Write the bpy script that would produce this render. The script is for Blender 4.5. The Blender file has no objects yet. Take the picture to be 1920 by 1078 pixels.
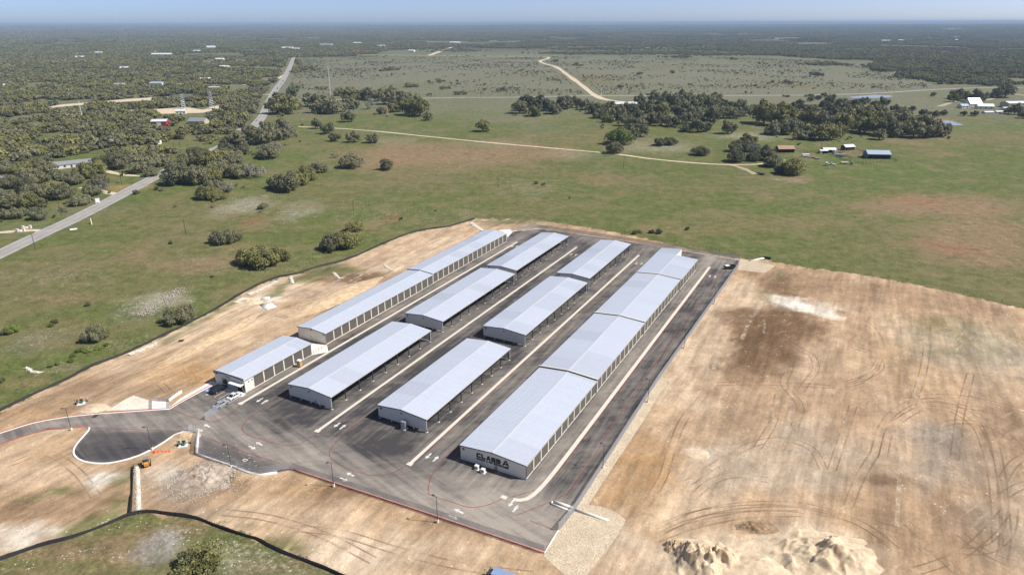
import bpy, math, random
import numpy as np
from mathutils import Matrix, Vector
from mathutils.geometry import delaunay_2d_cdt

# ------------------------------------------------------------------ camera, sky, sun, exposure
scene = bpy.context.scene
R = math.radians
cam_data = bpy.data.cameras.new('camera')
cam_data.lens = 24.0
cam_data.sensor_width = 36.0
cam_data.clip_start = 1.0
cam_data.clip_end = 80000.0
cam = bpy.data.objects.new('camera', cam_data)
scene.collection.objects.link(cam)
PITCH, ROLL = R(21.25), R(-0.15)
_F = Vector((0, math.cos(PITCH), -math.sin(PITCH)))
_R = Vector((1, 0, 0))
_U = _R.cross(_F)
_R2 = _R * math.cos(ROLL) + _U * math.sin(ROLL)
_U2 = _U * math.cos(ROLL) - _R * math.sin(ROLL)
cam.matrix_world = Matrix(((_R2.x, _U2.x, -_F.x, 0), (_R2.y, _U2.y, -_F.y, 0), (_R2.z, _U2.z, -_F.z, 100.0), (0, 0, 0, 1)))
scene.camera = cam

SUN_AZ, SUN_EL = R(98.0), R(49.0)          # azimuth clockwise from +Y (the view direction)
world = bpy.data.worlds.new('World')
scene.world = world
world.use_nodes = True
wn = world.node_tree.nodes
wl = world.node_tree.links
wn.clear()
sky = wn.new('ShaderNodeTexSky')
sky.sky_type = 'NISHITA'
sky.sun_disc = False
sky.sun_elevation = SUN_EL
sky.sun_rotation = SUN_AZ
sky.altitude = 300
sky.air_density = 0.25
sky.dust_density = 1.0
sky.ozone_density = 0.3
bg = wn.new('ShaderNodeBackground')
bg.inputs['Strength'].default_value = 0.148
wo = wn.new('ShaderNodeOutputWorld')
wl.new(sky.outputs[0], bg.inputs['Color'])
wl.new(bg.outputs[0], wo.inputs['Surface'])

sun_data = bpy.data.lights.new('sun', 'SUN')
sun_data.energy = 4.8
sun_data.angle = R(0.53)
sun_data.color = (1.0, 0.955, 0.89)
sun = bpy.data.objects.new('sun', sun_data)
scene.collection.objects.link(sun)
_sd = Vector((math.sin(SUN_AZ) * math.cos(SUN_EL), math.cos(SUN_AZ) * math.cos(SUN_EL), math.sin(SUN_EL)))
sun.rotation_euler = _sd.to_track_quat('Z', 'Y').to_euler()
sun.location = _sd * 300

scene.view_settings.view_transform = 'Standard'
scene.view_settings.look = 'None'
scene.view_settings.exposure = 0.36
scene.view_settings.gamma = 1.0
scene.view_settings.use_curve_mapping = False
scene.render.engine = 'CYCLES'
scene.cycles.use_denoising = True
scene.cycles.max_bounces = 5
scene.cycles.diffuse_bounces = 2
scene.cycles.glossy_bounces = 2
scene.cycles.transparent_max_bounces = 12
scene.cycles.volume_bounces = 0
scene.cycles.caustics_reflective = False
scene.cycles.caustics_refractive = False

# ------------------------------------------------------------------ helpers
COL = scene.collection
rng = random.Random(11)
nrng = np.random.default_rng(7)
AZ = R(27.73)
DU = (math.cos(AZ), -math.sin(AZ))
DV = (math.sin(AZ), math.cos(AZ))
def S(u, v):                                # site grid (u across, v along the rows) -> world x, y
    return (u * DU[0] + v * DV[0], u * DU[1] + v * DV[1])

def tag(o, label=None, cat=None, group=None, kind=None):
    if label: o['label'] = label
    if cat: o['category'] = cat
    if group: o['group'] = group
    if kind: o['kind'] = kind
    return o

def empty(name, loc=(0, 0, 0), rz=0.0):
    o = bpy.data.objects.new(name, None)
    COL.objects.link(o)
    o.location = loc
    o.rotation_euler = (0, 0, rz)
    o.empty_display_size = 0.5
    return o

def link(name, me, parent=None, loc=None, rz=None):
    o = bpy.data.objects.new(name, me)
    COL.objects.link(o)
    if parent is not None: o.parent = parent
    if loc is not None: o.location = loc
    if rz is not None: o.rotation_euler = (0, 0, rz)
    return o

def mesh_np(name, verts, faces, mats=(), smooth=False):
    me = bpy.data.meshes.new(name)
    verts = np.asarray(verts, np.float32)
    faces = np.asarray(faces, np.int32)
    n, k = faces.shape
    me.vertices.add(len(verts)); me.vertices.foreach_set('co', verts.ravel())
    me.loops.add(n * k); me.loops.foreach_set('vertex_index', faces.ravel())
    me.polygons.add(n)
    me.polygons.foreach_set('loop_start', np.arange(0, n * k, k, dtype=np.int32))
    if smooth: me.polygons.foreach_set('use_smooth', np.ones(n, bool))
    for m in mats: me.materials.append(m)
    me.update(calc_edges=True)
    return me

class MB:
    """collects simple solids, then builds one mesh object"""
    def __init__(s):
        s.v = []; s.f = []; s.m = []
    def add(s, vs, fs, m=0):
        b = len(s.v); s.v += [tuple(v) for v in vs]
        for f in fs:
            s.f.append(tuple(i + b for i in f)); s.m.append(m)
        return s
    def box(s, x0, x1, y0, y1, z0, z1, m=0):
        return s.add([(x0,y0,z0),(x1,y0,z0),(x1,y1,z0),(x0,y1,z0),(x0,y0,z1),(x1,y0,z1),(x1,y1,z1),(x0,y1,z1)],
                     [(0,3,2,1),(4,5,6,7),(0,1,5,4),(1,2,6,5),(2,3,7,6),(3,0,4,7)], m)
    def cbox(s, c, d, m=0):
        return s.box(c[0]-d[0]/2, c[0]+d[0]/2, c[1]-d[1]/2, c[1]+d[1]/2, c[2]-d[2]/2, c[2]+d[2]/2, m)
    def tube(s, a, b, r0, r1=None, n=8, m=0):
        r1 = r0 if r1 is None else r1
        a = Vector(a); b = Vector(b); d = (b - a).normalized()
        t = Vector((1, 0, 0)) if abs(d.x) < 0.8 else Vector((0, 1, 0))
        p = d.cross(t).normalized(); q = d.cross(p)
        vs = []
        for c, r in ((a, r0), (b, r1)):
            for i in range(n):
                an = 2 * math.pi * i / n
                vs.append(c + p * (r * math.cos(an)) + q * (r * math.sin(an)))
        fs = [(i, (i + 1) % n, n + (i + 1) % n, n + i) for i in range(n)]
        fs += [tuple(range(n - 1, -1, -1)), tuple(range(n, 2 * n))]
        return s.add(vs, fs, m)
    def prism(s, poly, axis, a0, a1, m=0):
        """poly of 2D points extruded along axis ('x','y','z') from a0 to a1"""
        n = len(poly)
        def mk(p, a):
            return (a, p[0], p[1]) if axis == 'x' else ((p[0], a, p[1]) if axis == 'y' else (p[0], p[1], a))
        vs = [mk(p, a0) for p in poly] + [mk(p, a1) for p in poly]
        fs = [(i, (i + 1) % n, n + (i + 1) % n, n + i) for i in range(n)]
        fs += [tuple(range(n - 1, -1, -1)), tuple(range(n, 2 * n))]
        return s.add(vs, fs, m)
    def mesh(s, name, *mats, smooth=False, fix=True):
        me = bpy.data.meshes.new(name)
        me.from_pydata(s.v, [], s.f)
        for m in mats: me.materials.append(m)
        if len(mats) > 1: me.polygons.foreach_set('material_index', s.m)
        if smooth: me.polygons.foreach_set('use_smooth', [True] * len(s.f))
        if fix:
            import bmesh
            bm = bmesh.new(); bm.from_mesh(me); bmesh.ops.recalc_face_normals(bm, faces=bm.faces); bm.to_mesh(me); bm.free()
        me.update()
        return me
    def build(s, name, *mats, parent=None, loc=None, rz=None, smooth=False):
        return link(name, s.mesh(name, *mats, smooth=smooth), parent, loc, rz)

def copy_tree(o, parent=None):
    c = o.copy(); COL.objects.link(c); c.parent = parent
    for ch in KIDS.get(o.name, ()):
        copy_tree(ch, c)
    return c
KIDS = {}
def note_kids(o):
    KIDS[o.name] = list(o.children)
    for c in o.children: note_kids(c)

# -------- value noise in numpy (world metres)
def _hash(ix, iy, seed):
    h = (ix.astype(np.int64) * 374761393 + iy.astype(np.int64) * 668265263 + seed * 974634777) & 0xffffffff
    h = ((h ^ (h >> 13)) * 1274126177) & 0xffffffff
    return ((h ^ (h >> 16)) & 0xffff) / 65535.0
def vnoise(x, y, seed=0):
    ix = np.floor(x); iy = np.floor(y); fx = x - ix; fy = y - iy
    fx = fx * fx * (3 - 2 * fx); fy = fy * fy * (3 - 2 * fy)
    a = _hash(ix, iy, seed); b = _hash(ix + 1, iy, seed); c = _hash(ix, iy + 1, seed); d = _hash(ix + 1, iy + 1, seed)
    return (a * (1 - fx) + b * fx) * (1 - fy) + (c * (1 - fx) + d * fx) * fy
def fbm(x, y, size, octv=4, seed=0):
    x = np.asarray(x, float) / size; y = np.asarray(y, float) / size
    t = 0; w = 0; amp = 1.0
    for k in range(octv):
        t = t + amp * vnoise(x * 2**k + 17.3 * k, y * 2**k - 9.1 * k, seed + k); w += amp; amp *= 0.55
    return t / w
def sstep(a, b, x):
    t = np.clip((x - a) / (b - a), 0, 1); return t * t * (3 - 2 * t)
def inside(x, y, poly):
    r = np.zeros(x.shape, bool); n = len(poly)
    for i in range(n):
        x0, y0 = poly[i]; x1, y1 = poly[(i + 1) % n]
        if y0 == y1: continue
        c = ((y0 > y) != (y1 > y)) & (x < (x1 - x0) * (y - y0) / (y1 - y0) + x0)
        r ^= c
    return r
def segdist(x, y, pts, closed=False):
    d = np.full(x.shape, 1e9); n = len(pts)
    for i in range(n if closed else n - 1):
        x0, y0 = pts[i]; x1, y1 = pts[(i + 1) % n]
        dx, dy = x1 - x0, y1 - y0; L = dx * dx + dy * dy + 1e-9
        t = np.clip(((x - x0) * dx + (y - y0) * dy) / L, 0, 1)
        d = np.minimum(d, np.hypot(x - x0 - t * dx, y - y0 - t * dy))
    return d
def sdf(x, y, poly):                         # positive inside
    d = segdist(x, y, poly, True); return np.where(inside(x, y, poly), d, -d)

def hz(x, y):                                # height of the land: level for three kilometres, low hills beyond
    x = np.asarray(x, float); y = np.asarray(y, float); r = np.hypot(x, y)
    h = sstep(3300, 9000, r) * (fbm(x, y, 4200, 4, 41) - 0.42) * 46
    h = h + 84 * sstep(6500, 27000, r) + sstep(15000, 26000, r) * (fbm(x, y, 3500, 3, 77) - 0.5) * 26
    return np.minimum(np.maximum(h, -6 * sstep(3300, 5000, r)), 103 + 3 * fbm(x, y, 900, 3, 12))

# ------------------------------------------------------------------ materials
MATS = {}
def newmat(name):
    m = bpy.data.materials.new(name); m.use_nodes = True
    nt = m.node_tree; nt.nodes.clear()
    out = nt.nodes.new('ShaderNodeOutputMaterial')
    b = nt.nodes.new('ShaderNodeBsdfPrincipled')
    nt.links.new(b.outputs[0], out.inputs['Surface'])
    MATS[name] = m
    return m, nt, b, out
def N(nt, t, **kw):
    n = nt.nodes.new(t)
    for k, v in kw.items(): setattr(n, k, v)
    return n
def val(nt, op, a, b=None, c=None, clamp=False):
    n = nt.nodes.new('ShaderNodeMath'); n.operation = op; n.use_clamp = clamp
    for i, q in enumerate((a, b, c)):
        if q is None: continue
        if isinstance(q, (int, float)): n.inputs[i].default_value = q
        else: nt.links.new(q, n.inputs[i])
    return n.outputs[0]
def mixc(nt, f, a, b, mode='MIX'):
    n = nt.nodes.new('ShaderNodeMix'); n.data_type = 'RGBA'; n.blend_type = mode; n.clamp_factor = True
    for s, q in ((0, f), (6, a), (7, b)):
        if isinstance(q, (int, float)): n.inputs[s].default_value = q
        elif isinstance(q, tuple): n.inputs[s].default_value = q + (1,) if len(q) == 3 else q
        else: nt.links.new(q, n.inputs[s])
    return n.outputs[2]
def coords(nt, rot=0.0, scale=(1, 1, 1)):
    g = nt.nodes.new('ShaderNodeNewGeometry')
    mp = nt.nodes.new('ShaderNodeMapping')
    mp.vector_type = 'TEXTURE'                 # turn into the site grid first, then stretch
    mp.inputs['Rotation'].default_value = (0, 0, -rot); mp.inputs['Scale'].default_value = tuple(1 / s_ for s_ in scale)
    nt.links.new(g.outputs['Position'], mp.inputs['Vector'])
    return mp.outputs[0]
def ocoords(nt, scale=(1, 1, 1)):
    g = nt.nodes.new('ShaderNodeTexCoord')
    mp = nt.nodes.new('ShaderNodeMapping'); mp.inputs['Scale'].default_value = scale
    nt.links.new(g.outputs['Object'], mp.inputs['Vector'])
    return mp.outputs[0]
def noise(nt, vec, scale, detail=3, rough=0.55):
    n = nt.nodes.new('ShaderNodeTexNoise'); n.inputs['Scale'].default_value = scale
    n.inputs['Detail'].default_value = detail; n.inputs['Roughness'].default_value = rough
    nt.links.new(vec, n.inputs['Vector'])
    return n.outputs[0]
def ramp(nt, f, a, b):                       # smooth threshold
    n = nt.nodes.new('ShaderNodeMapRange'); n.interpolation_type = 'SMOOTHSTEP'
    n.inputs[1].default_value = a; n.inputs[2].default_value = b
    nt.links.new(f, n.inputs[0]); return n.outputs[0]
def attr(nt, name):
    a = nt.nodes.new('ShaderNodeAttribute'); a.attribute_name = name; return a
def simple(name, col, rough=0.8, metal=0.0, amt=0.18, scale=1.5, local=False, spec=0.3, bump=0.0):
    m, nt, b, out = newmat(name)
    v = ocoords(nt) if local else coords(nt)
    n = noise(nt, v, scale, 4, 0.6)
    k = val(nt, 'MULTIPLY_ADD', n, 2 * amt, 1 - amt)
    c = mixc(nt, 1.0, tuple(col), k, 'MULTIPLY')
    nt.links.new(c, b.inputs['Base Color'])
    b.inputs['Roughness'].default_value = rough; b.inputs['Metallic'].default_value = metal
    b.inputs['Specular IOR Level'].default_value = spec
    if bump:
        bp = nt.nodes.new('ShaderNodeBump'); bp.inputs['Strength'].default_value = bump; bp.inputs['Distance'].default_value = 0.05
        nt.links.new(noise(nt, v, scale * 4, 4), bp.inputs['Height']); nt.links.new(bp.outputs[0], b.inputs['Normal'])
    return m
# ------------------------------------------------------------------ layout lines (metres)
SILT_UP = [(-144.84,156),(-141.72,163.73),(-137.64,174.35),(-134.08,181.52),(-131.8,188.98),(-125.32,199.22),(-120.47,210.56),(-116.95,218.22),(-113.86,226.99),(-110.46,236.89),(-107.21,250.37),(-104.14,259.7),(-99.1,268.36),(-91.16,274.16),(-86.25,280.9),(-76.26,290.08),(-70.19,300),(-64.57,311.46),(-58.36,322.56),(-52.23,332.51),(-44.01,339.59),(-33.59,344.9),(-24.83,354.55),(-20.22,359.82)]
SILT_LOW = [(-106.8,104.72),(-102.51,107.55),(-97.22,111.26),(-91.9,113.88),(-87.31,117.42),(-83.31,120.78),(-80.13,121.74),(-74.54,120.8),(-68.15,119.44),(-62.04,116.83),(-56.61,114.54),(-53.31,113.26),(-48.25,110.09),(-42.82,107.63),(-38,105.53),(-33.29,103.36),(-26.51,100.38),(-20.05,97.78)]
SILT_BR = [(-91.58,138.24),(-89.27,133.08),(-86.87,128.2),(-84.66,123.6),(-83.4,120.95)]
DIRT = SILT_UP + [(-5.71,359.68),(11.67,358.44),(28.4,349.89),(59.03,329.19),(85.35,305.68),(103.74,292.33),(114.73,289.29),(125.93,281.33),(145.37,273.02),(161.81,261.41),(175.69,248.38),(190.98,234.36),(220.95,205.89),(122.21,77.83),(-17.22,78.23)] + list(reversed(SILT_LOW))
LOT = [(-134.17,152.92),(-128.87,157.61),(-122.04,160.5),(-114.96,162.09),(-105.41,163.42),(-95.35,164.9),(-93.76,168.62),(-88.94,178.52),(-78.46,173),(-77.07,173),(-65.11,198.11),(-59.79,199.61),(-61.6,204.74),(-2.99,318.66),(-2.06,326.09),(0.62,335.81),(14.44,340.51),(37.52,328.47),(58.58,316.74),(79.94,302.92),(102.33,289.39),(97.61,279.47),(43.26,179.91),(21.83,138.39),(13.58,122.15),(9.67,115.9),(6.33,109.22),(-20.64,122.1),(-52.63,137.02),(-59.62,134.98),(-68.68,138.78),(-78.7,143.44),(-82.04,152.18),(-84.85,153.19),(-86.37,153.45),(-87.98,152.09),(-89.13,148.93),(-90.74,145.65),(-92.79,142.83),(-94.62,141.39),(-98.46,139.77),(-101.66,139.68),(-104.97,140.45),(-106.99,141.45),(-108.71,142.9),(-110.2,144.94),(-111.03,147.35),(-111.46,151.09),(-111.8,154.32),(-112.24,155.34),(-113.39,155.6),(-116.85,155.23),(-122.52,154.37),(-127.41,151.16),(-130.45,147.58),(-136.52,141.25),(-140.64,146.69)]
HIGHWAY = [(-237.84,281.39),(-238.25,302.02),(-239.24,329.57),(-239.56,357.67),(-241.62,392.3),(-245.2,435.1),(-248.88,479.9),(-251.46,523.2),(-251.84,571.8),(-251.75,602.2),(-253.79,638.9),(-258.41,674.8),(-268.21,726.6),(-286.56,805.4),(-309.5,886.9),(-337.45,987.4),(-379.75,1143.7),(-423.7,1317.5),(-527,1701.4),(-712.4,2368.9)]
FARROAD = [(-295.88,979.3),(-191.6,976.8),(-82.43,999),(-6.86,1000.7),(69.69,1013.7),(121.76,1019.9),(185.46,1018.2),(339.34,1018.1),(466.1,1026.3),(558.8,1055.9),(666.9,1104.7),(766.5,1129.5),(843.1,1117.9)]
TRACK = [(-218.85,714),(-177.59,702),(-136.29,683.1),(-79.72,648.6),(-28.32,617.2),(18.67,591.2),(53.71,572.3),(84.12,554.6),(110.49,532.4),(139.98,515.8),(163.87,509.2),(185.22,511),(210.64,527.7)]
CALICHE = [(67.51,2215.3),(106.8,2179.1),(107.57,2098.4),(78.56,1955),(83.59,1840.1),(103.6,1715.9),(113.59,1405.1),(118.7,1177.8),(121.76,1019.9),(129.09,968.9),(146.99,941.5),(164.22,937.8)]
FARDIRT = [(-702.6,2368.4),(-539.2,2358.9),(-271.21,2305.8),(-98.52,2259.6),(67.51,2215.3)]
FARDIRT2 = [(-262.62,2305.3),(-259.16,2620.4),(-251.99,3001.6),(-231.3,3347.3),(-197.62,3638.6)]

# ------------------------------------------------------------------ ground sheet
def axis(lo, hi, a, b, step, grow_lo, grow_hi):
    mid = list(np.arange(a, b, step))
    up = []; d = step; p = b
    while p < hi: up.append(p); d *= grow_hi; p += d
    up.append(hi)
    dn = []; d = step; p = a - d
    while p > lo: dn.append(p); d *= grow_lo; p -= d
    dn.append(lo)
    return np.array(dn[::-1] + mid + up)
gx = axis(-30000, 30000, -150, 230, 1.35, 1.035, 1.035)
gy = axis(-30000, 30000, 92, 320, 1.35, 1.35, 1.03)
GX, GY = np.meshgrid(gx, gy)
gxf, gyf = GX.ravel(), GY.ravel()
rr = np.hypot(gxf, gyf)
near = rr < 1500

CT = {  # land colours, linear albedo
 'green': (0.106, 0.124, 0.037), 'lush': (0.098, 0.130, 0.034), 'olive': (0.15, 0.135, 0.06), 'brown': (0.235, 0.16, 0.095),
 'red': (0.25, 0.12, 0.065), 'straw': (0.22, 0.19, 0.12), 'heath': (0.160, 0.162, 0.112), 'dark': (0.05, 0.06, 0.03), 'stone': (0.42, 0.39, 0.33), 'greyg': (0.15, 0.155, 0.105),
 'tan': (0.49, 0.342, 0.212), 'pale': (0.62, 0.475, 0.33), 'white': (0.80, 0.74, 0.63), 'umber': (0.175, 0.105, 0.058), 'rust': (0.44, 0.265, 0.12),
 'grey': (0.40, 0.345, 0.28), 'dgrey': (0.33, 0.28, 0.225), 'sand': (0.66, 0.55, 0.41), 'dirtgrass': (0.15, 0.16, 0.06), 'mid': (0.36, 0.245, 0.15), 'gravelg': (0.27, 0.25, 0.225)}
CT = {k: np.array(v) for k, v in CT.items()}

FIELD_BLOBS = [(-38.57,554,82.03,57.8,'brown',.9),(-82.84,531.7,33.24,35.49,'brown',.8),(-18.44,605.5,28.15,22.57,'straw',.5),(-103.94,627.3,19.4,21.1,'straw',.7),(-59.33,472.2,59.54,35.62,'olive',.5),(147.42,507.4,63.65,28.43,'green',.6),(136.55,617.5,28.67,26.35,'straw',.4),(101.04,589.9,22.89,32.28,'stone',.18),(135.81,581.4,22.58,18.29,'stone',.25),(220.04,646.8,29.95,22.36,'stone',.3),(51.97,552.7,25.85,21.4,'stone',.15),(-121.56,378.89,12.17,21.38,'stone',.3),(-154.96,391.39,14.1,22.68,'stone',.35),(-139.61,356.71,7.2,8.5,'red',.6),(-65.47,361.35,6.41,10.88,'red',.5),(-72.74,345.77,8.4,10.05,'brown',.5),(191.56,457,12.28,10.02,'straw',.95),(196.48,460.3,9.45,8.46,'brown',.6),(253.88,381.01,39.75,41.07,'brown',.95),(216.69,311.14,30.58,25.07,'brown',.9),(246.97,337.87,24.69,23.21,'brown',.8),(204.11,307.11,12.6,11.39,'red',.5),(243.01,399.99,19.17,15.71,'red',.35),(208.32,375.53,27.16,16.34,'brown',.5),(327.12,489.3,8.46,7.57,'straw',.7),(149.68,348.74,36.69,16.34,'brown',.4),(93.7,339.28,30.29,13.6,'brown',.35),(111.88,365.1,20.59,13.3,'olive',.5),(93.78,437.3,31.2,30.9,'olive',.5),(62.19,462,21.88,20.46,'brown',.45),(17.54,438.2,20.84,21.67,'straw',.35),(6.37,389.7,37.45,25.02,'olive',.5),(-23.83,372.09,26.93,18.38,'green',.5),(-109.55,432,34.29,27.18,'olive',.5),(-109.41,390.91,25.04,17.58,'olive',.4),(-97.27,283.08,21.1,9.86,'olive',.5),(-136.97,246.12,11.41,9.93,'stone',.4),(-137.35,230.54,11.77,7.89,'greyg',.5),(-156.36,216.69,16.75,10.66,'brown',.4),(-161.96,208.19,10.79,9.13,'greyg',.5),(-172.4,246.36,18.69,5.52,'brown',.5),(-147.85,283.47,14.08,7.06,'brown',.35),(-167.76,276.75,27.58,14.91,'green',.5),(-202.1,283.9,23.5,14.17,'olive',.6),(-160.62,341.64,24.94,17.73,'green',.5),(-139.46,189.02,6.64,3.53,'straw',.5),(-143.9,180.59,9.59,3.92,'brown',.4),(-125.57,203.91,12.38,4.8,'olive',.4),(24.22,775.8,53.39,36.11,'straw',.35),(-48.93,810.2,74.19,34.3,'lush',.7),(0.63,919.4,48.84,49.99,'lush',.7),(43.01,931.1,42.37,51.22,'heath',.7),(376.88,768.8,35.29,44.4,'green',.5),(475.3,693.9,69.36,51.26,'lush',.5),(273.33,468,51.67,35.04,'lush',.6),(247.54,527.1,24.73,26.15,'lush',.6),(228.24,435.7,41.47,27.61,'green',.6),(346.52,467.1,29.47,52.68,'green',.6),(160.88,329.2,34.84,20.29,'green',.5),(-151.89,766,46.88,35.24,'lush',.5),(-105.18,686.1,63.35,28.58,'greyg',.3),(-210.16,865.5,46.1,44.52,'greyg',.4),(-254.02,342.5,16.66,9.88,'greyg',.5),(-247.03,380.16,21.36,14.32,'greyg',.4),(-358.32,484.9,22.89,14.91,'straw',.6),(-335.07,475.6,16.86,14.38,'tan',.6),(-330.96,450.1,14.24,9.74,'red',.4),(-249.93,438.2,17.37,9.27,'rust',.5),(-270,523.5,32.76,21.49,'green',.5),(275.73,561.6,17.49,19.59,'brown',.55),(235.68,538.5,9.25,11.31,'straw',.6),(-84.11,108.95,16.15,3.86,'brown',.7),(-94.59,105.24,8.4,1.69,'brown',.5),(-70.37,116.69,6.8,2.63,'brown',.6),(-41.91,104.5,8.35,2.23,'straw',.5),(-73.21,113.18,4.21,4.08,'gravelg',.95),(-72.24,108.91,5.38,2.67,'gravelg',.8),(-56.04,105.95,12.66,3.42,'greyg',.6),(-91.98,106.08,10.56,2,'green',.6),(-60.39,108.87,7.53,2.96,'dirtgrass',.6),(-80.04,113.52,5.55,2.84,'brown',.6),(-46.54,105.92,7.38,2.28,'brown',.5),(438.8,814.8,24.86,39.65,'green',.6),(459.8,749.7,17.23,25.35,'brown',.7),(546.3,822.6,21.33,20.16,'brown',.6)]
FAR_BLOBS = [(-173.42,1459.4,283.66,503.9,'heath',.9),(206.5,1445.6,281.04,576.1,'heath',.9),(526.6,1434,214.49,410.5,'heath',.9),(-355.75,1848.2,164.89,297.02,'heath',.8),(181.13,2689.8,496.7,758.4,'heath',.7),(-296.03,1160.3,52.39,138.43,'heath',.7),(-51.23,1153.2,104.16,77.48,'greyg',.6),(148.44,1311,68.8,124.71,'olive',.6),(-180.58,1207.3,54.45,63.4,'lush',.25),(476.3,1241.4,65.25,89.41,'olive',.5),(356.82,1644.7,98.07,96.49,'olive',.5),(622.8,1295.4,87.44,197.44,'heath',.9),(-523.2,2736.9,303.18,263.79,'straw',.3),(-636.6,967,36.62,41.27,'heath',.5),(-498.4,730.9,28.02,20.12,'greyg',.6),(-508.3,834.7,38.17,25.92,'green',.5),(-906.5,1345.9,50.42,65.21,'green',.6),(-575,902.3,41.12,36.12,'greyg',.5),(-492.2,1035.8,46.95,47.12,'dark',.3)]
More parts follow.
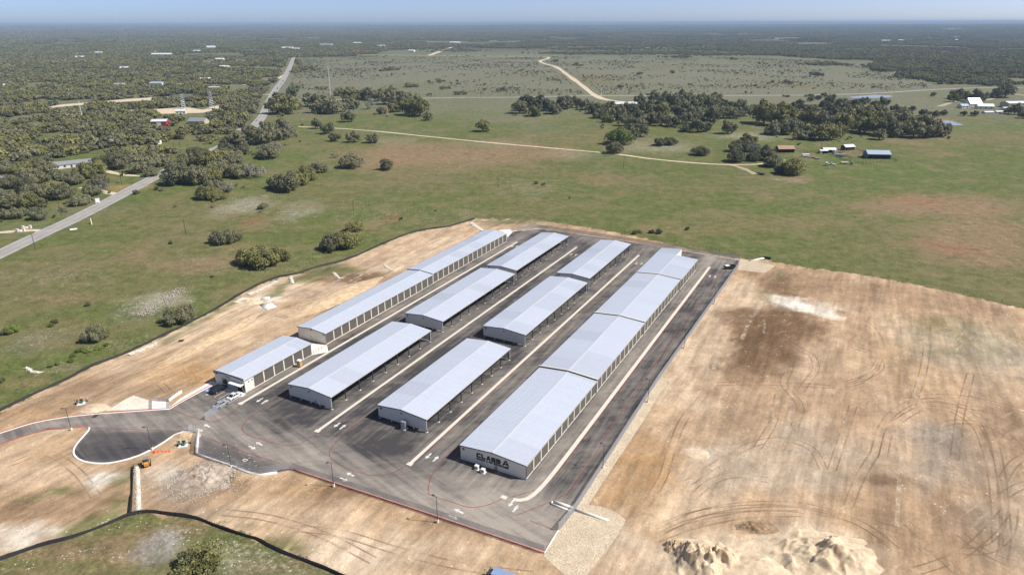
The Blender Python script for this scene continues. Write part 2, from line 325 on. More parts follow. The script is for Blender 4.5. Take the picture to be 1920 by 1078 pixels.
DIRT_BLOBS = [(-118.66,207.93,35.94,25.06,'pale',.55),(-98.2,225.46,23.1,23.9,'pale',.6),(-97.72,192.35,13.47,14.57,'tan',.8),(-102.94,185.36,11.43,13.7,'rust',.55),(-91.08,216.28,13.01,8.85,'rust',.35),(-121.95,175.69,18.75,9.39,'mid',.7),(-127.37,166.76,11.98,4.59,'mid',.7),(-105.55,171.04,9.17,7.19,'mid',.6),(-60.87,282.79,21.08,28.3,'pale',.6),(-40.98,313.35,20.52,21.12,'pale',.7),(-71.83,269.44,15.72,7.75,'umber',.6),(-53.85,269.3,13.46,6.45,'umber',.55),(-83.44,279.5,13.91,5.51,'dirtgrass',.8),(-84.45,266.34,6.67,3.79,'dirtgrass',.7),(-69.06,277.34,6.91,3.39,'dirtgrass',.5),(-86.02,245.76,12.44,14.33,'sand',.6),(-80.3,251.32,10.57,5.72,'umber',.45),(-80.58,237.73,12.08,7.27,'rust',.5),(-95.37,245.83,6.22,4.4,'white',.6),(0.09,355.36,14.35,5.27,'dirtgrass',.9),(14.06,344.96,11.18,4,'straw',.7),(11.64,357.37,11.54,3.2,'dirtgrass',.9),(-8.41,350.24,8.5,6.17,'greyg',.6),(50.12,322.94,23.71,4.44,'rust',.6),(84.36,301.7,22.32,4.72,'rust',.6),(104.96,288.63,9.54,5.1,'sand',.5),(53.64,206.89,16.11,65.6,'sand',.3),(47.11,184.54,13.01,38.33,'pale',.55),(70.89,224.38,11.5,33.45,'pale',.6),(94.91,244.51,12.38,21.93,'sand',.4),(107.28,255.78,8.58,14.17,'umber',.6),(99.1,241.77,5.31,9.63,'dirtgrass',.35),(115.02,264.86,5.31,8.77,'dirtgrass',.6),(87.99,213,11,23.89,'umber',.95),(75.5,194.3,7.64,12.58,'umber',.85),(98.62,224.2,13.41,15.08,'umber',.85),(78.65,206.74,4.29,16.45,'umber',.8),(112.24,236.43,12.03,4.63,'white',.75),(109.31,244.41,4.95,2.72,'white',.7),(132.94,255.6,17.15,17.72,'mid',.5),(152.47,244.11,32.97,13.07,'mid',.6),(173.25,228.5,17.52,10.69,'mid',.5),(149.92,206.31,14.28,16.39,'dirtgrass',.3),(138.2,198.46,8.64,19.24,'dgrey',.6),(150.25,198.39,4.15,15.35,'dgrey',.7),(137.99,210.55,9.08,16.97,'pale',.5),(160.58,198.33,6.91,23.13,'grey',.6),(133.09,159.93,8.69,24.5,'mid',.6),(98.93,187.7,14.85,21.08,'pale',.4),(83.87,174.62,9.33,12.42,'mid',.45),(67.37,171.65,12.26,12.07,'tan',.5),(59.21,155.04,9.88,12.82,'mid',.4),(46.27,143.11,3.45,2.7,'white',.85),(34.81,138.76,7.76,10.75,'rust',.7),(25.21,126.81,6.03,7.47,'rust',.6),(42.28,155.12,7.06,12.83,'tan',.6),(79.34,142.96,18.54,13.54,'grey',.55),(107.07,145.11,6.7,18.57,'dgrey',.5),(114.89,140.58,5.23,17.65,'grey',.5),(96.57,121.12,6.99,10.47,'umber',.5),(102.56,114.42,7.81,11.22,'dgrey',.5),(87.15,132.34,4.99,2.39,'umber',.7),(83.01,111.36,6.56,7.68,'mid',.6),(56.09,136.55,15.33,8.37,'grey',.5),(40.42,124.91,11.93,5.47,'sand',.35),(36.41,117.94,13.7,5.01,'pale',.5),(50.37,118.73,10.33,2.7,'mid',.5),(51.82,116.23,6.78,2.61,'umber',.45),(58.08,109.18,16.17,6.56,'sand',.85),(38.3,107.78,11.75,5.85,'sand',.75),(48.25,105.58,12.62,4.25,'sand',.7),(80.58,119.46,9.22,6.82,'mid',.5),(23.01,105.67,14.74,5.68,'pale',.55),(18.68,113.15,6.64,6.29,'sand',.5),(-31.54,127.04,16.91,3.74,'umber',.4),(-39.23,128.96,7.33,2.68,'umber',.55),(-48.74,128.05,7.29,3.03,'rust',.4),(-16.22,118.98,9.2,2.71,'umber',.35),(-6.78,113.25,8.86,3.14,'tan',.6),(-40.89,116.58,13.58,6.57,'pale',.55),(-30.24,108.76,16.13,5.93,'sand',.6),(-12.79,105.8,12.64,4.27,'mid',.4),(-56.88,123.49,10.64,5.37,'pale',.5),(-65.42,127.18,10.88,5.62,'mid',.5),(-76.47,133.02,7.51,4.82,'grey',.8),(-76.32,127.22,7.26,4.5,'dgrey',.55),(-66.06,131.99,4.98,2.77,'umber',.6),(-77.35,121.8,5.85,4.21,'mid',.5),(-84.21,136.11,3.82,3.74,'white',.5),(-67.97,121.76,7.02,2.8,'dgrey',.4),(-71.88,137.1,2.82,2.52,'white',.4),(-115.85,143.83,9.31,5.44,'tan',.6),(-111.66,135.2,11.41,4.94,'pale',.6),(-122.9,148.49,8.19,3.34,'tan',.5),(-104.21,127.33,14.52,3.75,'mid',.45),(-97.18,133.11,2.76,2.41,'white',1),(-96.19,134.72,4.3,1.64,'white',.8),(-95.96,130.74,1.24,2.73,'white',.8),(-90.46,125.43,2.87,1.83,'umber',.5),(-103.55,129.22,3.43,1.15,'dirtgrass',.9),(-108.33,126.24,4.81,0.93,'dirtgrass',.7),(-91.53,133.09,2,5.22,'dirtgrass',.6),(-88.17,124.51,3.57,2.17,'dirtgrass',.7),(-87.65,119.26,6.91,2.38,'dirtgrass',.9),(-92.59,115.96,6.77,1.63,'dirtgrass',.8),(-109.62,122.81,5.89,2.48,'umber',.45),(-103.35,115.19,6.73,3.87,'white',.7),(-103.23,111.74,4.39,2.16,'white',.6),(-99.63,121.89,7.02,2.46,'umber',.35),(-48.43,111.84,4.39,2.78,'dirtgrass',.7),(-44.68,110.31,4.35,1.81,'dirtgrass',.5),(-55.92,117.46,3.42,1.33,'dirtgrass',.4),(-116.05,165.29,2.97,2.26,'sand',.9),(-85.01,150.72,4.14,2.93,'sand',.5),(-88.21,185.28,9.79,4.78,'rust',.5),(-132.12,162.58,8.8,2.76,'rust',.3)]

def blend(col, blobs, x, y, seed, lo, hi):
    for (bx, by, rx, ry, key, st) in blobs:
        d = ((x - bx) / (rx * 1.3)) ** 2 + ((y - by) / (ry * 1.3)) ** 2
        sel = np.where(d < 5)[0]
        if len(sel) == 0: continue
        xs, ys = x[sel], y[sel]
        s = max(2.0, min(rx, ry) * 0.6)
        n = fbm(xs, ys, s, 5, seed) - 0.5
        w = sstep(1.15, 0.25, np.sqrt(d[sel]) + n * 1.3) * st
        col[sel] += (CT[key] - col[sel]) * w[:, None]
    return col

# --- grass and field colour
gc = np.tile(CT['green'], (len(gxf), 1)).astype(float)
n1 = fbm(gxf, gyf, 90, 5, 3); n2 = fbm(gxf, gyf, 26, 4, 9); n3 = fbm(gxf, gyf, 240, 4, 15)
gc += (CT['olive'] - gc) * (sstep(0.42, 0.72, n1) * 0.8)[:, None]
gc += (CT['brown'] - gc) * (sstep(0.56, 0.78, n2 * 0.6 + n1 * 0.4) * 0.65)[:, None]
gc += (CT['lush'] - gc) * (sstep(0.55, 0.75, n3) * 0.6)[:, None]
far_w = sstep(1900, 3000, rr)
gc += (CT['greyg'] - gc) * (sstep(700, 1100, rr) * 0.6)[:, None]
gc = blend(gc, FIELD_BLOBS, gxf, gyf, 100, 0, 0)
gc = blend(gc, FAR_BLOBS, gxf, gyf, 120, 0, 0)
nf = fbm(gxf, gyf, 900, 4, 55)
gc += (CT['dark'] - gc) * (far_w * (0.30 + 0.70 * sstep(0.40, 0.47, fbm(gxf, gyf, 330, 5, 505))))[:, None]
gc += (CT['straw'] - gc) * (far_w * sstep(0.58, 0.72, fbm(gxf * 0.6, gyf, 500, 5, 61)) * 0.35)[:, None]
# --- bare earth colour
dc = np.tile(CT['tan'], (len(gxf), 1)).astype(float)
gu = gxf * DU[0] + gyf * DU[1]; gv = gxf * DV[0] + gyf * DV[1]
m1 = fbm(gu * 2.2, gv * 0.5, 30, 5, 21); m2 = fbm(gxf, gyf, 11, 4, 25)
dc += (CT['pale'] - dc) * (sstep(0.45, 0.75, m1) * 0.75)[:, None]
dc += (CT['mid'] - dc) * (sstep(0.52, 0.25, m1) * 0.55)[:, None]
dc += (CT['umber'] - dc) * (sstep(0.6, 0.8, m2) * 0.35)[:, None]
dc = blend(dc, DIRT_BLOBS, gxf, gyf, 140, 0, 0)
# patches with edges of their own: dark topsoil left in a bank, a chalky spill, the worked ground at far right
PATCHES = [([(-95.07,248.04),(-95.83,260.25),(-92.15,268.31),(-85.21,277.47),(-73.57,287.16),(-68.64,280.76),(-72.43,272.04),(-81,270.15),(-87.61,265.74),(-90.19,259.6),(-91.41,249.69)], 'dirtgrass', .8, 4, 4), ([(-118.66,207.93),(-115.7,217.32),(-110.62,232.34),(-107.43,244.82),(-105.18,241.57),(-108.62,227.44),(-113.2,213.8),(-115.89,205.87)], 'dirtgrass', .7, 3, 3), ([(-74.39,270.75),(-61.61,274.6),(-52.47,274.53),(-57.38,264.26),(-67.34,259.43)], 'umber', .55, 5, 5), ([(-81.04,239.29),(-74.6,245.68),(-64.81,239.18),(-60.73,230.03),(-69.2,232.56)], 'umber', .5, 4, 4), ([(-74.95,282.9),(-60.1,305.29),(-43.03,331.03),(-34.94,330.96),(-45.05,305.17),(-56.8,286.31)], 'mid', .35, 6, 8), ([(-104.52,188.83),(-89.57,188.74),(-86.6,203.68),(-86.24,207.73),(-82.64,207.71),(-86.25,188.72),(-92.65,180.31),(-98.32,178.73)], 'rust', .6, 6, 7),
 ([(96.04,236.54),(107.25,239.06),(107.8,225.56),(95.69,204.61),(83.46,186.05),(74.84,179.1),(67.43,177.21),(56.82,172.31),(65.32,187.88),(74.72,202.73),(84.2,218.76)], 'umber', .78, 8, 8), ([(68.22,184.43),(79.17,187.81),(69.95,165.78),(59.66,147.66),(53.55,140.85),(54.98,155.06)], 'mid', .6, 9, 12), ([(107.19,206.57),(117.88,206.51),(95.23,165.65),(80.33,145.23),(86.31,165.69)], 'mid', .5, 8, 12), ([(109.53,268.08),(122.72,273.19),(119.17,258.68),(110.16,246.6),(102.28,246.66),(103,255.81)], 'umber', .6, 5, 5),
 ([(101.19,249.47),(104.13,249.45),(110.09,240.1),(116.15,233.85),(121.02,225),(115.27,225.03),(109.57,229.9),(104.06,234.94),(99.27,242.85)], 'white', .8, 3, 2.5), ([(115.92,273.24),(142.94,267.82),(169.68,252.41),(188.88,231.35),(187.75,219.01),(166.58,233.51),(143.59,246.93),(117.01,258.7)], 'mid', .75, 8, 9),
 ([(153.01,223.85),(176.53,219.08),(157.31,183.94),(151.52,187.41),(137.44,180.72),(135.1,187.5)], 'dirtgrass', .22, 9, 14), ([(142.21,228.71),(155.8,228.62),(138.2,198.46),(120.1,184.14),(118.85,191.13)], 'dirtgrass', .2, 9, 14), ([(107.07,140.62),(132.34,165.46),(142.72,165.41),(121.96,132.19),(107.04,124.64),(104.56,132.27)], 'umber', .4, 8, 9), ([(108.5,154.8),(116.94,154.76),(103.32,132.27),(93.68,128.42)], 'dgrey', .6, 6, 6)]
for pl_, key, st, soft, amp in PATCHES:
    xs_ = np.array(pl_); s2_ = np.where((gxf > xs_[:, 0].min() - 15) & (gxf < xs_[:, 0].max() + 15) & (gyf > xs_[:, 1].min() - 15) & (gyf < xs_[:, 1].max() + 15))[0]
    q_ = sdf(gxf[s2_], gyf[s2_], pl_) + (fbm(gxf[s2_], gyf[s2_], 9, 5, 171) - .5) * 2 * amp
    dc[s2_] += (CT[key] - dc[s2_]) * (sstep(-soft * .5, soft * .5, q_) * st)[:, None]
sd_ = np.full(len(gxf), -60.0)
sel = np.where((rr < 900))[0]
sd_[sel] = np.clip(sdf(gxf[sel], gyf[sel], DIRT), -60, 60)
# --- how stony / flowery the grass is
STONY = [(-137.17,238.11,14.12,11.47,'x',1),(-136.97,246.12,10.38,8.83,'x',1),(-154.96,391.39,18.8,25.21,'x',.8),(-119.87,373.05,18,23.1,'x',.5),(-71.79,372.57,41.94,34.71,'x',.5),(-112.55,283.2,21.11,11.28,'x',.6),(-95.83,290.24,16.78,8.83,'x',.5),(-143.93,290.63,14.4,8.85,'x',.4),(-191.37,270.34,15.76,10.39,'x',.6),(-207.21,270.45,11.26,10.4,'x',.4),(-161.96,208.19,12.59,8.29,'x',.5),(-130.19,205.95,14.26,6.51,'x',.6),(-136.13,189,11.62,4.23,'x',.4),(13.62,423.2,30.28,34.98,'x',.4),(31.42,438,20.83,21.65,'x',.4),(-29.82,372.15,26.94,23,'x',.5),(134.67,576.3,31.35,20.57,'x',.7),(220.04,646.8,34.95,25.56,'x',.7),(99.76,582,27.12,26.21,'x',.6),(50.94,541.1,25.34,22.86,'x',.3),(78.58,339.42,16.53,5.83,'x',.4),(-57.16,108.86,11.83,5.93,'x',1),(-70.76,115.07,6.73,3.86,'x',.8),(-48.65,105.93,9.49,3.42,'x',.9),(-87.34,108.97,9.69,2.67,'x',.6),(-97.27,106.1,6.33,1.71,'x',.6),(-83.74,118.4,6.87,2.02,'x',.5),(-39.72,509.9,35.96,28.69,'x',.3),(-3.35,446.3,17.66,15.99,'x',.4)]
stn = np.zeros(len(gxf))
for (bx, by, rx, ry, _k, st) in STONY:
    stn = np.maximum(stn, st * np.exp(-((gxf - bx) / rx) ** 2 - ((gyf - by) / ry) ** 2))
gz = hz(gxf, gyf)
ny, nx = GX.shape
idx = np.arange(ny * nx).reshape(ny, nx)
gf = np.stack([idx[:-1, :-1], idx[:-1, 1:], idx[1:, 1:], idx[1:, :-1]], -1).reshape(-1, 4)
gme = mesh_np('ground', np.stack([gxf, gyf, gz], -1), gf, smooth=True)
def add_attr(me, name, arr, kind='FLOAT'):
    a = me.attributes.new(name, kind, 'POINT')
    if kind == 'FLOAT': a.data.foreach_set('value', np.asarray(arr, np.float32).ravel())
    else: a.data.foreach_set('vector', np.asarray(arr, np.float32).ravel())
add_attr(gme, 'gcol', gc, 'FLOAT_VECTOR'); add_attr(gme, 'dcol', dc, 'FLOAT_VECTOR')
add_attr(gme, 'sd', sd_); add_attr(gme, 'stony', stn)

def ground_material():
    m, nt, b, out = newmat('land')
    P0 = coords(nt); PR = coords(nt, AZ, (1, 1, 1))
    ST = coords(nt, AZ, (1.0, 0.10, 1))
    nA = noise(nt, P0, 0.9, 6, 0.68); nB = noise(nt, P0, 0.22, 6, 0.62); nC = noise(nt, P0, 0.05, 5, 0.6); nS = noise(nt, ST, 0.55, 5, 0.62)
    nS2 = noise(nt, coords(nt, AZ + 0.5, (1.0, 0.12, 1)), 0.8, 5, 0.6)
    def mul(col, n, lo, hi, a, b):            # strong, photographic contrast from a noise
        mr = nt.nodes.new('ShaderNodeMapRange'); mr.inputs[1].default_value = lo; mr.inputs[2].default_value = hi; mr.inputs[3].default_value = a; mr.inputs[4].default_value = b
        nt.links.new(n, mr.inputs[0]); return mixc(nt, 1, col, mr.outputs[0], 'MULTIPLY')
    nM = noise(nt, P0, 0.1, 6, 0.65); nT = noise(nt, P0, 2.6, 3, 0.6)
    # grass: tufts, mottling, pale flowers and stones
    g = attr(nt, 'gcol').outputs['Vector']
    g = mul(g, nA, .32, .70, .62, 1.36); g = mul(g, nB, .32, .70, .70, 1.28); g = mul(g, nT, .3, .7, .8, 1.2)
    g = mixc(nt, val(nt, 'MULTIPLY', ramp(nt, nC, 0.46, 0.68), 0.5), g, (0.20, 0.155, 0.085))
    g = mixc(nt, val(nt, 'MULTIPLY', ramp(nt, nM, 0.54, 0.72), 0.55), g, (0.17, 0.15, 0.075))
    g = mixc(nt, val(nt, 'MULTIPLY', ramp(nt, nM, 0.46, 0.32), 0.45), g, (0.065, 0.092, 0.026))
    vo = N(nt, 'ShaderNodeTexVoronoi'); vo.inputs['Scale'].default_value = 0.95; nt.links.new(P0, vo.inputs['Vector'])
    spk = val(nt, 'LESS_THAN', vo.outputs['Distance'], 0.2)
    stony = attr(nt, 'stony').outputs['Fac']
    on = val(nt, 'MULTIPLY', spk, val(nt, 'GREATER_THAN', nB, val(nt, 'MULTIPLY_ADD', stony, -0.24, 0.635)))
    g = mixc(nt, val(nt, 'MULTIPLY', on, 0.75), g, (0.50, 0.46, 0.39))
    g = mixc(nt, val(nt, 'MULTIPLY', ramp(nt, val(nt, 'ADD', nA, val(nt, 'MULTIPLY', stony, 0.22)), 0.62, 0.84), 0.5), g, (0.36, 0.33, 0.26))
    # bare earth: streaks from grading, clods, limestone flecks
    d = attr(nt, 'dcol').outputs['Vector']
    nS3 = noise(nt, coords(nt, AZ, (1.0, 0.16, 1)), 0.16, 6, 0.66)
    d = mul(d, nS3, .32, .68, .66, 1.18); d = mul(d, nS, .34, .68, .78, 1.14); d = mul(d, nB, .34, .68, .80, 1.12); d = mul(d, nA, .3, .7, .84, 1.12); d = mul(d, nT, .3, .7, .9, 1.1)
    d = mixc(nt, val(nt, 'MULTIPLY', ramp(nt, nS2, 0.56, 0.74), 0.3), d, (0.60, 0.48, 0.34))
    d = mixc(nt, val(nt, 'MULTIPLY', ramp(nt, nM, 0.56, 0.72), 0.45), d, (0.25, 0.165, 0.10))
    d = mixc(nt, val(nt, 'MULTIPLY', ramp(nt, noise(nt, coords(nt, 1.9, (1, .3, 1)), .21, 6, .7), 0.60, 0.72), 0.4), d, (0.20, 0.13, 0.08))
    v2 = N(nt, 'ShaderNodeTexVoronoi'); v2.inputs['Scale'].default_value = 0.7; nt.links.new(P0, v2.inputs['Vector'])
    fl = val(nt, 'MULTIPLY', val(nt, 'LESS_THAN', v2.outputs['Distance'], 0.14), val(nt, 'GREATER_THAN', nB, 0.56))
    d = mixc(nt, val(nt, 'MULTIPLY', fl, 0.7), d, (0.72, 0.64, 0.52))
    # edge between the two
    e = val(nt, 'ADD', attr(nt, 'sd').outputs['Fac'], val(nt, 'MULTIPLY', val(nt, 'SUBTRACT', nB, 0.5), 9.0))
    e = val(nt, 'ADD', e, val(nt, 'MULTIPLY', val(nt, 'SUBTRACT', nA, 0.5), 4.0))
    c = mixc(nt, ramp(nt, e, -0.8, 1.2), g, d)
    nt.links.new(c, b.inputs['Base Color'])
    b.inputs['Roughness'].default_value = 0.95; b.inputs['Specular IOR Level'].default_value = 0.12
    bp = nt.nodes.new('ShaderNodeBump'); bp.inputs['Strength'].default_value = 0.9; bp.inputs['Distance'].default_value = 0.35
    hgt = val(nt, 'ADD', val(nt, 'ADD', nB, val(nt, 'MULTIPLY', nT, 0.22)), val(nt, 'MULTIPLY', nA, 0.5))
    nt.links.new(hgt, bp.inputs['Height']); nt.links.new(bp.outputs[0], b.inputs['Normal'])
    return m
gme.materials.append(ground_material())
ground = link('ground', gme); tag(ground, kind='structure')
# ------------------------------------------------------------------ paved surfaces
def smooth_line(pts, step=2.0):
    p = [np.array(q, float) for q in pts]
    if len(p) < 3: 
        n = max(1, int(np.hypot(*(p[1] - p[0])) / step)); return [tuple(p[0] + (p[1] - p[0]) * i / n) for i in range(n + 1)]
    p = [2 * p[0] - p[1]] + p + [2 * p[-1] - p[-2]]
    out = []
    for i in range(1, len(p) - 2):
        n = max(1, int(np.hypot(*(p[i + 1] - p[i])) / step))
        d0 = np.hypot(*(p[i] - p[i-1])) ** .5 + 1e-6; d1 = np.hypot(*(p[i+1] - p[i])) ** .5 + 1e-6; d2 = np.hypot(*(p[i+2] - p[i+1])) ** .5 + 1e-6
        m1 = (p[i+1] - p[i]) + d1 * ((p[i] - p[i-1]) / d0 - (p[i+1] - p[i-1]) / (d0 + d1)) if True else 0
        m2 = (p[i+1] - p[i]) + d1 * ((p[i+2] - p[i+1]) / d2 - (p[i+2] - p[i]) / (d1 + d2))
        for k in range(n):
            t = k / n; t2 = t * t; t3 = t2 * t
            out.append(tuple((2*t3 - 3*t2 + 1) * p[i] + (t3 - 2*t2 + t) * m1 + (-2*t3 + 3*t2) * p[i+1] + (t3 - t2) * m2))
    out.append(tuple(p[-2])); return out
def offsets(pts):
    n = len(pts); res = []
    for i in range(n):
        a = np.array(pts[max(i - 1, 0)]); b = np.array(pts[min(i + 1, n - 1)])
        d = b - a; d = d / (np.hypot(*d) + 1e-9); res.append(np.array([-d[1], d[0]]))
    return res
def ribbon_mesh(name, pts, w, z, mat, wfun=None):
    of = offsets(pts); V = []; F = []
    for i, (p, o) in enumerate(zip(pts, of)):
        ww = w if wfun is None else w * wfun(i / (len(pts) - 1))
        V += [(p[0] + o[0] * ww / 2, p[1] + o[1] * ww / 2, z), (p[0] - o[0] * ww / 2, p[1] - o[1] * ww / 2, z)]
    F = [(2 * i + 1, 2 * i + 3, 2 * i + 2, 2 * i) for i in range(len(pts) - 1)]
    return mesh_np(name, V, F, (mat,))
def solid_line(name, pts, w, z0, z1, mat, parent=None, off=0.0):
    of = offsets(pts); mb = MB(); prev = None; V = []; F = []
    for p, o in zip(pts, of):
        c = (p[0] + o[0] * off, p[1] + o[1] * off)
        V += [(c[0]+o[0]*w/2, c[1]+o[1]*w/2, z0), (c[0]-o[0]*w/2, c[1]-o[1]*w/2, z0), (c[0]-o[0]*w/2, c[1]-o[1]*w/2, z1), (c[0]+o[0]*w/2, c[1]+o[1]*w/2, z1)]
    n = len(pts)
    for i in range(n - 1):
        a = 4 * i; b = a + 4
        F += [(a, b, b + 3, a + 3), (a + 1, a + 2, b + 2, b + 1), (a + 3, b + 3, b + 2, a + 2)]
    F += [(0, 3, 2, 1), (4*n-4, 4*n-3, 4*n-2, 4*n-1)]
    return link(name, mesh_np(name, V, F, (mat,)), parent)
def sheet(name, poly, z, mat, step=None, parent=None, attrs=None):
    pts = [Vector(p) for p in poly]; n = len(pts)
    edges = [(i, (i + 1) % n) for i in range(n)]
    if step:
        xs = np.array([p[0] for p in poly]); ys = np.array([p[1] for p in poly])
        X, Y = np.meshgrid(np.arange(xs.min(), xs.max(), step), np.arange(ys.min(), ys.max(), step))
        X = X.ravel(); Y = Y.ravel(); X[::2] += step * 0.3
        ok = sdf(X, Y, poly) > step * 0.4
        pts += [Vector((a, b)) for a, b in zip(X[ok], Y[ok])]
    v, e, f, *_ = delaunay_2d_cdt(pts, edges, [list(range(n))], 1, 1e-4)
    F = np.array([q for q in f if len(q) == 3])
    V = np.array([(q.x, q.y, z) for q in v])
    a = V[F[:, 0]]; b = V[F[:, 1]]; c = V[F[:, 2]]
    s = (b[:, 0]-a[:, 0])*(c[:, 1]-a[:, 1]) - (b[:, 1]-a[:, 1])*(c[:, 0]-a[:, 0])
    F[s < 0] = F[s < 0][:, ::-1]
    me = mesh_np(name, V, F, (mat,))
    if attrs:
        for k, fn in attrs.items(): add_attr(me, k, fn(V[:, 0], V[:, 1]))
    return link(name, me, parent)

def asphalt_material():
    m, nt, b, out = newmat('asphalt')
    P0 = coords(nt); SV = coords(nt, AZ, (1, 0.06, 1)); SU = coords(nt, AZ + 0.27, (0.07, 1, 1))
    nA = noise(nt, P0, 1.3, 6, 0.7); nB = noise(nt, P0, 0.16, 6, 0.62); sv = noise(nt, SV, 0.75, 5, 0.65); su = noise(nt, SU, 0.6, 5, 0.62)
    SK = coords(nt, AZ + 0.9, (1, 0.13, 1)); sk = noise(nt, SK, 0.55, 5, 0.6)
    dust = attr(nt, 'dust').outputs['Fac']; lane = attr(nt, 'lane').outputs['Fac']; fresh = attr(nt, 'fresh').outputs['Fac']
    st = N(nt, 'ShaderNodeMix'); nt.links.new(lane, st.inputs[0]); nt.links.new(sv, st.inputs[2]); nt.links.new(su, st.inputs[3])
    s = val(nt, 'ADD', val(nt, 'MULTIPLY', st.outputs[0], 0.75), val(nt, 'MULTIPLY', nB, 0.45))
    s = val(nt, 'ADD', s, val(nt, 'MULTIPLY', val(nt, 'SUBTRACT', sk, 0.5), 0.35))
    d = val(nt, 'ADD', dust, val(nt, 'MULTIPLY', val(nt, 'SUBTRACT', s, 0.6), 1.8), clamp=True)
    c = mixc(nt, val(nt, 'MULTIPLY', d, 0.85), (0.050, 0.047, 0.049), (0.36, 0.318, 0.272))
    c = mixc(nt, val(nt, 'MULTIPLY', fresh, 0.8), c, (0.05, 0.048, 0.054))
    c = mixc(nt, 1, c, val(nt, 'MULTIPLY_ADD', nA, 0.5, 0.75), 'MULTIPLY')
    nt.links.new(c, b.inputs['Base Color']); b.inputs['Roughness'].default_value = 0.85; b.inputs['Specular IOR Level'].default_value = 0.25
    return m
LANE1 = [(-136.59,148.55),(-126.43,153.88),(-116.49,158.47),(-102.64,159.46),(-90.81,158.88),(-80.86,155.7),(-67.04,148.71),(-52.47,140.88),(-34.93,131.86),(-19.13,124.24),(-4.68,117.27),(6.47,112.42)]
LANE2 = [(4.41,117.23),(9.21,121.46),(13.83,127.79),(21.11,143.22),(37.28,174.86),(63.24,224.42),(96.74,285.09)]
LANE3 = [(11.12,340.05),(36.96,323.05),(72.15,302.59),(97.17,286.52)]
def f_dust(x, y):
    u = x * DU[0] + y * DU[1]; v = x * DV[0] + y * DV[1]
    d = 0.10 + 0.55 * np.exp(-(segdist(x, y, LANE1) / 9.5) ** 2) + 0.16 * np.exp(-(segdist(x, y, LANE2) / 4) ** 2) + 0.15 * np.exp(-(segdist(x, y, LANE3) / 5) ** 2)
    d = d + 0.22 * sstep(285, 290, v) * sstep(-70, -50, u)
    for uc, wd, a in ((-146.9, 2.6, .25), (-117.8, 3, .2), (-88.5, 3.2, .22), (-82, 5, .22), (-56.5, 2.4, .3), (-148.5, 2, .2)):
        d = d + a * np.exp(-((u - uc) / wd) ** 2) * sstep(108, 118, v)
    d = d + 0.3 * np.exp(-((u + 58) / 12) ** 2 - ((v - 112) / 6) ** 2) + .28 * np.exp(-((u + 65) / 14) ** 2 - ((v - 104) / 7) ** 2)
    d = d + .26 * np.exp(-((u + 68) / 13) ** 2 - ((v - 113) / 7) ** 2) + .22 * np.exp(-((u + 56.5) / 2.6) ** 2) * sstep(112, 120, v)
    d = d + (fbm(x, y, 18, 4, 66) - 0.5) * 0.55
    d = d - 0.30 * np.exp(-((u + 128) / 8) ** 2 - ((v - 112) / 6) ** 2) - 0.28 * np.exp(-((u + 97) / 8) ** 2 - ((v - 113) / 6) ** 2)
    return np.clip(d, 0, 1)
BULB = [(-111.96,155.08),(-100.53,154.02),(-92.54,153.48),(-86.37,153.45),(-89.05,149.05),(-90.86,145.77),(-92.86,142.83),(-95.5,141.07),(-98.46,139.77),(-103.02,140.01),(-107.06,141.56),(-109.99,144.71),(-111.12,147.49),(-111.46,151.09)]
CORNER = [(-81.83,151.69),(-73.32,147.32),(-63.42,142.25),(-53.14,137.87),(-59.62,134.98),(-68.68,138.78),(-78.57,143.44)]
def f_fresh(x, y):
    return np.maximum(sstep(-0.5, 1.5, sdf(x, y, BULB)) * 0.8, sstep(-0.3, 1.0, sdf(x, y, CORNER)) * 0.75)
def f_lane(x, y):
    v = x * DV[0] + y * DV[1]; return 1 - sstep(108, 116, v + (fbm(x, y, 9, 2, 5) - .5) * 8)
ASPH = asphalt_material()
lot = sheet('asphalt_lot', LOT, 0.03, ASPH, 1.8, None, {'dust': f_dust, 'fresh': f_fresh, 'lane': f_lane}); tag(lot, kind='structure')

M_conc = simple('concrete', (0.60, 0.55, 0.47), 0.9, amt=.14, scale=.8)
M_wconc = simple('new_concrete', (0.74, 0.70, 0.64), 0.9, amt=.10, scale=.6)
M_red = None
def worn(name, col, lo, hi):
    m, nt, b, out = newmat(name)
    b.inputs['Base Color'].default_value = (*col, 1); b.inputs['Roughness'].default_value = .8
    tr = nt.nodes.new('ShaderNodeBsdfTransparent'); mx = nt.nodes.new('ShaderNodeMixShader')
    n = noise(nt, coords(nt), 1.1, 5, .7)
    nt.links.new(val(nt, 'MULTIPLY_ADD', ramp(nt, n, .3, .62), hi - lo, lo), mx.inputs[0]); nt.links.new(tr.outputs[0], mx.inputs[1]); nt.links.new(b.outputs[0], mx.inputs[2])
    nt.links.new(mx.outputs[0], out.inputs['Surface'])
    return m
M_red = worn('red_paint', (0.30, 0.06, 0.052), .12, .7)
M_redk = simple('red_kerb_paint', (0.40, 0.075, 0.055), .75, amt=.3, scale=1.2)
M_arrow = worn('arrow_paint', (0.74, 0.73, 0.70), .45, .92)
M_wpaint = simple('white_paint', (0.8, 0.79, 0.76), .7, amt=.08)
M_bluep = simple('blue_paint', (0.10, 0.22, 0.55), .7, amt=.15)

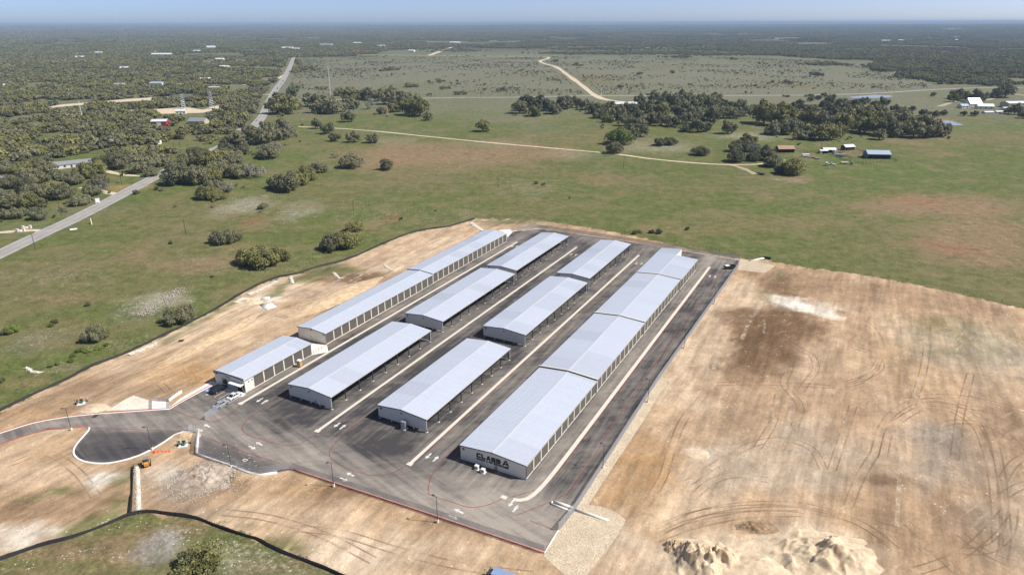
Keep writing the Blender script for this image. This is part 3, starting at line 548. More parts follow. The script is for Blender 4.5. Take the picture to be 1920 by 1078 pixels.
# concrete gutters running down each aisle
GUT = [(-145.7, 113.2, 283.0), (-116.8, 112.6, 288.8), (-86.8, 112.0, 290.7)]
for u, a, b_ in GUT:
    link('concrete_gutter', ribbon_mesh('gutter', smooth_line([S(u, a), S(u, b_)], 3), 0.95, 0.038, M_conc), lot)
    g = MB(); g.box(-.75, .75, -.55, .55, .03, .05); g.build('drain_grate', M_conc, parent=lot, loc=(*S(u, a - .5), 0), rz=-AZ)
g4 = [(0.12,125.8),(1.67,125.52),(3.24,125.97),(4.72,127.36)] + [S(-54.6, 119), S(-54.4, 124), S(-54.35, 170), S(-54.35, 230), S(-54.3, 289)]
link('concrete_gutter', ribbon_mesh('gutter', smooth_line(g4, 1.5), 1.05, 0.038, M_conc), lot)
g = MB(); g.box(-.7, .7, -.55, .55, .03, .05); g.build('drain_grate', M_conc, parent=lot, loc=(*(-1.93,126.55), 0), rz=-AZ)

STRIPES = [
 [(-95.29,164.76),(-88.29,161.01),(-84.6,159.51),(-81.65,158.3),(-79.96,158.03),(-78.11,160.28),(-76.15,165.94)],
 [(-66.45,171.13),(-68.89,164.77),(-70.6,162.01),(-71.67,159.32),(-71.92,156.43),(-71.31,154.38),(-69.31,152.12),(-65.34,150.15),(-57.9,147.02),(-55.74,147.01),(-53.97,147.94),(-50.9,153.03)],
 [S(-108.6, 291), S(-108.6, 240), S(-108.6, 180), S(-108.4, 128)] + [(-39.87,160.5),(-42.56,155.52),(-44.29,150.78),(-45.59,146.49),(-45.78,143.97),(-44.4,141.06),(-40.82,138.02),(-36.77,135.91),(-33.1,134.66),(-29.5,135.06),(-26.67,137.33),(-24.78,139.45)],
 [S(-78.9, 290), S(-78.7, 220), S(-78.6, 160), S(-78.6, 124)] + [(-15.48,144.06),(-17.87,138.78),(-19.23,133.79),(-19.41,129.45),(-19.05,127.74),(-17.62,126.8),(-13.91,125.12),(-9.45,123.12),(-6.86,123.38),(-3.47,125.08),(-2.05,126.36)],
 [(-0,126.73),(5.14,129.06)],
 [(3.77,118.81),(5.23,117.89),(8.5,115.99)],
 [(0.8,120.45),(2.91,121.66),(5.66,123.31),(8.59,125.03),(10.85,126.68),(12.36,127.52),(13.63,129.7),(17.29,136.83),(19.62,141)] + [S(-48.9, 150), S(-48.9, 220), S(-48.8, 288)],
 [(-112.74,155.47),(-100.83,154.6),(-93.61,154.08),(-88.31,153.71),(-84.8,153.06)],
 [(-81.8,151.93),(-77.56,149.72),(-72.19,147.2),(-67.71,144.61),(-63.57,142.7),(-53.11,137.76)],
 [S(-117.5, 291), S(-113, 297), S(-92, 297), S(-76, 297), S(-52, 296)],
 [S(-53.5, 122), S(-53.45, 200), S(-53.4, 288)], [S(-86.0, 116), S(-86.0, 200), S(-86.0, 288)],
]
for s_ in STRIPES:
    link('fire_lane_stripe', ribbon_mesh('stripe', smooth_line(s_, 1.5), 0.22, 0.043, M_red), lot)
# traffic arrows
def arrow_mesh():
    V = [(-.22, -1.3, 0), (.22, -1.3, 0), (.22, .15, 0), (.62, .15, 0), (0, 1.3, 0), (-.62, .15, 0), (-.22, .15, 0)]
    me = bpy.data.meshes.new('arrow'); me.from_pydata(V, [], [(0, 1, 2, 6), (6, 2, 3, 4, 5)]); me.materials.append(M_arrow); me.update(); return me
AR = arrow_mesh()
FD = math.atan2(-1.0, 0.0)
A_V = [(-70,168.5),(-44.97,155.53),(-18.86,141.17),(2.35,311.3),(29.5,298.25),(57.46,285.69),(85.4,268.9),(0.66,122.73)]; A_VB = [(-71.87,169.38),(-46.75,156.44),(-20.82,142.28),(0.31,311.32),(27.35,299.04),(55.17,286.13),(83.34,269.56),(-0.28,124.52)]
A_R = [(-82.39,154.18),(-65.71,146.12),(-39.56,133.07),(-12.85,119.91)]; A_L = [(-81.36,156.22),(-64.54,147.8),(-38.56,135.09),(-11.84,121.89)]
for pts, rz in ((A_V, -AZ), (A_VB, -AZ + math.pi), (A_R, -AZ - math.pi / 2 - .1), (A_L, -AZ + math.pi / 2 - .1)):
    for p in pts: link('arrow_marking', AR, lot, (*p, .044), rz)
# parking lines and the accessible bay
for u in (-158.6, -158.0, -155.2, -153.2, -151.2):
    link('parking_line', ribbon_mesh('line', [S(u, 111.5), S(u, 117)], .13, .043, M_wpaint), lot)
link('parking_line', ribbon_mesh('line', [S(-158.7, 111.6), S(-157.8, 111.6)], .13, .047, M_wpaint), lot)
link('parking_line', ribbon_mesh('line', [S(-149.0, 103.5), S(-148.8, 116)], .13, .047, M_wpaint), lot)
mb = MB(); 
mb.add([(.75 * math.cos(a), .75 * math.sin(a), 0) for a in np.linspace(0, 2 * math.pi, 16, endpoint=False)], [tuple(range(16))])
bz = mb.build('accessible_symbol', M_bluep, parent=lot, loc=(*S(-160.3, 113.4), .043))
mb = MB(); mb.add([(-.1, -.4, 0), (.12, -.45, 0), (.12, .35, 0), (-.1, .3, 0)], [(0, 1, 2, 3)]); mb.add([(.12, -.15, 0), (.45, -.4, 0), (.5, -.3, 0), (.12, 0, 0)], [(0, 1, 2, 3)])
mb.build('symbol', M_wpaint, parent=bz, loc=(0, 0, .004))
patch = simple('fresh_patch', (0.045, 0.043, 0.047), .85)
sheet('asphalt_patch', [(-114.68,160.33),(-114.48,162),(-113.25,162.16),(-113.38,160.32)], .036, patch, None, lot)
sheet('manhole_apron', [(-66.36,140.94),(-65.78,141.49),(-64.79,140.93),(-65.43,140.17)], .036, M_conc, None, lot)
sheet('manhole_cover', [(-65.93,140.83),(-65.66,141.16),(-65.18,140.93),(-65.42,140.5)], .041, patch, None, lot)

# kerbs
kerb1 = smooth_line([(-140.34,148.1),(-134.35,153.17),(-129.04,157.87),(-122.21,160.77),(-115.12,162.36),(-105.56,163.69),(-95.42,165.04)], 2)
tag(solid_line('concrete_kerb', kerb1, .3, -.05, .15, M_redk), kind='structure')
tag(solid_line('concrete_kerb', kerb1, .35, -.05, .12, M_wconc, off=-.34), kind='structure')
tag(solid_line('concrete_kerb', smooth_line([(-95.42,165.04),(-93.83,168.76),(-89.04,178.52)], 2), .3, -.05, .15, M_redk), kind='structure')
tag(solid_line('concrete_kerb', smooth_line([(-84.85,153.19),(-86.37,153.45),(-87.98,152.09),(-89.13,148.93),(-90.74,145.65),(-92.79,142.83),(-94.62,141.39),(-98.46,139.77),(-101.66,139.68),(-104.97,140.45),(-106.99,141.45),(-108.71,142.9),(-110.2,144.94),(-111.03,147.35),(-111.46,151.09),(-111.73,154.19),(-112.1,155.21),(-112.82,155.6)], 1.2), .5, -.05, .14, M_wconc), kind='structure')
tag(solid_line('concrete_kerb', smooth_line([(-113.43,155.68),(-116.92,155.36),(-122.6,154.5),(-127.41,151.16),(-130.45,147.58),(-135.53,141.68)], 2), .22, -.05, .12, M_redk), kind='structure')
tag(solid_line('retaining_kerb', [(-82.28,153.05),(-78.63,143.44)], .55, -.05, .55, M_wconc), kind='structure')
tag(solid_line('retaining_kerb', smooth_line([(-78.58,143.3),(-68.63,138.66),(-59.57,134.85),(-52.79,137.13)], 3)[:-1], .5, -.05, .35, M_wconc), kind='structure')
tag(solid_line('concrete_kerb', smooth_line([(-52.59,136.89),(-20.63,122),(6.33,109.13)], 3), .3, -.05, .15, M_redk), kind='structure')
tag(solid_line('concrete_kerb', smooth_line([(-52.59,136.89),(-20.63,122),(6.33,109.13)], 3), .16, -.05, .17, M_wconc, off=.24), kind='structure')
tag(solid_line('concrete_kerb', [(6.38,109.22),(9.67,115.9)], .3, -.05, .12, M_wconc), kind='structure')
tag(solid_line('concrete_kerb', smooth_line([(-2.07,326.99),(0.62,336.29),(14.46,340.99),(37.57,329.02),(58.69,317.43),(80.08,303.56),(102.09,290.12)], 3), .3, -.05, .15, M_wconc), kind='structure')

# concrete slabs
def slab(name, poly, z=.07, m=None): return tag(sheet(name, poly, z, m or M_wconc), kind='structure')
slab('concrete_slab', [(-73.06,210.57),(-67.68,206.19),(-61.55,204.53),(-59.79,199.61),(-64.65,197.34),(-66.13,201.2),(-72.45,207.24)])
slab('office_walk', [(-90.15,180.46),(-88.61,179.8),(-76.93,172.84),(-77.23,171.34),(-78.71,171.2),(-88.46,177.88),(-93.56,168.18),(-95.09,164.34),(-95.62,165.47),(-94.86,170.39)])
slab('concrete_slab', [(-100.05,164.5),(-102.23,168.95),(-97.24,168.63),(-95.42,165.04)])
slab('concrete_slab', [(-4,334.43),(-2.06,326.09),(0.35,335.34),(-1.03,340.16),(-7.06,338.28)])

# gravel
def gravel_mat(name, ca, cb):
    m, nt, b, out = newmat(name)
    vo = N(nt, 'ShaderNodeTexVoronoi'); vo.inputs['Scale'].default_value = 4.2; nt.links.new(coords(nt), vo.inputs['Vector'])
    sp = N(nt, 'ShaderNodeSeparateColor'); nt.links.new(vo.outputs['Color'], sp.inputs[0])
    c = mixc(nt, sp.outputs[0], ca, cb); c = mixc(nt, 1, c, val(nt, 'MULTIPLY_ADD', noise(nt, coords(nt), .25, 4), .6, .7), 'MULTIPLY')
    nt.links.new(c, b.inputs['Base Color']); b.inputs['Roughness'].default_value = .95; b.inputs['Specular IOR Level'].default_value = .1
    bp = N(nt, 'ShaderNodeBump'); bp.inputs['Strength'].default_value = .8; bp.inputs['Distance'].default_value = .12
    nt.links.new(val(nt, 'SUBTRACT', 1, vo.outputs['Distance']), bp.inputs['Height']); nt.links.new(bp.outputs[0], b.inputs['Normal'])
    return m
M_grav = gravel_mat('limestone_gravel', (0.44, 0.355, 0.25), (0.62, 0.52, 0.39))
M_gravw = gravel_mat('white_gravel', (0.56, 0.51, 0.43), (0.76, 0.71, 0.62))
M_stone = simple('limestone', (0.58, 0.51, 0.40), .95, amt=.25, scale=2, local=False)
GRAV1 = [(45.9,181.87),(45.18,177.65),(37.16,161.75),(31.01,150.19),(25.95,140.97),(20.99,131.62),(16.89,123.97),(19.83,123.26),(22.63,121.41),(24.36,119),(23.45,116.83),(20.37,111.74),(16.83,106.84),(14.34,103.19),(10.2,103.21),(6.24,108.19),(6.43,109.07),(9.77,115.74),(13.69,121.97),(21.92,138.07),(43.36,179.59)]
GRAV2 = [(103.37,291.15),(107.58,289.34),(115.58,283.02),(112.39,278.67),(107.88,273.3),(101.95,275.69),(97.55,277.76)]
GRAV4 = [(-106.92,242.38),(-105.23,247.27),(-99.11,245.85),(-95.93,242.58),(-99.31,239.42)]
GRAV3 = [(-112.46,163.65),(-111.16,167.26),(-110.29,170.17),(-109.16,172.1),(-106.01,170.74),(-102.61,169.1),(-100.27,164.79)]
gb = [sheet('gravel_bed', GRAV1, .02, M_grav, 3), sheet('gravel_bed', GRAV2, .02, M_grav, 3), sheet('gravel_bed', GRAV3, .04, M_gravw, 3), sheet('gravel_bed', GRAV4, .03, M_gravw, 3)]
for o in gb: tag(o, kind='structure')
def stone_mesh(name, pts, smin, smax, mat, seed=1, zoff=0.0):
    """low stones, each an irregular squashed octahedron"""
    r = np.random.default_rng(seed); n = len(pts); pts = np.asarray(pts)
    base = np.array([(1,0,0),(0,1,0),(-1,0,0),(0,-1,0),(0,0,1),(0,0,-.35)], float)
    s = r.uniform(smin, smax, n)[:, None, None] * (1 + r.uniform(-.4, .4, (n, 6, 3)))
    V = base[None] * s * np.array([1, 1, .7]); an = r.uniform(0, 6.28, n); c = np.cos(an)[:, None]; q = np.sin(an)[:, None]
    X = V[:, :, 0] * c - V[:, :, 1] * q; Y = V[:, :, 0] * q + V[:, :, 1] * c
    zz = zoff if np.isscalar(zoff) else np.asarray(zoff)[:, None]
    V = np.stack([X + pts[:, 0, None], Y + pts[:, 1, None], V[:, :, 2] + zz], -1).reshape(-1, 3)
    f = np.array([(0,1,4),(1,2,4),(2,3,4),(3,0,4),(1,0,5),(2,1,5),(3,2,5),(0,3,5)])
    F = (f[None] + np.arange(n)[:, None, None] * 6).reshape(-1, 3)
    return mesh_np(name, V, F, (mat,))
def scatter(poly, n, seed=0):
    r = np.random.default_rng(seed); xs = [p[0] for p in poly]; ys = [p[1] for p in poly]
    X = r.uniform(min(xs), max(xs), n * 4); Y = r.uniform(min(ys), max(ys), n * 4); k = inside(X, Y, poly)
    return np.stack([X[k], Y[k]], -1)[:n]
for o, poly, n in zip(gb, (GRAV1, GRAV2, GRAV3, GRAV4), (5200, 1600, 900, 500)):
    tag(link('gravel_stones', stone_mesh('gravel_stones', scatter(poly, n, n), .04, .13, M_stone, n, .03), o), kind='stuff')

# roads and tracks
def road_mat(name, ca, cb, sc=.3):
    m, nt, b, out = newmat(name)
    n = noise(nt, coords(nt), sc, 5, .65); n2 = noise(nt, coords(nt), 1.6, 4, .6)
    c = mixc(nt, ramp(nt, n, .3, .7), ca, cb); c = mixc(nt, 1, c, val(nt, 'MULTIPLY_ADD', n2, .3, .85), 'MULTIPLY')
    nt.links.new(c, b.inputs['Base Color']); b.inputs['Roughness'].default_value = .92; b.inputs['Specular IOR Level'].default_value = .15
    return m
M_hwy = road_mat('old_asphalt', (0.25, 0.245, 0.24), (0.32, 0.31, 0.30), .12)
M_cal = road_mat('caliche', (0.44, 0.36, 0.25), (0.62, 0.53, 0.40))
M_trk = road_mat('track_earth', (0.30, 0.25, 0.165), (0.40, 0.35, 0.25))
M_yel = simple('yellow_paint', (0.55, 0.42, 0.12), .7); M_edge = simple('edge_paint', (0.6, 0.6, 0.58), .7)
hw = link('highway', ribbon_mesh('highway', smooth_line(HIGHWAY, 6), 10.5, .03, M_hwy)); tag(hw, kind='structure')
hp = smooth_line(HIGHWAY, 6); ho = offsets(hp)
for off, mm, w in ((-4.3, M_edge, .22), (4.3, M_edge, .22), (-.18, M_yel, .16), (.18, M_yel, .16)):
    link('lane_line', ribbon_mesh('lane_line', [(p[0] + o[0] * off, p[1] + o[1] * off) for p, o in zip(hp, ho)], w, .036, mm), hw)
def track(name, pts, w, m, z=.018, var=.25):
    p = smooth_line(pts, 5); r = random.Random(len(pts)); ph = r.random() * 9
    return tag(link(name, ribbon_mesh(name, p, w, z, m, lambda t: 1 + var * math.sin(t * 37 + ph) * math.sin(t * 13 + 2))), kind='structure')
track('far_road', FARROAD, 9, M_hwy, .02, 0); track('farm_track', TRACK, 3.4, M_cal); track('caliche_road', CALICHE, 9, M_cal, .026)
track('dirt_road', FARDIRT, 12, M_cal, .02); track('dirt_road', FARDIRT2, 16, M_cal, .022)
track('driveway', [(-246.5,474.5),(-255.46,473.7),(-270.02,476.6),(-283.43,484),(-294.4,493.5),(-305.24,507.4)], 4.2, M_cal); track('driveway', [(-245.89,419),(-253.95,423.4),(-261.49,427.8),(-270.91,435.4),(-281.41,438.5)], 5, M_cal, .022)
track('driveway', [(-242.67,339.96),(-248.54,340.5),(-255.89,339.11),(-262.52,336.78),(-274.19,334.05)], 4.2, M_cal); track('driveway', [(-260.09,685.3),(-272.6,696.3),(-277.21,700.1)], 7, M_hwy, .024)
track('driveway', [(-243.63,426.1),(-246.29,441.2),(-248.17,454),(-250.66,469.3)], 3.5, M_trk, .022); track('driveway', [(-357.99,1056),(-367.33,1048.2),(-382.13,1056.6),(-377.76,1017.6)], 8, M_cal, .024)
track('driveway', [(164.36,508.2),(168.07,497.2),(170.18,485.6),(170.71,474.6)], 4, M_trk, .022); track('driveway', [(534.2,877.2),(597.7,937.2),(641.1,949.4),(728,1035.1),(734.3,989.2)], 6, M_trk, .022)
track('driveway', [(-392.25,1134.7),(-437.4,1215.1),(-459.7,1226.4),(-496.2,1249.4)], 7, M_cal, .022); track('driveway', [(-465.8,1470.1),(-446,1356.4),(-448.6,1318.3),(-478,1331.8)], 7, M_cal, .022)
slab('substation_pad', [(-444.5,870.7),(-421.6,881.4),(-409.2,886.9),(-380.63,863.8),(-381.37,897.9),(-368.87,940.8),(-358.84,921.6),(-364.06,863.4),(-367.15,831.8),(-413.5,822.7)], .05, M_cal)
slab('cleared_strip', [(-602.1,891.2),(-590.1,927),(-558.5,958.5),(-540,992.4),(-512.7,1013.6),(-488.7,1028),(-475.9,983.8),(-517.9,964.2),(-551,932.3),(-578.3,896.5),(-584.2,873.8)], .05, M_cal)
# water
m, nt, b, out = newmat('pond_water'); b.inputs['Base Color'].default_value = (.30, .31, .31, 1); b.inputs['Roughness'].default_value = .12; b.inputs['Specular IOR Level'].default_value = 1.0
bp = N(nt, 'ShaderNodeBump'); bp.inputs['Strength'].default_value = .15; nt.links.new(noise(nt, coords(nt), .5, 3), bp.inputs['Height']); nt.links.new(bp.outputs[0], b.inputs['Normal'])
tag(sheet('pond_water', [(447.8,729.2),(458.3,741.3),(466.9,749.6),(470.2,743.2),(467.1,726.8),(465.2,713),(456.2,710.8),(449.7,711.7),(446.4,719.2)], .03, m), kind='structure')
tag(sheet('pond_water', [(473.7,992.2),(495.4,1006.4),(525.4,1020.9),(544.4,1012.7),(539.7,997.9),(520.1,980.2),(488.7,976.7),(474.8,978.5)], .03, m), kind='structure')

# tyre tracks pressed into the bare earth
m, nt, b, out = newmat('tyre_track'); b.inputs['Base Color'].default_value = (.24, .155, .095, 1); b.inputs['Roughness'].default_value = .95
tr = N(nt, 'ShaderNodeBsdfTransparent'); mx = N(nt, 'ShaderNodeMixShader')
nt.links.new(val(nt, 'MULTIPLY', ramp(nt, noise(nt, coords(nt), .12, 3, .6), .32, .7), .44), mx.inputs[0]); nt.links.new(tr.outputs[0], mx.inputs[1]); nt.links.new(b.outputs[0], mx.inputs[2]); nt.links.new(mx.outputs[0], out.inputs['Surface'])
M_tt = m
m, nt, b, out = newmat('pale_track'); b.inputs['Base Color'].default_value = (.68, .56, .42, 1); b.inputs['Roughness'].default_value = .95
tr = N(nt, 'ShaderNodeBsdfTransparent'); mx = N(nt, 'ShaderNodeMixShader')
nt.links.new(val(nt, 'MULTIPLY', ramp(nt, noise(nt, coords(nt), .3, 5, .7), .4, .7), .6), mx.inputs[0]); nt.links.new(tr.outputs[0], mx.inputs[1]); nt.links.new(b.outputs[0], mx.inputs[2]); nt.links.new(mx.outputs[0], out.inputs['Surface'])
M_tp = m
TT = [[(90.76,140.69),(98.48,152.33),(106.09,159.52),(114.48,164.14),(120.61,163.27),(122.66,156.02),(118.83,145.06),(112.27,132.23),(105.64,121.08),(99.38,111.3)], [(124.66,147.36),(130.68,152.18),(136.61,154.67)], [(93.65,114.46),(95.13,109.8),(97.48,106.84),(100.71,105.4)], [(84.27,117.76),(86.07,112.9),(89.73,109.82),(96.21,109.79),(103.68,114.42),(110.56,122.83)], [(123.44,165.51),(130.53,162.67),(135.21,154.68)], [(110.64,126.46),(115.59,129.28),(120.02,131.21)], [(40.88,126.75),(47.3,132.51),(52.91,134.5),(59.77,132.45)], [(30.06,114.69),(41.87,121.33),(54.41,123.94),(65.88,123),(74.76,116.96),(77.84,109.86)], [(114.86,224.09),(125.19,221.69),(123.22,206.47),(112.09,187.63),(100.84,177.67),(90.73,176.14)], [(88.19,198.75),(85.75,187.77),(80.38,177.78),(80.37,165.72),(74.71,154.96)],
 [(89.91,142.91),(97.95,154.85),(105.64,162.79),(114.32,167.86),(122.58,167.81),(126.73,161.31),(123.52,149.76),(116.6,136.3),(108.44,122.83),(102.06,112.84),(97.27,106.84)],
 [(74.12,122.97),(82.52,134.38),(89.91,142.91)], [(111.63,168.45),(122.04,170.77),(131.57,168.94),(140.76,162.62)], [(111.31,154.79),(119.92,157.34),(126.78,154.72),(128.44,145.01)],
 [(114.51,132.22),(121.22,138.39),(128.17,142.74)], [(107.61,121.08),(99.22,114.43),(89.9,108.33),(82.89,105.46),(76.52,103.39)], [(92.92,206.66),(94.13,200.65),(96.04,196.8),(93.99,187.73),(86.68,177.75),(83.27,173.08)],
 [(97.14,212.94),(106.84,218.61),(115.94,222.22),(118.47,219.45)], [(85.11,177.76),(92.7,177.08),(101.59,179.28),(113.73,187.62),(116.58,196.68),(112.44,202.51)], [(59.91,177.89),(72.73,178.46),(84.86,177.12),(99.67,175.16)],
 [(40.83,131.54),(52.24,140.86),(62.37,147.65),(70.96,148.8),(74.98,145.26),(74.58,136.48)], [(27.88,121.39),(34.84,132.56),(40.15,145.41),(45.71,157.69),(55.12,171.71)], [(27.82,114.7),(39.32,120.48),(51.64,122.7),(63.18,122.13),(73.28,118.64),(77.25,112.93)],
 [(29.75,113.11),(38.48,117.1),(50.91,120.43),(62.7,120.9)], [(77.44,117.78),(82.51,114.5),(85.62,108.34),(86.6,102.94)], [(139.25,206.38),(124.96,184.12),(111.57,165.57)], [(95.23,165.65),(85.14,149.94),(76.49,136.47)],
 [(76.55,171.6),(70,157.58),(61.59,145.32)], [(139.53,184.04),(121.54,159.98),(108.37,140.61)], [(-116.04,185.43),(-111.22,192.43),(-106.08,203.8),(-100.26,220.83),(-90.99,232.71),(-80.58,237.73),(-71.84,235.1)], [(-133.15,171.18),(-127.87,180.5),(-121.36,192.49),(-113.25,207.89),(-104.92,227.89),(-95.37,245.83)],
 [(-86.24,230.2),(-76.98,225.33),(-72.5,230.11),(-73.2,240.29),(-80.83,245.73),(-87.46,240.39)], [(-104.67,178.76),(-97.05,172.49),(-95.14,178.71),(-101.2,188.81)], [(-45.42,116.6),(-35.98,114.94),(-24.03,110.23),(-10.68,105.79),(3.99,103.23)], [(-122.17,139.45),(-117.19,143.83),(-105.28,137.25),(-94.51,127.29)],
 [(-63.29,121.75),(-53.34,119.98),(-40.46,114.96),(-27.82,107.29)]]
tm = MB()
def add_ribbon(mb, pts, w, z, of):
    n0 = len(mb.v); o = offsets(pts)
    for p, q in zip(pts, o):
        c = (p[0] + q[0] * of, p[1] + q[1] * of); mb.v += [(c[0]+q[0]*w/2, c[1]+q[1]*w/2, z), (c[0]-q[0]*w/2, c[1]-q[1]*w/2, z)]
    for i in range(len(pts) - 1): mb.f.append((n0+2*i+1, n0+2*i+3, n0+2*i+2, n0+2*i)); mb.m.append(0)
for i, t in enumerate(TT):
    p = smooth_line(t, 1.5)
    for of in (-.95, .95): add_ribbon(tm, p, .4, .012 + i * .0006, of)
tag(link('tyre_tracks', tm.mesh('tyre_tracks', M_tt, fix=False), ground), kind='stuff')
tm = MB(); r_ = random.Random(5)
for i in range(46):      # grading passes on the left-hand cut and near the piles
    if i < 30:
        u = r_.uniform(-190, -166); v = r_.uniform(105, 190); L = r_.uniform(15, 50); pts = [S(u, v), S(u + r_.uniform(-2, 2), v + L * .5), S(u + r_.uniform(-2, 2), v + L)]
    else:
        u = r_.uniform(-42, 40); v = r_.uniform(120, 240); L = r_.uniform(12, 40); pts = [S(u, v), S(u + r_.uniform(-3, 3), v + L * .5), S(u + r_.uniform(-4, 4), v + L)]
    if min(sdf(np.array([q[0] for q in pts]), np.array([q[1] for q in pts]), DIRT)) < 3: continue
    add_ribbon(tm, smooth_line(pts, 2), r_.uniform(.4, 1.6), .010 + i * .0004, 0)
tag(link('grader_streaks', tm.mesh('grader_streaks', M_tp, fix=False), ground), kind='stuff')
# ------------------------------------------------------------------ buildings
def roof_material():
    m, nt, b, out = newmat('galvalume_roof')
    tc = N(nt, 'ShaderNodeTexCoord'); sp = N(nt, 'ShaderNodeSeparateXYZ'); nt.links.new(tc.outputs['Object'], sp.inputs[0])
    oi = N(nt, 'ShaderNodeObjectInfo')
    def band(w, seedmul):
        f = val(nt, 'FLOOR', val(nt, 'DIVIDE', sp.outputs[1], w))
        wn_ = N(nt, 'ShaderNodeTexWhiteNoise'); wn_.noise_dimensions = '2D'
        cb = N(nt, 'ShaderNodeCombineXYZ'); nt.links.new(f, cb.inputs[0]); nt.links.new(val(nt, 'MULTIPLY', oi.outputs['Random'], seedmul), cb.inputs[1]); nt.links.new(cb.outputs[0], wn_.inputs['Vector'])
        return wn_.outputs['Value']
    small = band(.61, 31.0); big = band(7.3, 77.0)
    k = val(nt, 'ADD', val(nt, 'MULTIPLY_ADD', small, .04, .95), val(nt, 'MULTIPLY', val(nt, 'GREATER_THAN', big, .78), -.09))
    k = val(nt, 'ADD', k, val(nt, 'MULTIPLY', noise(nt, ocoords(nt, (1, .2, 1)), .5, 3), .05))
    c = mixc(nt, 1, (0.71, 0.76, 0.85), k, 'MULTIPLY')
    nt.links.new(c, b.inputs['Base Color']); b.inputs['Metallic'].default_value = .38; b.inputs['Roughness'].default_value = .45
    return m
M_roof = roof_material()
M_wall = simple('ivory_panel', (0.78, 0.745, 0.67), .6, amt=.06, scale=.6, local=True)
M_wallg = simple('grey_panel', (0.70, 0.68, 0.65), .6, amt=.06, scale=.6, local=True)
M_trim = simple('ivory_trim', (0.70, 0.65, 0.55), .55, amt=.05)
M_dark = simple('charcoal_trim', (0.035, 0.033, 0.033), .5, amt=.1)
M_door = simple('bronze_door', (0.115, 0.105, 0.095), .55, amt=.08, scale=.8, local=True)
M_steel = simple('dark_steel', (0.045, 0.047, 0.052), .5, amt=.15)
M_galv = simple('galvanised', (0.45, 0.47, 0.50), .45, .6, amt=.1)
M_sign = simple('sign_black', (0.012, 0.012, 0.014), .5, amt=.1)
M_glass, nt_, b_g, o_g = newmat('window_glass'); b_g.inputs['Base Color'].default_value = (.02, .025, .03, 1); b_g.inputs['Roughness'].default_value = .08; b_g.inputs['Specular IOR Level'].default_value = .8
M_white = simple('white_enamel', (.78, .78, .77), .4, amt=.05)
M_slabin = simple('floor_slab', (.42, .40, .37), .9, amt=.15, scale=.5)

def door_mesh(w, h):
    """sectional overhead door: seven ribbed sections with recessed joints"""
    mb = MB(); n = 7; t = h / n
    for i in range(n): mb.box(.0, .07, 0, w, i * t + .012, (i + 1) * t - .012)
    mb.box(.0, .035, .01, w - .01, .0, h - .0)
    return mb.mesh('overhead_door', M_door)
DOORS = {}
def get_door(w, h):
    k = (round(w, 2), round(h, 2))
    if k not in DOORS: DOORS[k] = door_mesh(*k)
    return DOORS[k]
def text_mesh(txt, size, depth, bold, mat, xs=1.0):
    cu = bpy.data.curves.new('t', 'FONT'); cu.body = txt; cu.size = size; cu.extrude = depth; cu.offset = bold; cu.resolution_u = 2
    ob = bpy.data.objects.new('t', cu); COL.objects.link(ob)
    dg = bpy.context.evaluated_depsgraph_get(); me = bpy.data.meshes.new_from_object(ob.evaluated_get(dg))
    bpy.data.objects.remove(ob); bpy.data.curves.remove(cu)
    v = np.empty(len(me.vertices) * 3, np.float32); me.vertices.foreach_get('co', v); v = v.reshape(-1, 3)
    v[:, 0] -= v[:, 0].min(); v[:, 0] *= xs; v[:, 1] -= v[:, 1].min()
    v = np.stack([v[:, 0], -v[:, 2], v[:, 1]], -1)            # stands upright facing -y
    me.vertices.foreach_set('co', v.ravel()); me.materials.clear(); me.materials.append(mat); me.update()
    return me
def sign(parent, name, txt, x, y, z, h, width, mat, bold=.02):
    me = text_mesh(txt, 1.0, .05, bold, mat)
    v = np.empty(len(me.vertices) * 3, np.float32); me.vertices.foreach_get('co', v); v = v.reshape(-1, 3)
    v[:, 0] *= width / v[:, 0].max(); v[:, 2] *= h / v[:, 2].max(); me.vertices.foreach_set('co', v.ravel()); me.update()
    return link(name, me, parent, (x, y, z))

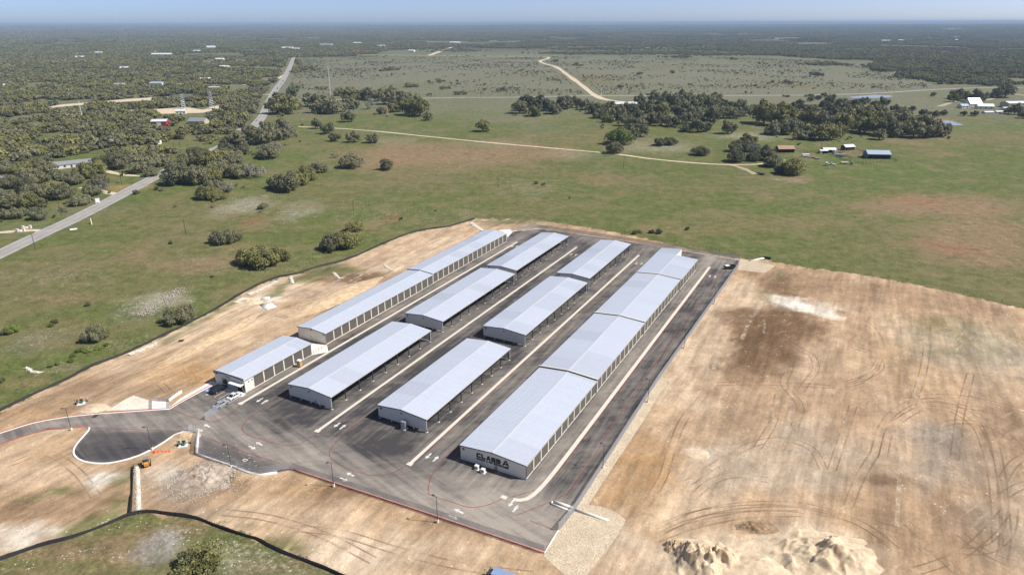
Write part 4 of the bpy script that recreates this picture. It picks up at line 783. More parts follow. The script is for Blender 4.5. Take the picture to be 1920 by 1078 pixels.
def roof_parts(root, w, l, ze, zr, ov=.18, y0=0.0, split=None, name='roof_slope'):
    """two slopes with standing seams and a ridge cap; local x across, y along"""
    t = .09
    yb = (split[0] if split else l)
    for side in (0, 1):
        l_ = l if (side == 1 or not split) else split[0]
        x0, x1 = (-ov, w / 2) if side == 0 else (w / 2, w + ov)
        za, zb = (ze, zr) if side == 0 else (zr, ze)
        if side == 0: za -= ov * (zr - ze) / (w / 2)
        else: zb -= ov * (zr - ze) / (w / 2)
        mb = MB(); mb.prism([(x0, za), (x1, zb), (x1, zb + t), (x0, za + t)], 'y', y0 - ov, l_ + ov)
        sl = mb.build(name, M_roof, parent=root)
        sm = MB(); y = y0
        while y < l_:
            sm.add([(x0, y-.025, za+t), (x1, y-.025, zb+t), (x1, y+.025, zb+t), (x0, y+.025, za+t), (x0, y, za+t+.05), (x1, y, zb+t+.05)], [(0, 1, 5, 4), (3, 4, 5, 2), (0, 4, 3), (1, 2, 5)])
            y += .61
        tag(sm.build('seams', M_roof, parent=sl), kind='stuff')
        eb = MB(); xe = x0 if side == 0 else x1; ez = za if side == 0 else zb
        s_ = -1 if side == 0 else 1
        eb.box(min(xe + s_ * .005, xe + s_ * .14), max(xe + s_ * .005, xe + s_ * .14), y0 - ov, l_ + ov, ez - .10, ez + .06)
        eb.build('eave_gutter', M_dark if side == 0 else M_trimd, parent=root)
    mb = MB(); e = .32; dz = e * (zr - ze) / (w / 2)
    mb.prism([(w/2 - e, zr + t + .03 - dz), (w/2, zr + t + .03), (w/2 + e, zr + t + .03 - dz), (w/2 + e, zr + t + .06 - dz), (w/2, zr + t + .075), (w/2 - e, zr + t + .06 - dz)], 'y', y0 - ov, min(l, yb) + ov)
    mb.build('ridge_cap', M_roof2, parent=root)
    for yy in (y0 - ov - .02, ):
        mb = MB(); q = .14
        zl = ze - ov * (zr - ze) / (w / 2)
        mb.prism([(-ov, zl - q), (w/2, zr - q), (w + ov, zl - q), (w + ov, zl + t + .03), (w/2, zr + t + .03), (-ov, zl + t + .03)], 'y', yy - .03, yy)
        mb.build('rake_trim', M_dark, parent=root)
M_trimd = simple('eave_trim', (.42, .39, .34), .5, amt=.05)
M_roof2 = simple('ridge_metal', (.66, .69, .74), .4, .35, amt=.04)

def gable_poly(w, ze, zr, z0=0.0): return [(0, z0), (w, z0), (w, ze), (w / 2, zr), (0, ze)]
def garage(name, label, u0, u1, v0, v1, ze, zr, nd, y_first=0.0, zbase=0.0, group='enclosed storage buildings', split=None, back=True, front=True):
    w, l = u1 - u0, v1 - v0
    root = empty(name, (*S(u0, v0), 0), -AZ)
    tag(root, label, 'building', group)
    W = .22
    mb = MB(); mb.prism(gable_poly(w, ze, zr), 'y', 0.0, W); mb.build('end_wall', M_wall, parent=root)
    mb = MB(); mb.prism(gable_poly(w, ze, zr), 'y', l - W, l) if not split else mb.box(w/2, w, l - W, l, 0, ze + .2); mb.build('end_wall', M_wall, parent=root)
    ll = split[0] if split else l
    mb = MB(); mb.box(0, W, W + .003, ll - W - .003, 0, ze - .005); mb.build('side_wall', M_wall, parent=root)
    if split:
        mb = MB(); mb.prism([(0, 0), (w/2, 0), (w/2, zr), (0, ze)], 'y', ll - W, ll); mb.build('end_wall', M_wall, parent=root)
        mb = MB(); mb.box(w/2 - W, w/2 - .003, l + .003, ll - W - .003, 0, zr - .01); mb.build('side_wall', M_wall, parent=root)
    # door side: sill, header, piers, doors
    bay = (l - y_first) / nd; pier = .42; dw = bay - pier; dh = ze - .42
    mb = MB(); mb.box(w - W, w + .02, y_first + .0, l, -.02, .11); mb.build('door_sill', M_wconc, parent=root)
    mb = MB(); mb.box(w - W, w, W + .003, l - W - .003, dh + .113, ze - .006); mb.build('door_header', M_trim, parent=root)
    pm = MB(); pm.box(w - W, w + .03, -pier/2, pier/2, .112, dh + .11); pme = pm.mesh('door_pier', M_trim)
    hp_ = MB(); hp_.box(w - W, w + .03, 0, pier/2, .112, dh + .11); hme = hp_.mesh('door_pier', M_trim)
    dm = get_door(dw, dh)
    for i in range(nd):
        y = y_first + i * bay
        if i: link('door_pier', pme, root, (0, y, 0))
        link('overhead_door', dm, root, (w - .16, y + pier / 2, .112))
    link('door_pier', hme, root, (0, y_first + .004, 0)); link('door_pier', hme, root, (0, l - pier / 2 - .004, 0))
    mb = MB(); mb.box(w + .001, w + .09, -.03, .10, .11, ze); mb.build('corner_trim', M_dark, parent=root)
    roof_parts(root, w, l, ze, zr, split=(split if split else None))
    return root, w, l

def man_door(parent, x, y, face='y', h=2.1, w=.95, mat=None):
    mb = MB()
    if face == 'y': mb.box(x, x + w, y - .05, y - .003, .05, h)
    else: mb.box(x + .003, x + .05, y, y + w, .05, h)
    d = mb.build('door', mat or M_wallg, parent=parent)
    hb = MB()
    if face == 'y': hb.box(x + w - .2, x + w - .08, y - .10, y - .055, 1.0, 1.1)
    else: hb.box(x + .055, x + .10, y + w - .2, y + w - .08, 1.0, 1.1)
    hb.build('handle', M_steel, parent=d)
    return d
def wall_lamp(parent, x, y, z):
    mb = MB(); mb.box(x - .15, x + .15, y - .28, y - .003, z, z + .22); return mb.build('wall_lamp', M_dark, parent=parent)
def panel_box(parent, x, y, z0, z1, w=.45, m=None):
    mb = MB(); mb.box(x, x + w, y - .22, y - .003, z0, z1); mb.tube((x + w/2, y - .11, 0), (x + w/2, y - .11, z0 - .003), .04); return mb.build('meter_box', m or M_galv, parent=parent)

# row D (right hand): four stepped sections
D1, w, l = garage('storage_building', 'nearest section of right storage row with big black name sign on gable', -76.9, -59.0, 119.0, 164.3, 4.0, 4.72, 11)
def block_letter(ch, w, h, s):
    mb = MB(); d0, d1 = -.12, -.01
    def bar(x0, x1, z0, z1): mb.box(x0, x1, d0, d1, z0, z1)
    if ch == 'C': bar(0, s, .002, h - .002); bar(s, w, 0, s*.85); bar(s, w, h - s*.85, h)
    elif ch == 'L': bar(0, s, .002, h); bar(s, w, 0, s*.85)
    elif ch == 'S':
        t = s*.8; m = h / 2; bar(0, w, 0, t); bar(0, w, m - t/2, m + t/2); bar(0, w, h - t, h); bar(0, s, m + t/2, h - t); bar(w - s, w, t, m - t/2)
    elif ch == 'A':
        mb.prism([(0, 0), (s, 0), (w/2 + s*.25, h), (w/2 - s*.55, h)], 'y', d0, d1); mb.prism([(w - s, 0), (w, 0), (w/2 + s*.55, h), (w/2 - s*.25, h)], 'y', d0 - .003, d1); bar(w*.26, w*.74, h*.2, h*.2 + s*.7)
    return mb.mesh('sign_letter', M_sign)
xx_ = 4.6
for ch in 'CLASS A':
    if ch == ' ': xx_ += .35; continue
    w_ = 1.15 if ch != 'A' or xx_ < 9 else 1.75
    link('sign_letter', block_letter(ch, w_, 1.15 if w_ < 1.5 else 1.45, .36), D1, (xx_, 0, 2.2)); xx_ += w_ + .2
sign(D1, 'sign_letters', 'BOAT & RV STORAGE', 4.6, -.06, 1.50, .5, 8.7, M_sign, .055)
sign(D1, 'building_letter', 'D', .7, -.06, 2.95, .55, .5, M_sign, .03)
man_door(D1, 9.35, 0, mat=M_galv); panel_box(D1, 8.0, 0, .6, 1.7, m=M_wallg)
D2, *_ = garage('storage_building', 'second section of right storage row, behind the section with the sign', -76.9, -59.0, 164.45, 209.2, 4.25, 4.97, 11)
D3, *_ = garage('storage_building', 'third section of right storage row, next to last towards the field', -76.9, -59.0, 209.35, 255.8, 4.4, 5.12, 11)
D4, *_ = garage('storage_building', 'farthest short section of right storage row with notched far corner', -76.9, -58.7, 255.95, 283.0, 4.5, 5.2, 6, split=(36.0,))
for o, ze, zr in ((D2, 4.25, 4.97), (D3, 4.4, 5.12), (D4, 4.5, 5.2)):
    mb = MB(); w = 17.9
    mb.prism([(-.35, ze - .5), (w/2, zr - .5), (w + .32, ze - .5), (w + .32, ze + .26), (w/2, zr + .26), (-.35, ze + .26)], 'y', -.09, -.05 + .0)
    mb.prism([(-.35, ze + .26), (w/2, zr + .26), (w + .32, ze + .26), (w + .32, ze + .33), (w/2, zr + .33), (-.35, ze + .33)], 'y', -.30, .12)
    mb.build('parapet_coping', M_trim, parent=o)
    mb = MB(); mb.box(w + .034, w + .30, -.36, .06, 0, ze - .3); mb.build('downpipe_pier', M_trim, parent=o)

# row A (left hand) and the office
A1, w, l = garage('storage_building', 'long storage building of left row right behind the office', -162.4, -150.3, 152.8, 216.5, 4.0, 4.62, 16)
man_door(A1, 7.3, 0, mat=M_wallg); panel_box(A1, 5.4, 0, .7, 1.7, .5, M_wallg); wall_lamp(A1, 6.0, 0, 3.95); sign(A1, 'building_letter', 'A', 11.2, -.06, 3.2, .5, .45, M_dark)
A2, *_ = garage('storage_building', 'far storage building of left row with slightly higher roof', -162.8, -150.6, 216.65, 281.0, 4.2, 4.82, 16)
mb = MB(); mb.prism([(-.3, 3.8), (6.1, 4.42), (12.5, 3.8), (12.5, 4.42), (6.1, 5.04), (-.3, 4.42)], 'y', -.09, -.05); mb.build('parapet_coping', M_trim, parent=A2)
mb = MB(); mb.box(12.24, 12.5, -.3, .06, 0, 4.0); mb.build('downpipe_pier', M_trim, parent=A2)
OF, w, l = garage('office_building', 'low office building with awning and parked cars in front, six overhead doors', -161.4, -149.2, 117.6, 145.0, 4.0, 4.6, 6, y_first=3.3, group='enclosed storage buildings')
OF['category'] = 'office'; del OF['group']
mb = MB(); mb.box(w - .22, w, .225, 3.3, 0, 3.7); mb.build('side_wall', M_wall, parent=OF)
mb = MB(); mb.box(-.2, w + .2, -.12, -.045, 3.3, 4.75); mb.build('front_parapet', M_wallg, parent=OF)
sign(OF, 'sign_letters', 'OFFICE', 4.6, -.18, 3.35, .42, 2.1, M_galv, .02)
for x0, x1, z0, z1, nm in ((3.0, 5.0, .9, 2.6, 'window'), (7.9, 8.7, .9, 2.3, 'window'), (9.2, 11.2, .05, 2.35, 'glazed_door'), (11.5, 12.05, .4, 2.3, 'window')):
    mb = MB(); mb.box(x0, x1, -.06, -.003, z0, z1); f = mb.build(nm, M_dark, parent=OF)
    n = 2 if x1 - x0 > 1 else 1
    for k in range(n):
        a = x0 + (x1 - x0) / n * k + .06; c = x0 + (x1 - x0) / n * (k + 1) - .06
        mb = MB(); mb.box(a, c, -.075, -.062, z0 + .06, z1 - .06); mb.build('pane', M_glass, parent=f)
mb = MB(); mb.prism([(-1.5, 2.55), (-.125, 2.85), (-.125, 2.97), (-1.5, 2.65)], 'x', 7.2, w + .1); mb.build('awning', M_white, parent=OF)
man_door(OF, w, .7, 'x'); man_door(OF, w, 2.2, 'x'); wall_lamp(OF, 1.2, -.12, 3.6)
mb = MB(); mb.box(w + .003, w + .25, 1.5, 1.8, 2.9, 3.1); mb.build('wall_lamp', M_dark, parent=OF); mb = MB(); mb.box(w + .003, w + .25, 2.7, 3.0, 2.9, 3.1); mb.build('wall_lamp', M_dark, parent=OF)
mb = MB(); mb.box(w + .035, w + .15, 7.45, 7.7, .5, 1.2); mb.build('extinguisher_box', simple('extinguisher_red', (.45, .04, .03), .5), parent=OF)

# open carports in the two middle rows
def carport(label, u0, u1, v0, v1, ze, zr, nb, letter, extras=()):
    w, l = u1 - u0, v1 - v0
    root = empty('open_carport', (*S(u0, v0), 0), -AZ); tag(root, label, 'carport', 'open sided carports in the two middle rows')
    pw = MB(); pw.prism([(0, .62), (w, .62), (w, ze), (w/2, zr), (0, ze)], 'y', 0, .12)
    pw.build('end_panel', M_wallg, parent=root)
    pw = MB(); pw.prism([(0, .62), (w, .62), (w, ze), (w/2, zr), (0, ze)], 'y', l - .12, l); pw.build('end_panel', M_wallg, parent=root)
    pm = MB(); pm.box(-.11, .11, -.11, .11, 0, ze - .02); pme = pm.mesh('post', M_steel)
    fm = MB(); fm.box(-.3, .3, -.3, .3, 0, .09); fme = fm.mesh('footing', M_wconc)
    bay = l / nb
    for i in range(nb + 1):
        y = i * bay; y = .25 if i == 0 else (l - .25 if i == nb else y)
        for x in (.2, w - .2):
            p = link('post', pme, root, (x, y, 0)); link('footing', fme, p, (0, 0, .03))
        if 0 < i < nb and i % 1 == 0:
            bm_ = MB(); bm_.prism([(.32, ze - .42), (w/2, zr - .45), (w - .32, ze - .42), (w - .32, ze - .04), (w/2, zr - .03), (.32, ze - .04)], 'y', y - .08, y + .08); bm_.build('rafter', M_steel, parent=root)
    for f in (.27, .5, .73):
        for yy in (.06, ):
            mb = MB(); mb.box(w * f - .1, w * f + .1, yy - .05, yy + .15, 0, .618); mb.build('post', M_wallg, parent=root)
    mb = MB(); mb.box(w - .14, w - .02, .13, l - .13, ze - .30, ze - .02); mb.build('eave_beam', M_trim, parent=root)
    mb = MB(); mb.box(.02, .14, .13, l - .13, ze - .30, ze - .02); mb.build('eave_beam', M_trim, parent=root)
    roof_parts(root, w, l, ze, zr)
    sign(root, 'building_letter', letter, .8, -.06, ze - 1.0, .55, .5, M_sign, .03)
    wall_lamp(root, w / 2, 0, zr - 1.2)
    for e in extras: e(root, w)
    return root
def kit(root, w):
    panel_box(root, w * .52, 0, .7, 1.9, .5, M_wallg); panel_box(root, w * .62, 0, .6, 1.5, .4, M_galv); panel_box(root, w * .70, 0, .6, 1.6, .5, M_white)
carport('front carport of the second row, beside the parking lot aisle', -136.2, -120.5, 121.9, 170.6, 4.1, 4.85, 8, 'C', (kit,))
carport('middle carport of the second row from the left', -136.6, -121.0, 178.7, 232.0, 4.15, 4.9, 9, 'L')
carport('farthest carport of the second row, nearest the green field', -136.0, -122.2, 236.0, 290.3, 4.2, 4.9, 9, 'M')
carport('front carport of the third row with upright steel cabinet at gable', -106.4, -90.7, 124.6, 171.0, 4.1, 4.85, 8, 'U')
carport('middle carport of the third row, left of the long right row', -106.7, -90.9, 182.0, 236.2, 4.15, 4.9, 9, 'F')
carport('farthest carport of the third row with a darker roof band', -106.0, -91.8, 241.0, 292.0, 4.2, 4.9, 8, 'G')
# ------------------------------------------------------------------ trees
def leaf_mat(name, ca, cb, cc):
    m, nt, b, out = newmat(name)
    oi = N(nt, 'ShaderNodeObjectInfo')
    n = noise(nt, coords(nt), .45, 4, .6); n2 = noise(nt, coords(nt), 2.5, 3, .6)
    c = mixc(nt, ramp(nt, n, .3, .7), ca, cb)
    c = mixc(nt, val(nt, 'MULTIPLY', ramp(nt, n2, .5, .75), .5), c, cc)
    c = mixc(nt, 1, c, val(nt, 'MULTIPLY_ADD', oi.outputs['Random'], .65, .88), 'MULTIPLY')
    nt.links.new(c, b.inputs['Base Color']); b.inputs['Roughness'].default_value = .7; b.inputs['Specular IOR Level'].default_value = .2
    tl = N(nt, 'ShaderNodeBsdfTranslucent'); nt.links.new(c, tl.inputs[0]); mx = N(nt, 'ShaderNodeMixShader'); mx.inputs[0].default_value = .18
    nt.links.new(b.outputs[0], mx.inputs[1]); nt.links.new(tl.outputs[0], mx.inputs[2]); nt.links.new(mx.outputs[0], out.inputs['Surface'])
    return m
LEAF = {'g': leaf_mat('leaf_greygreen', (.128, .126, .070), (.195, .190, .108), (.24, .235, .15)),
        'o': leaf_mat('leaf_olive', (.140, .140, .052), (.225, .218, .085), (.27, .26, .12)),
        'd': leaf_mat('leaf_dark', (.088, .094, .054), (.140, .146, .080), (.18, .18, .11)),
        'b': leaf_mat('leaf_bright', (.110, .150, .033), (.185, .235, .056), (.24, .28, .09)),
        's': leaf_mat('leaf_silver', (.17, .165, .135), (.24, .23, .19), (.30, .285, .24))}
M_bark = simple('bark', (.075, .062, .050), .9, amt=.3, scale=3)

def crown_arrays(seed, lobes, leaves, leaf, tall=.62, cover=1.0):
    """unit crown: radius 1, base near z 0; leaf sprays on the shells of many lobes"""
    r = np.random.default_rng(seed)
    L = []
    for i in range(lobes):
        a = r.uniform(0, 2 * np.pi); d = np.sqrt(r.uniform(0, 1)) * .76
        top = tall * (1 - .55 * d * d)
        z = r.uniform(.25, 1.0) * top; s = r.uniform(.12, .34) * (1.05 - .25 * d)
        L.append((d * np.cos(a), d * np.sin(a) * r.uniform(.8, 1), max(z, s * .55), s))
    L = np.array(L); p = L[:, 3] ** 2; p /= p.sum()
    k = r.choice(lobes, leaves, p=p)
    d = r.normal(size=(leaves, 3)); d[:, 2] = np.where(r.random(leaves) < .72, np.abs(d[:, 2]), d[:, 2]); d /= np.linalg.norm(d, axis=1)[:, None]
    rad = L[k, 3] * r.uniform(.72, 1.08, leaves)
    c = L[k, :3] + d * rad[:, None] * np.array([1, 1, .85])
    c[:, 2] = np.maximum(c[:, 2], .03)
    nrm = d + r.normal(size=(leaves, 3)) * .55; nrm /= np.linalg.norm(nrm, axis=1)[:, None]
    t = np.cross(nrm, r.normal(size=(leaves, 3))); t /= np.linalg.norm(t, axis=1)[:, None]; bt = np.cross(nrm, t)
    s = leaf * r.uniform(.55, 1.35, leaves)[:, None]
    sk = r.uniform(.5, 1.0, leaves)[:, None]
    V = np.stack([c - t * s * .5, c + bt * s * .5 * sk, c + t * s * .5, c - bt * s * .5 * sk], 1).reshape(-1, 3)
    F = np.arange(leaves * 4).reshape(-1, 4)
    return V, F
CROWN_HI = [mesh_np('oak_crown', *crown_arrays(200 + i, 40 + 4 * (i % 4), 7000, .078, .50 + .09 * (i % 3)), (LEAF['g'],)) for i in range(7)]
CROWN_TALL = [mesh_np('tall_crown', *crown_arrays(240 + i, 26, 4200, .11, 1.0 + .12 * i), (LEAF['g'],)) for i in range(3)]
CROWN_MID = [mesh_np('mid_crown', *crown_arrays(300 + i, 28, 2000, .13, .55 + .1 * (i % 4)), (LEAF['g'],)) for i in range(8)]
CROWN_THIN = [mesh_np('thin_crown', *crown_arrays(340 + i, 22, 1500, .075, .8), (LEAF['s'],)) for i in range(2)]
def trunk_mesh(seed):
    r = random.Random(seed); mb = MB()
    mb.tube((0, 0, -.05), (.02, .01, .22), .065, .05, 7)
    for i in range(5):
        a = i * 1.26 + r.uniform(-.3, .3); e = (.42 * math.cos(a), .42 * math.sin(a), r.uniform(.38, .55))
        mb.tube((.02, .01, .18), e, .035, .012, 5)
        for j in range(2): mb.tube(e, (e[0] * 1.5 + r.uniform(-.1, .1), e[1] * 1.5 + r.uniform(-.1, .1), e[2] + r.uniform(.0, .15)), .013, .005, 4)
    return mb.mesh('trunk', M_bark)
TRUNKS = [trunk_mesh(i) for i in range(3)]
TONE_WORD = {'g': 'grey-green', 'o': 'olive green', 'd': 'dark green', 'b': 'bright green', 's': 'silvery'}
ORD = ['', 'first', 'second', 'third', 'fourth', 'fifth', 'sixth', 'seventh', 'eighth', 'ninth', 'tenth', 'eleventh', 'twelfth', 'thirteenth', 'fourteenth', 'fifteenth', 'sixteenth', 'seventeenth', 'eighteenth', 'nineteenth', 'twentieth', 'twenty-first', 'twenty-second', 'twenty-third', 'twenty-fourth', 'twenty-fifth', 'twenty-sixth', 'twenty-seventh', 'twenty-eighth', 'twenty-ninth', 'thirtieth']
tree_n = 0
def tree(x, y, w, tone, label, group, name='oak_tree', kind='tree', tall=1.0, cat='tree'):
    global tree_n
    r = random.Random(int(x * 7 + y * 13) + 5); tree_n += 1
    root = empty(name, (x, y, 0), r.uniform(0, 6.28)); tag(root, label, cat, group)
    h = w / 2
    if kind == 'thin': me = r.choice(CROWN_THIN)
    elif kind == 'tall': me = r.choice(CROWN_TALL)
    else: me = r.choice(CROWN_HI if math.hypot(x, y) < 620 and w > 5 else CROWN_MID)
    c = link('crown', me, root)
    c.scale = (h * r.uniform(1.0, 1.18), h * r.uniform(.95, 1.12), h * tall * r.uniform(1.25, 1.6)); c.rotation_euler = (0, 0, r.uniform(0, 6.28))
    lift = .25 * h * (.6 if w > 4 else .15); c.location = (0, 0, lift * .5)
    c.material_slots[0].link = 'OBJECT'; c.material_slots[0].material = LEAF[tone]
    t = link('trunk', r.choice(TRUNKS), root); t.scale = (h, h, h * tall)
    return root
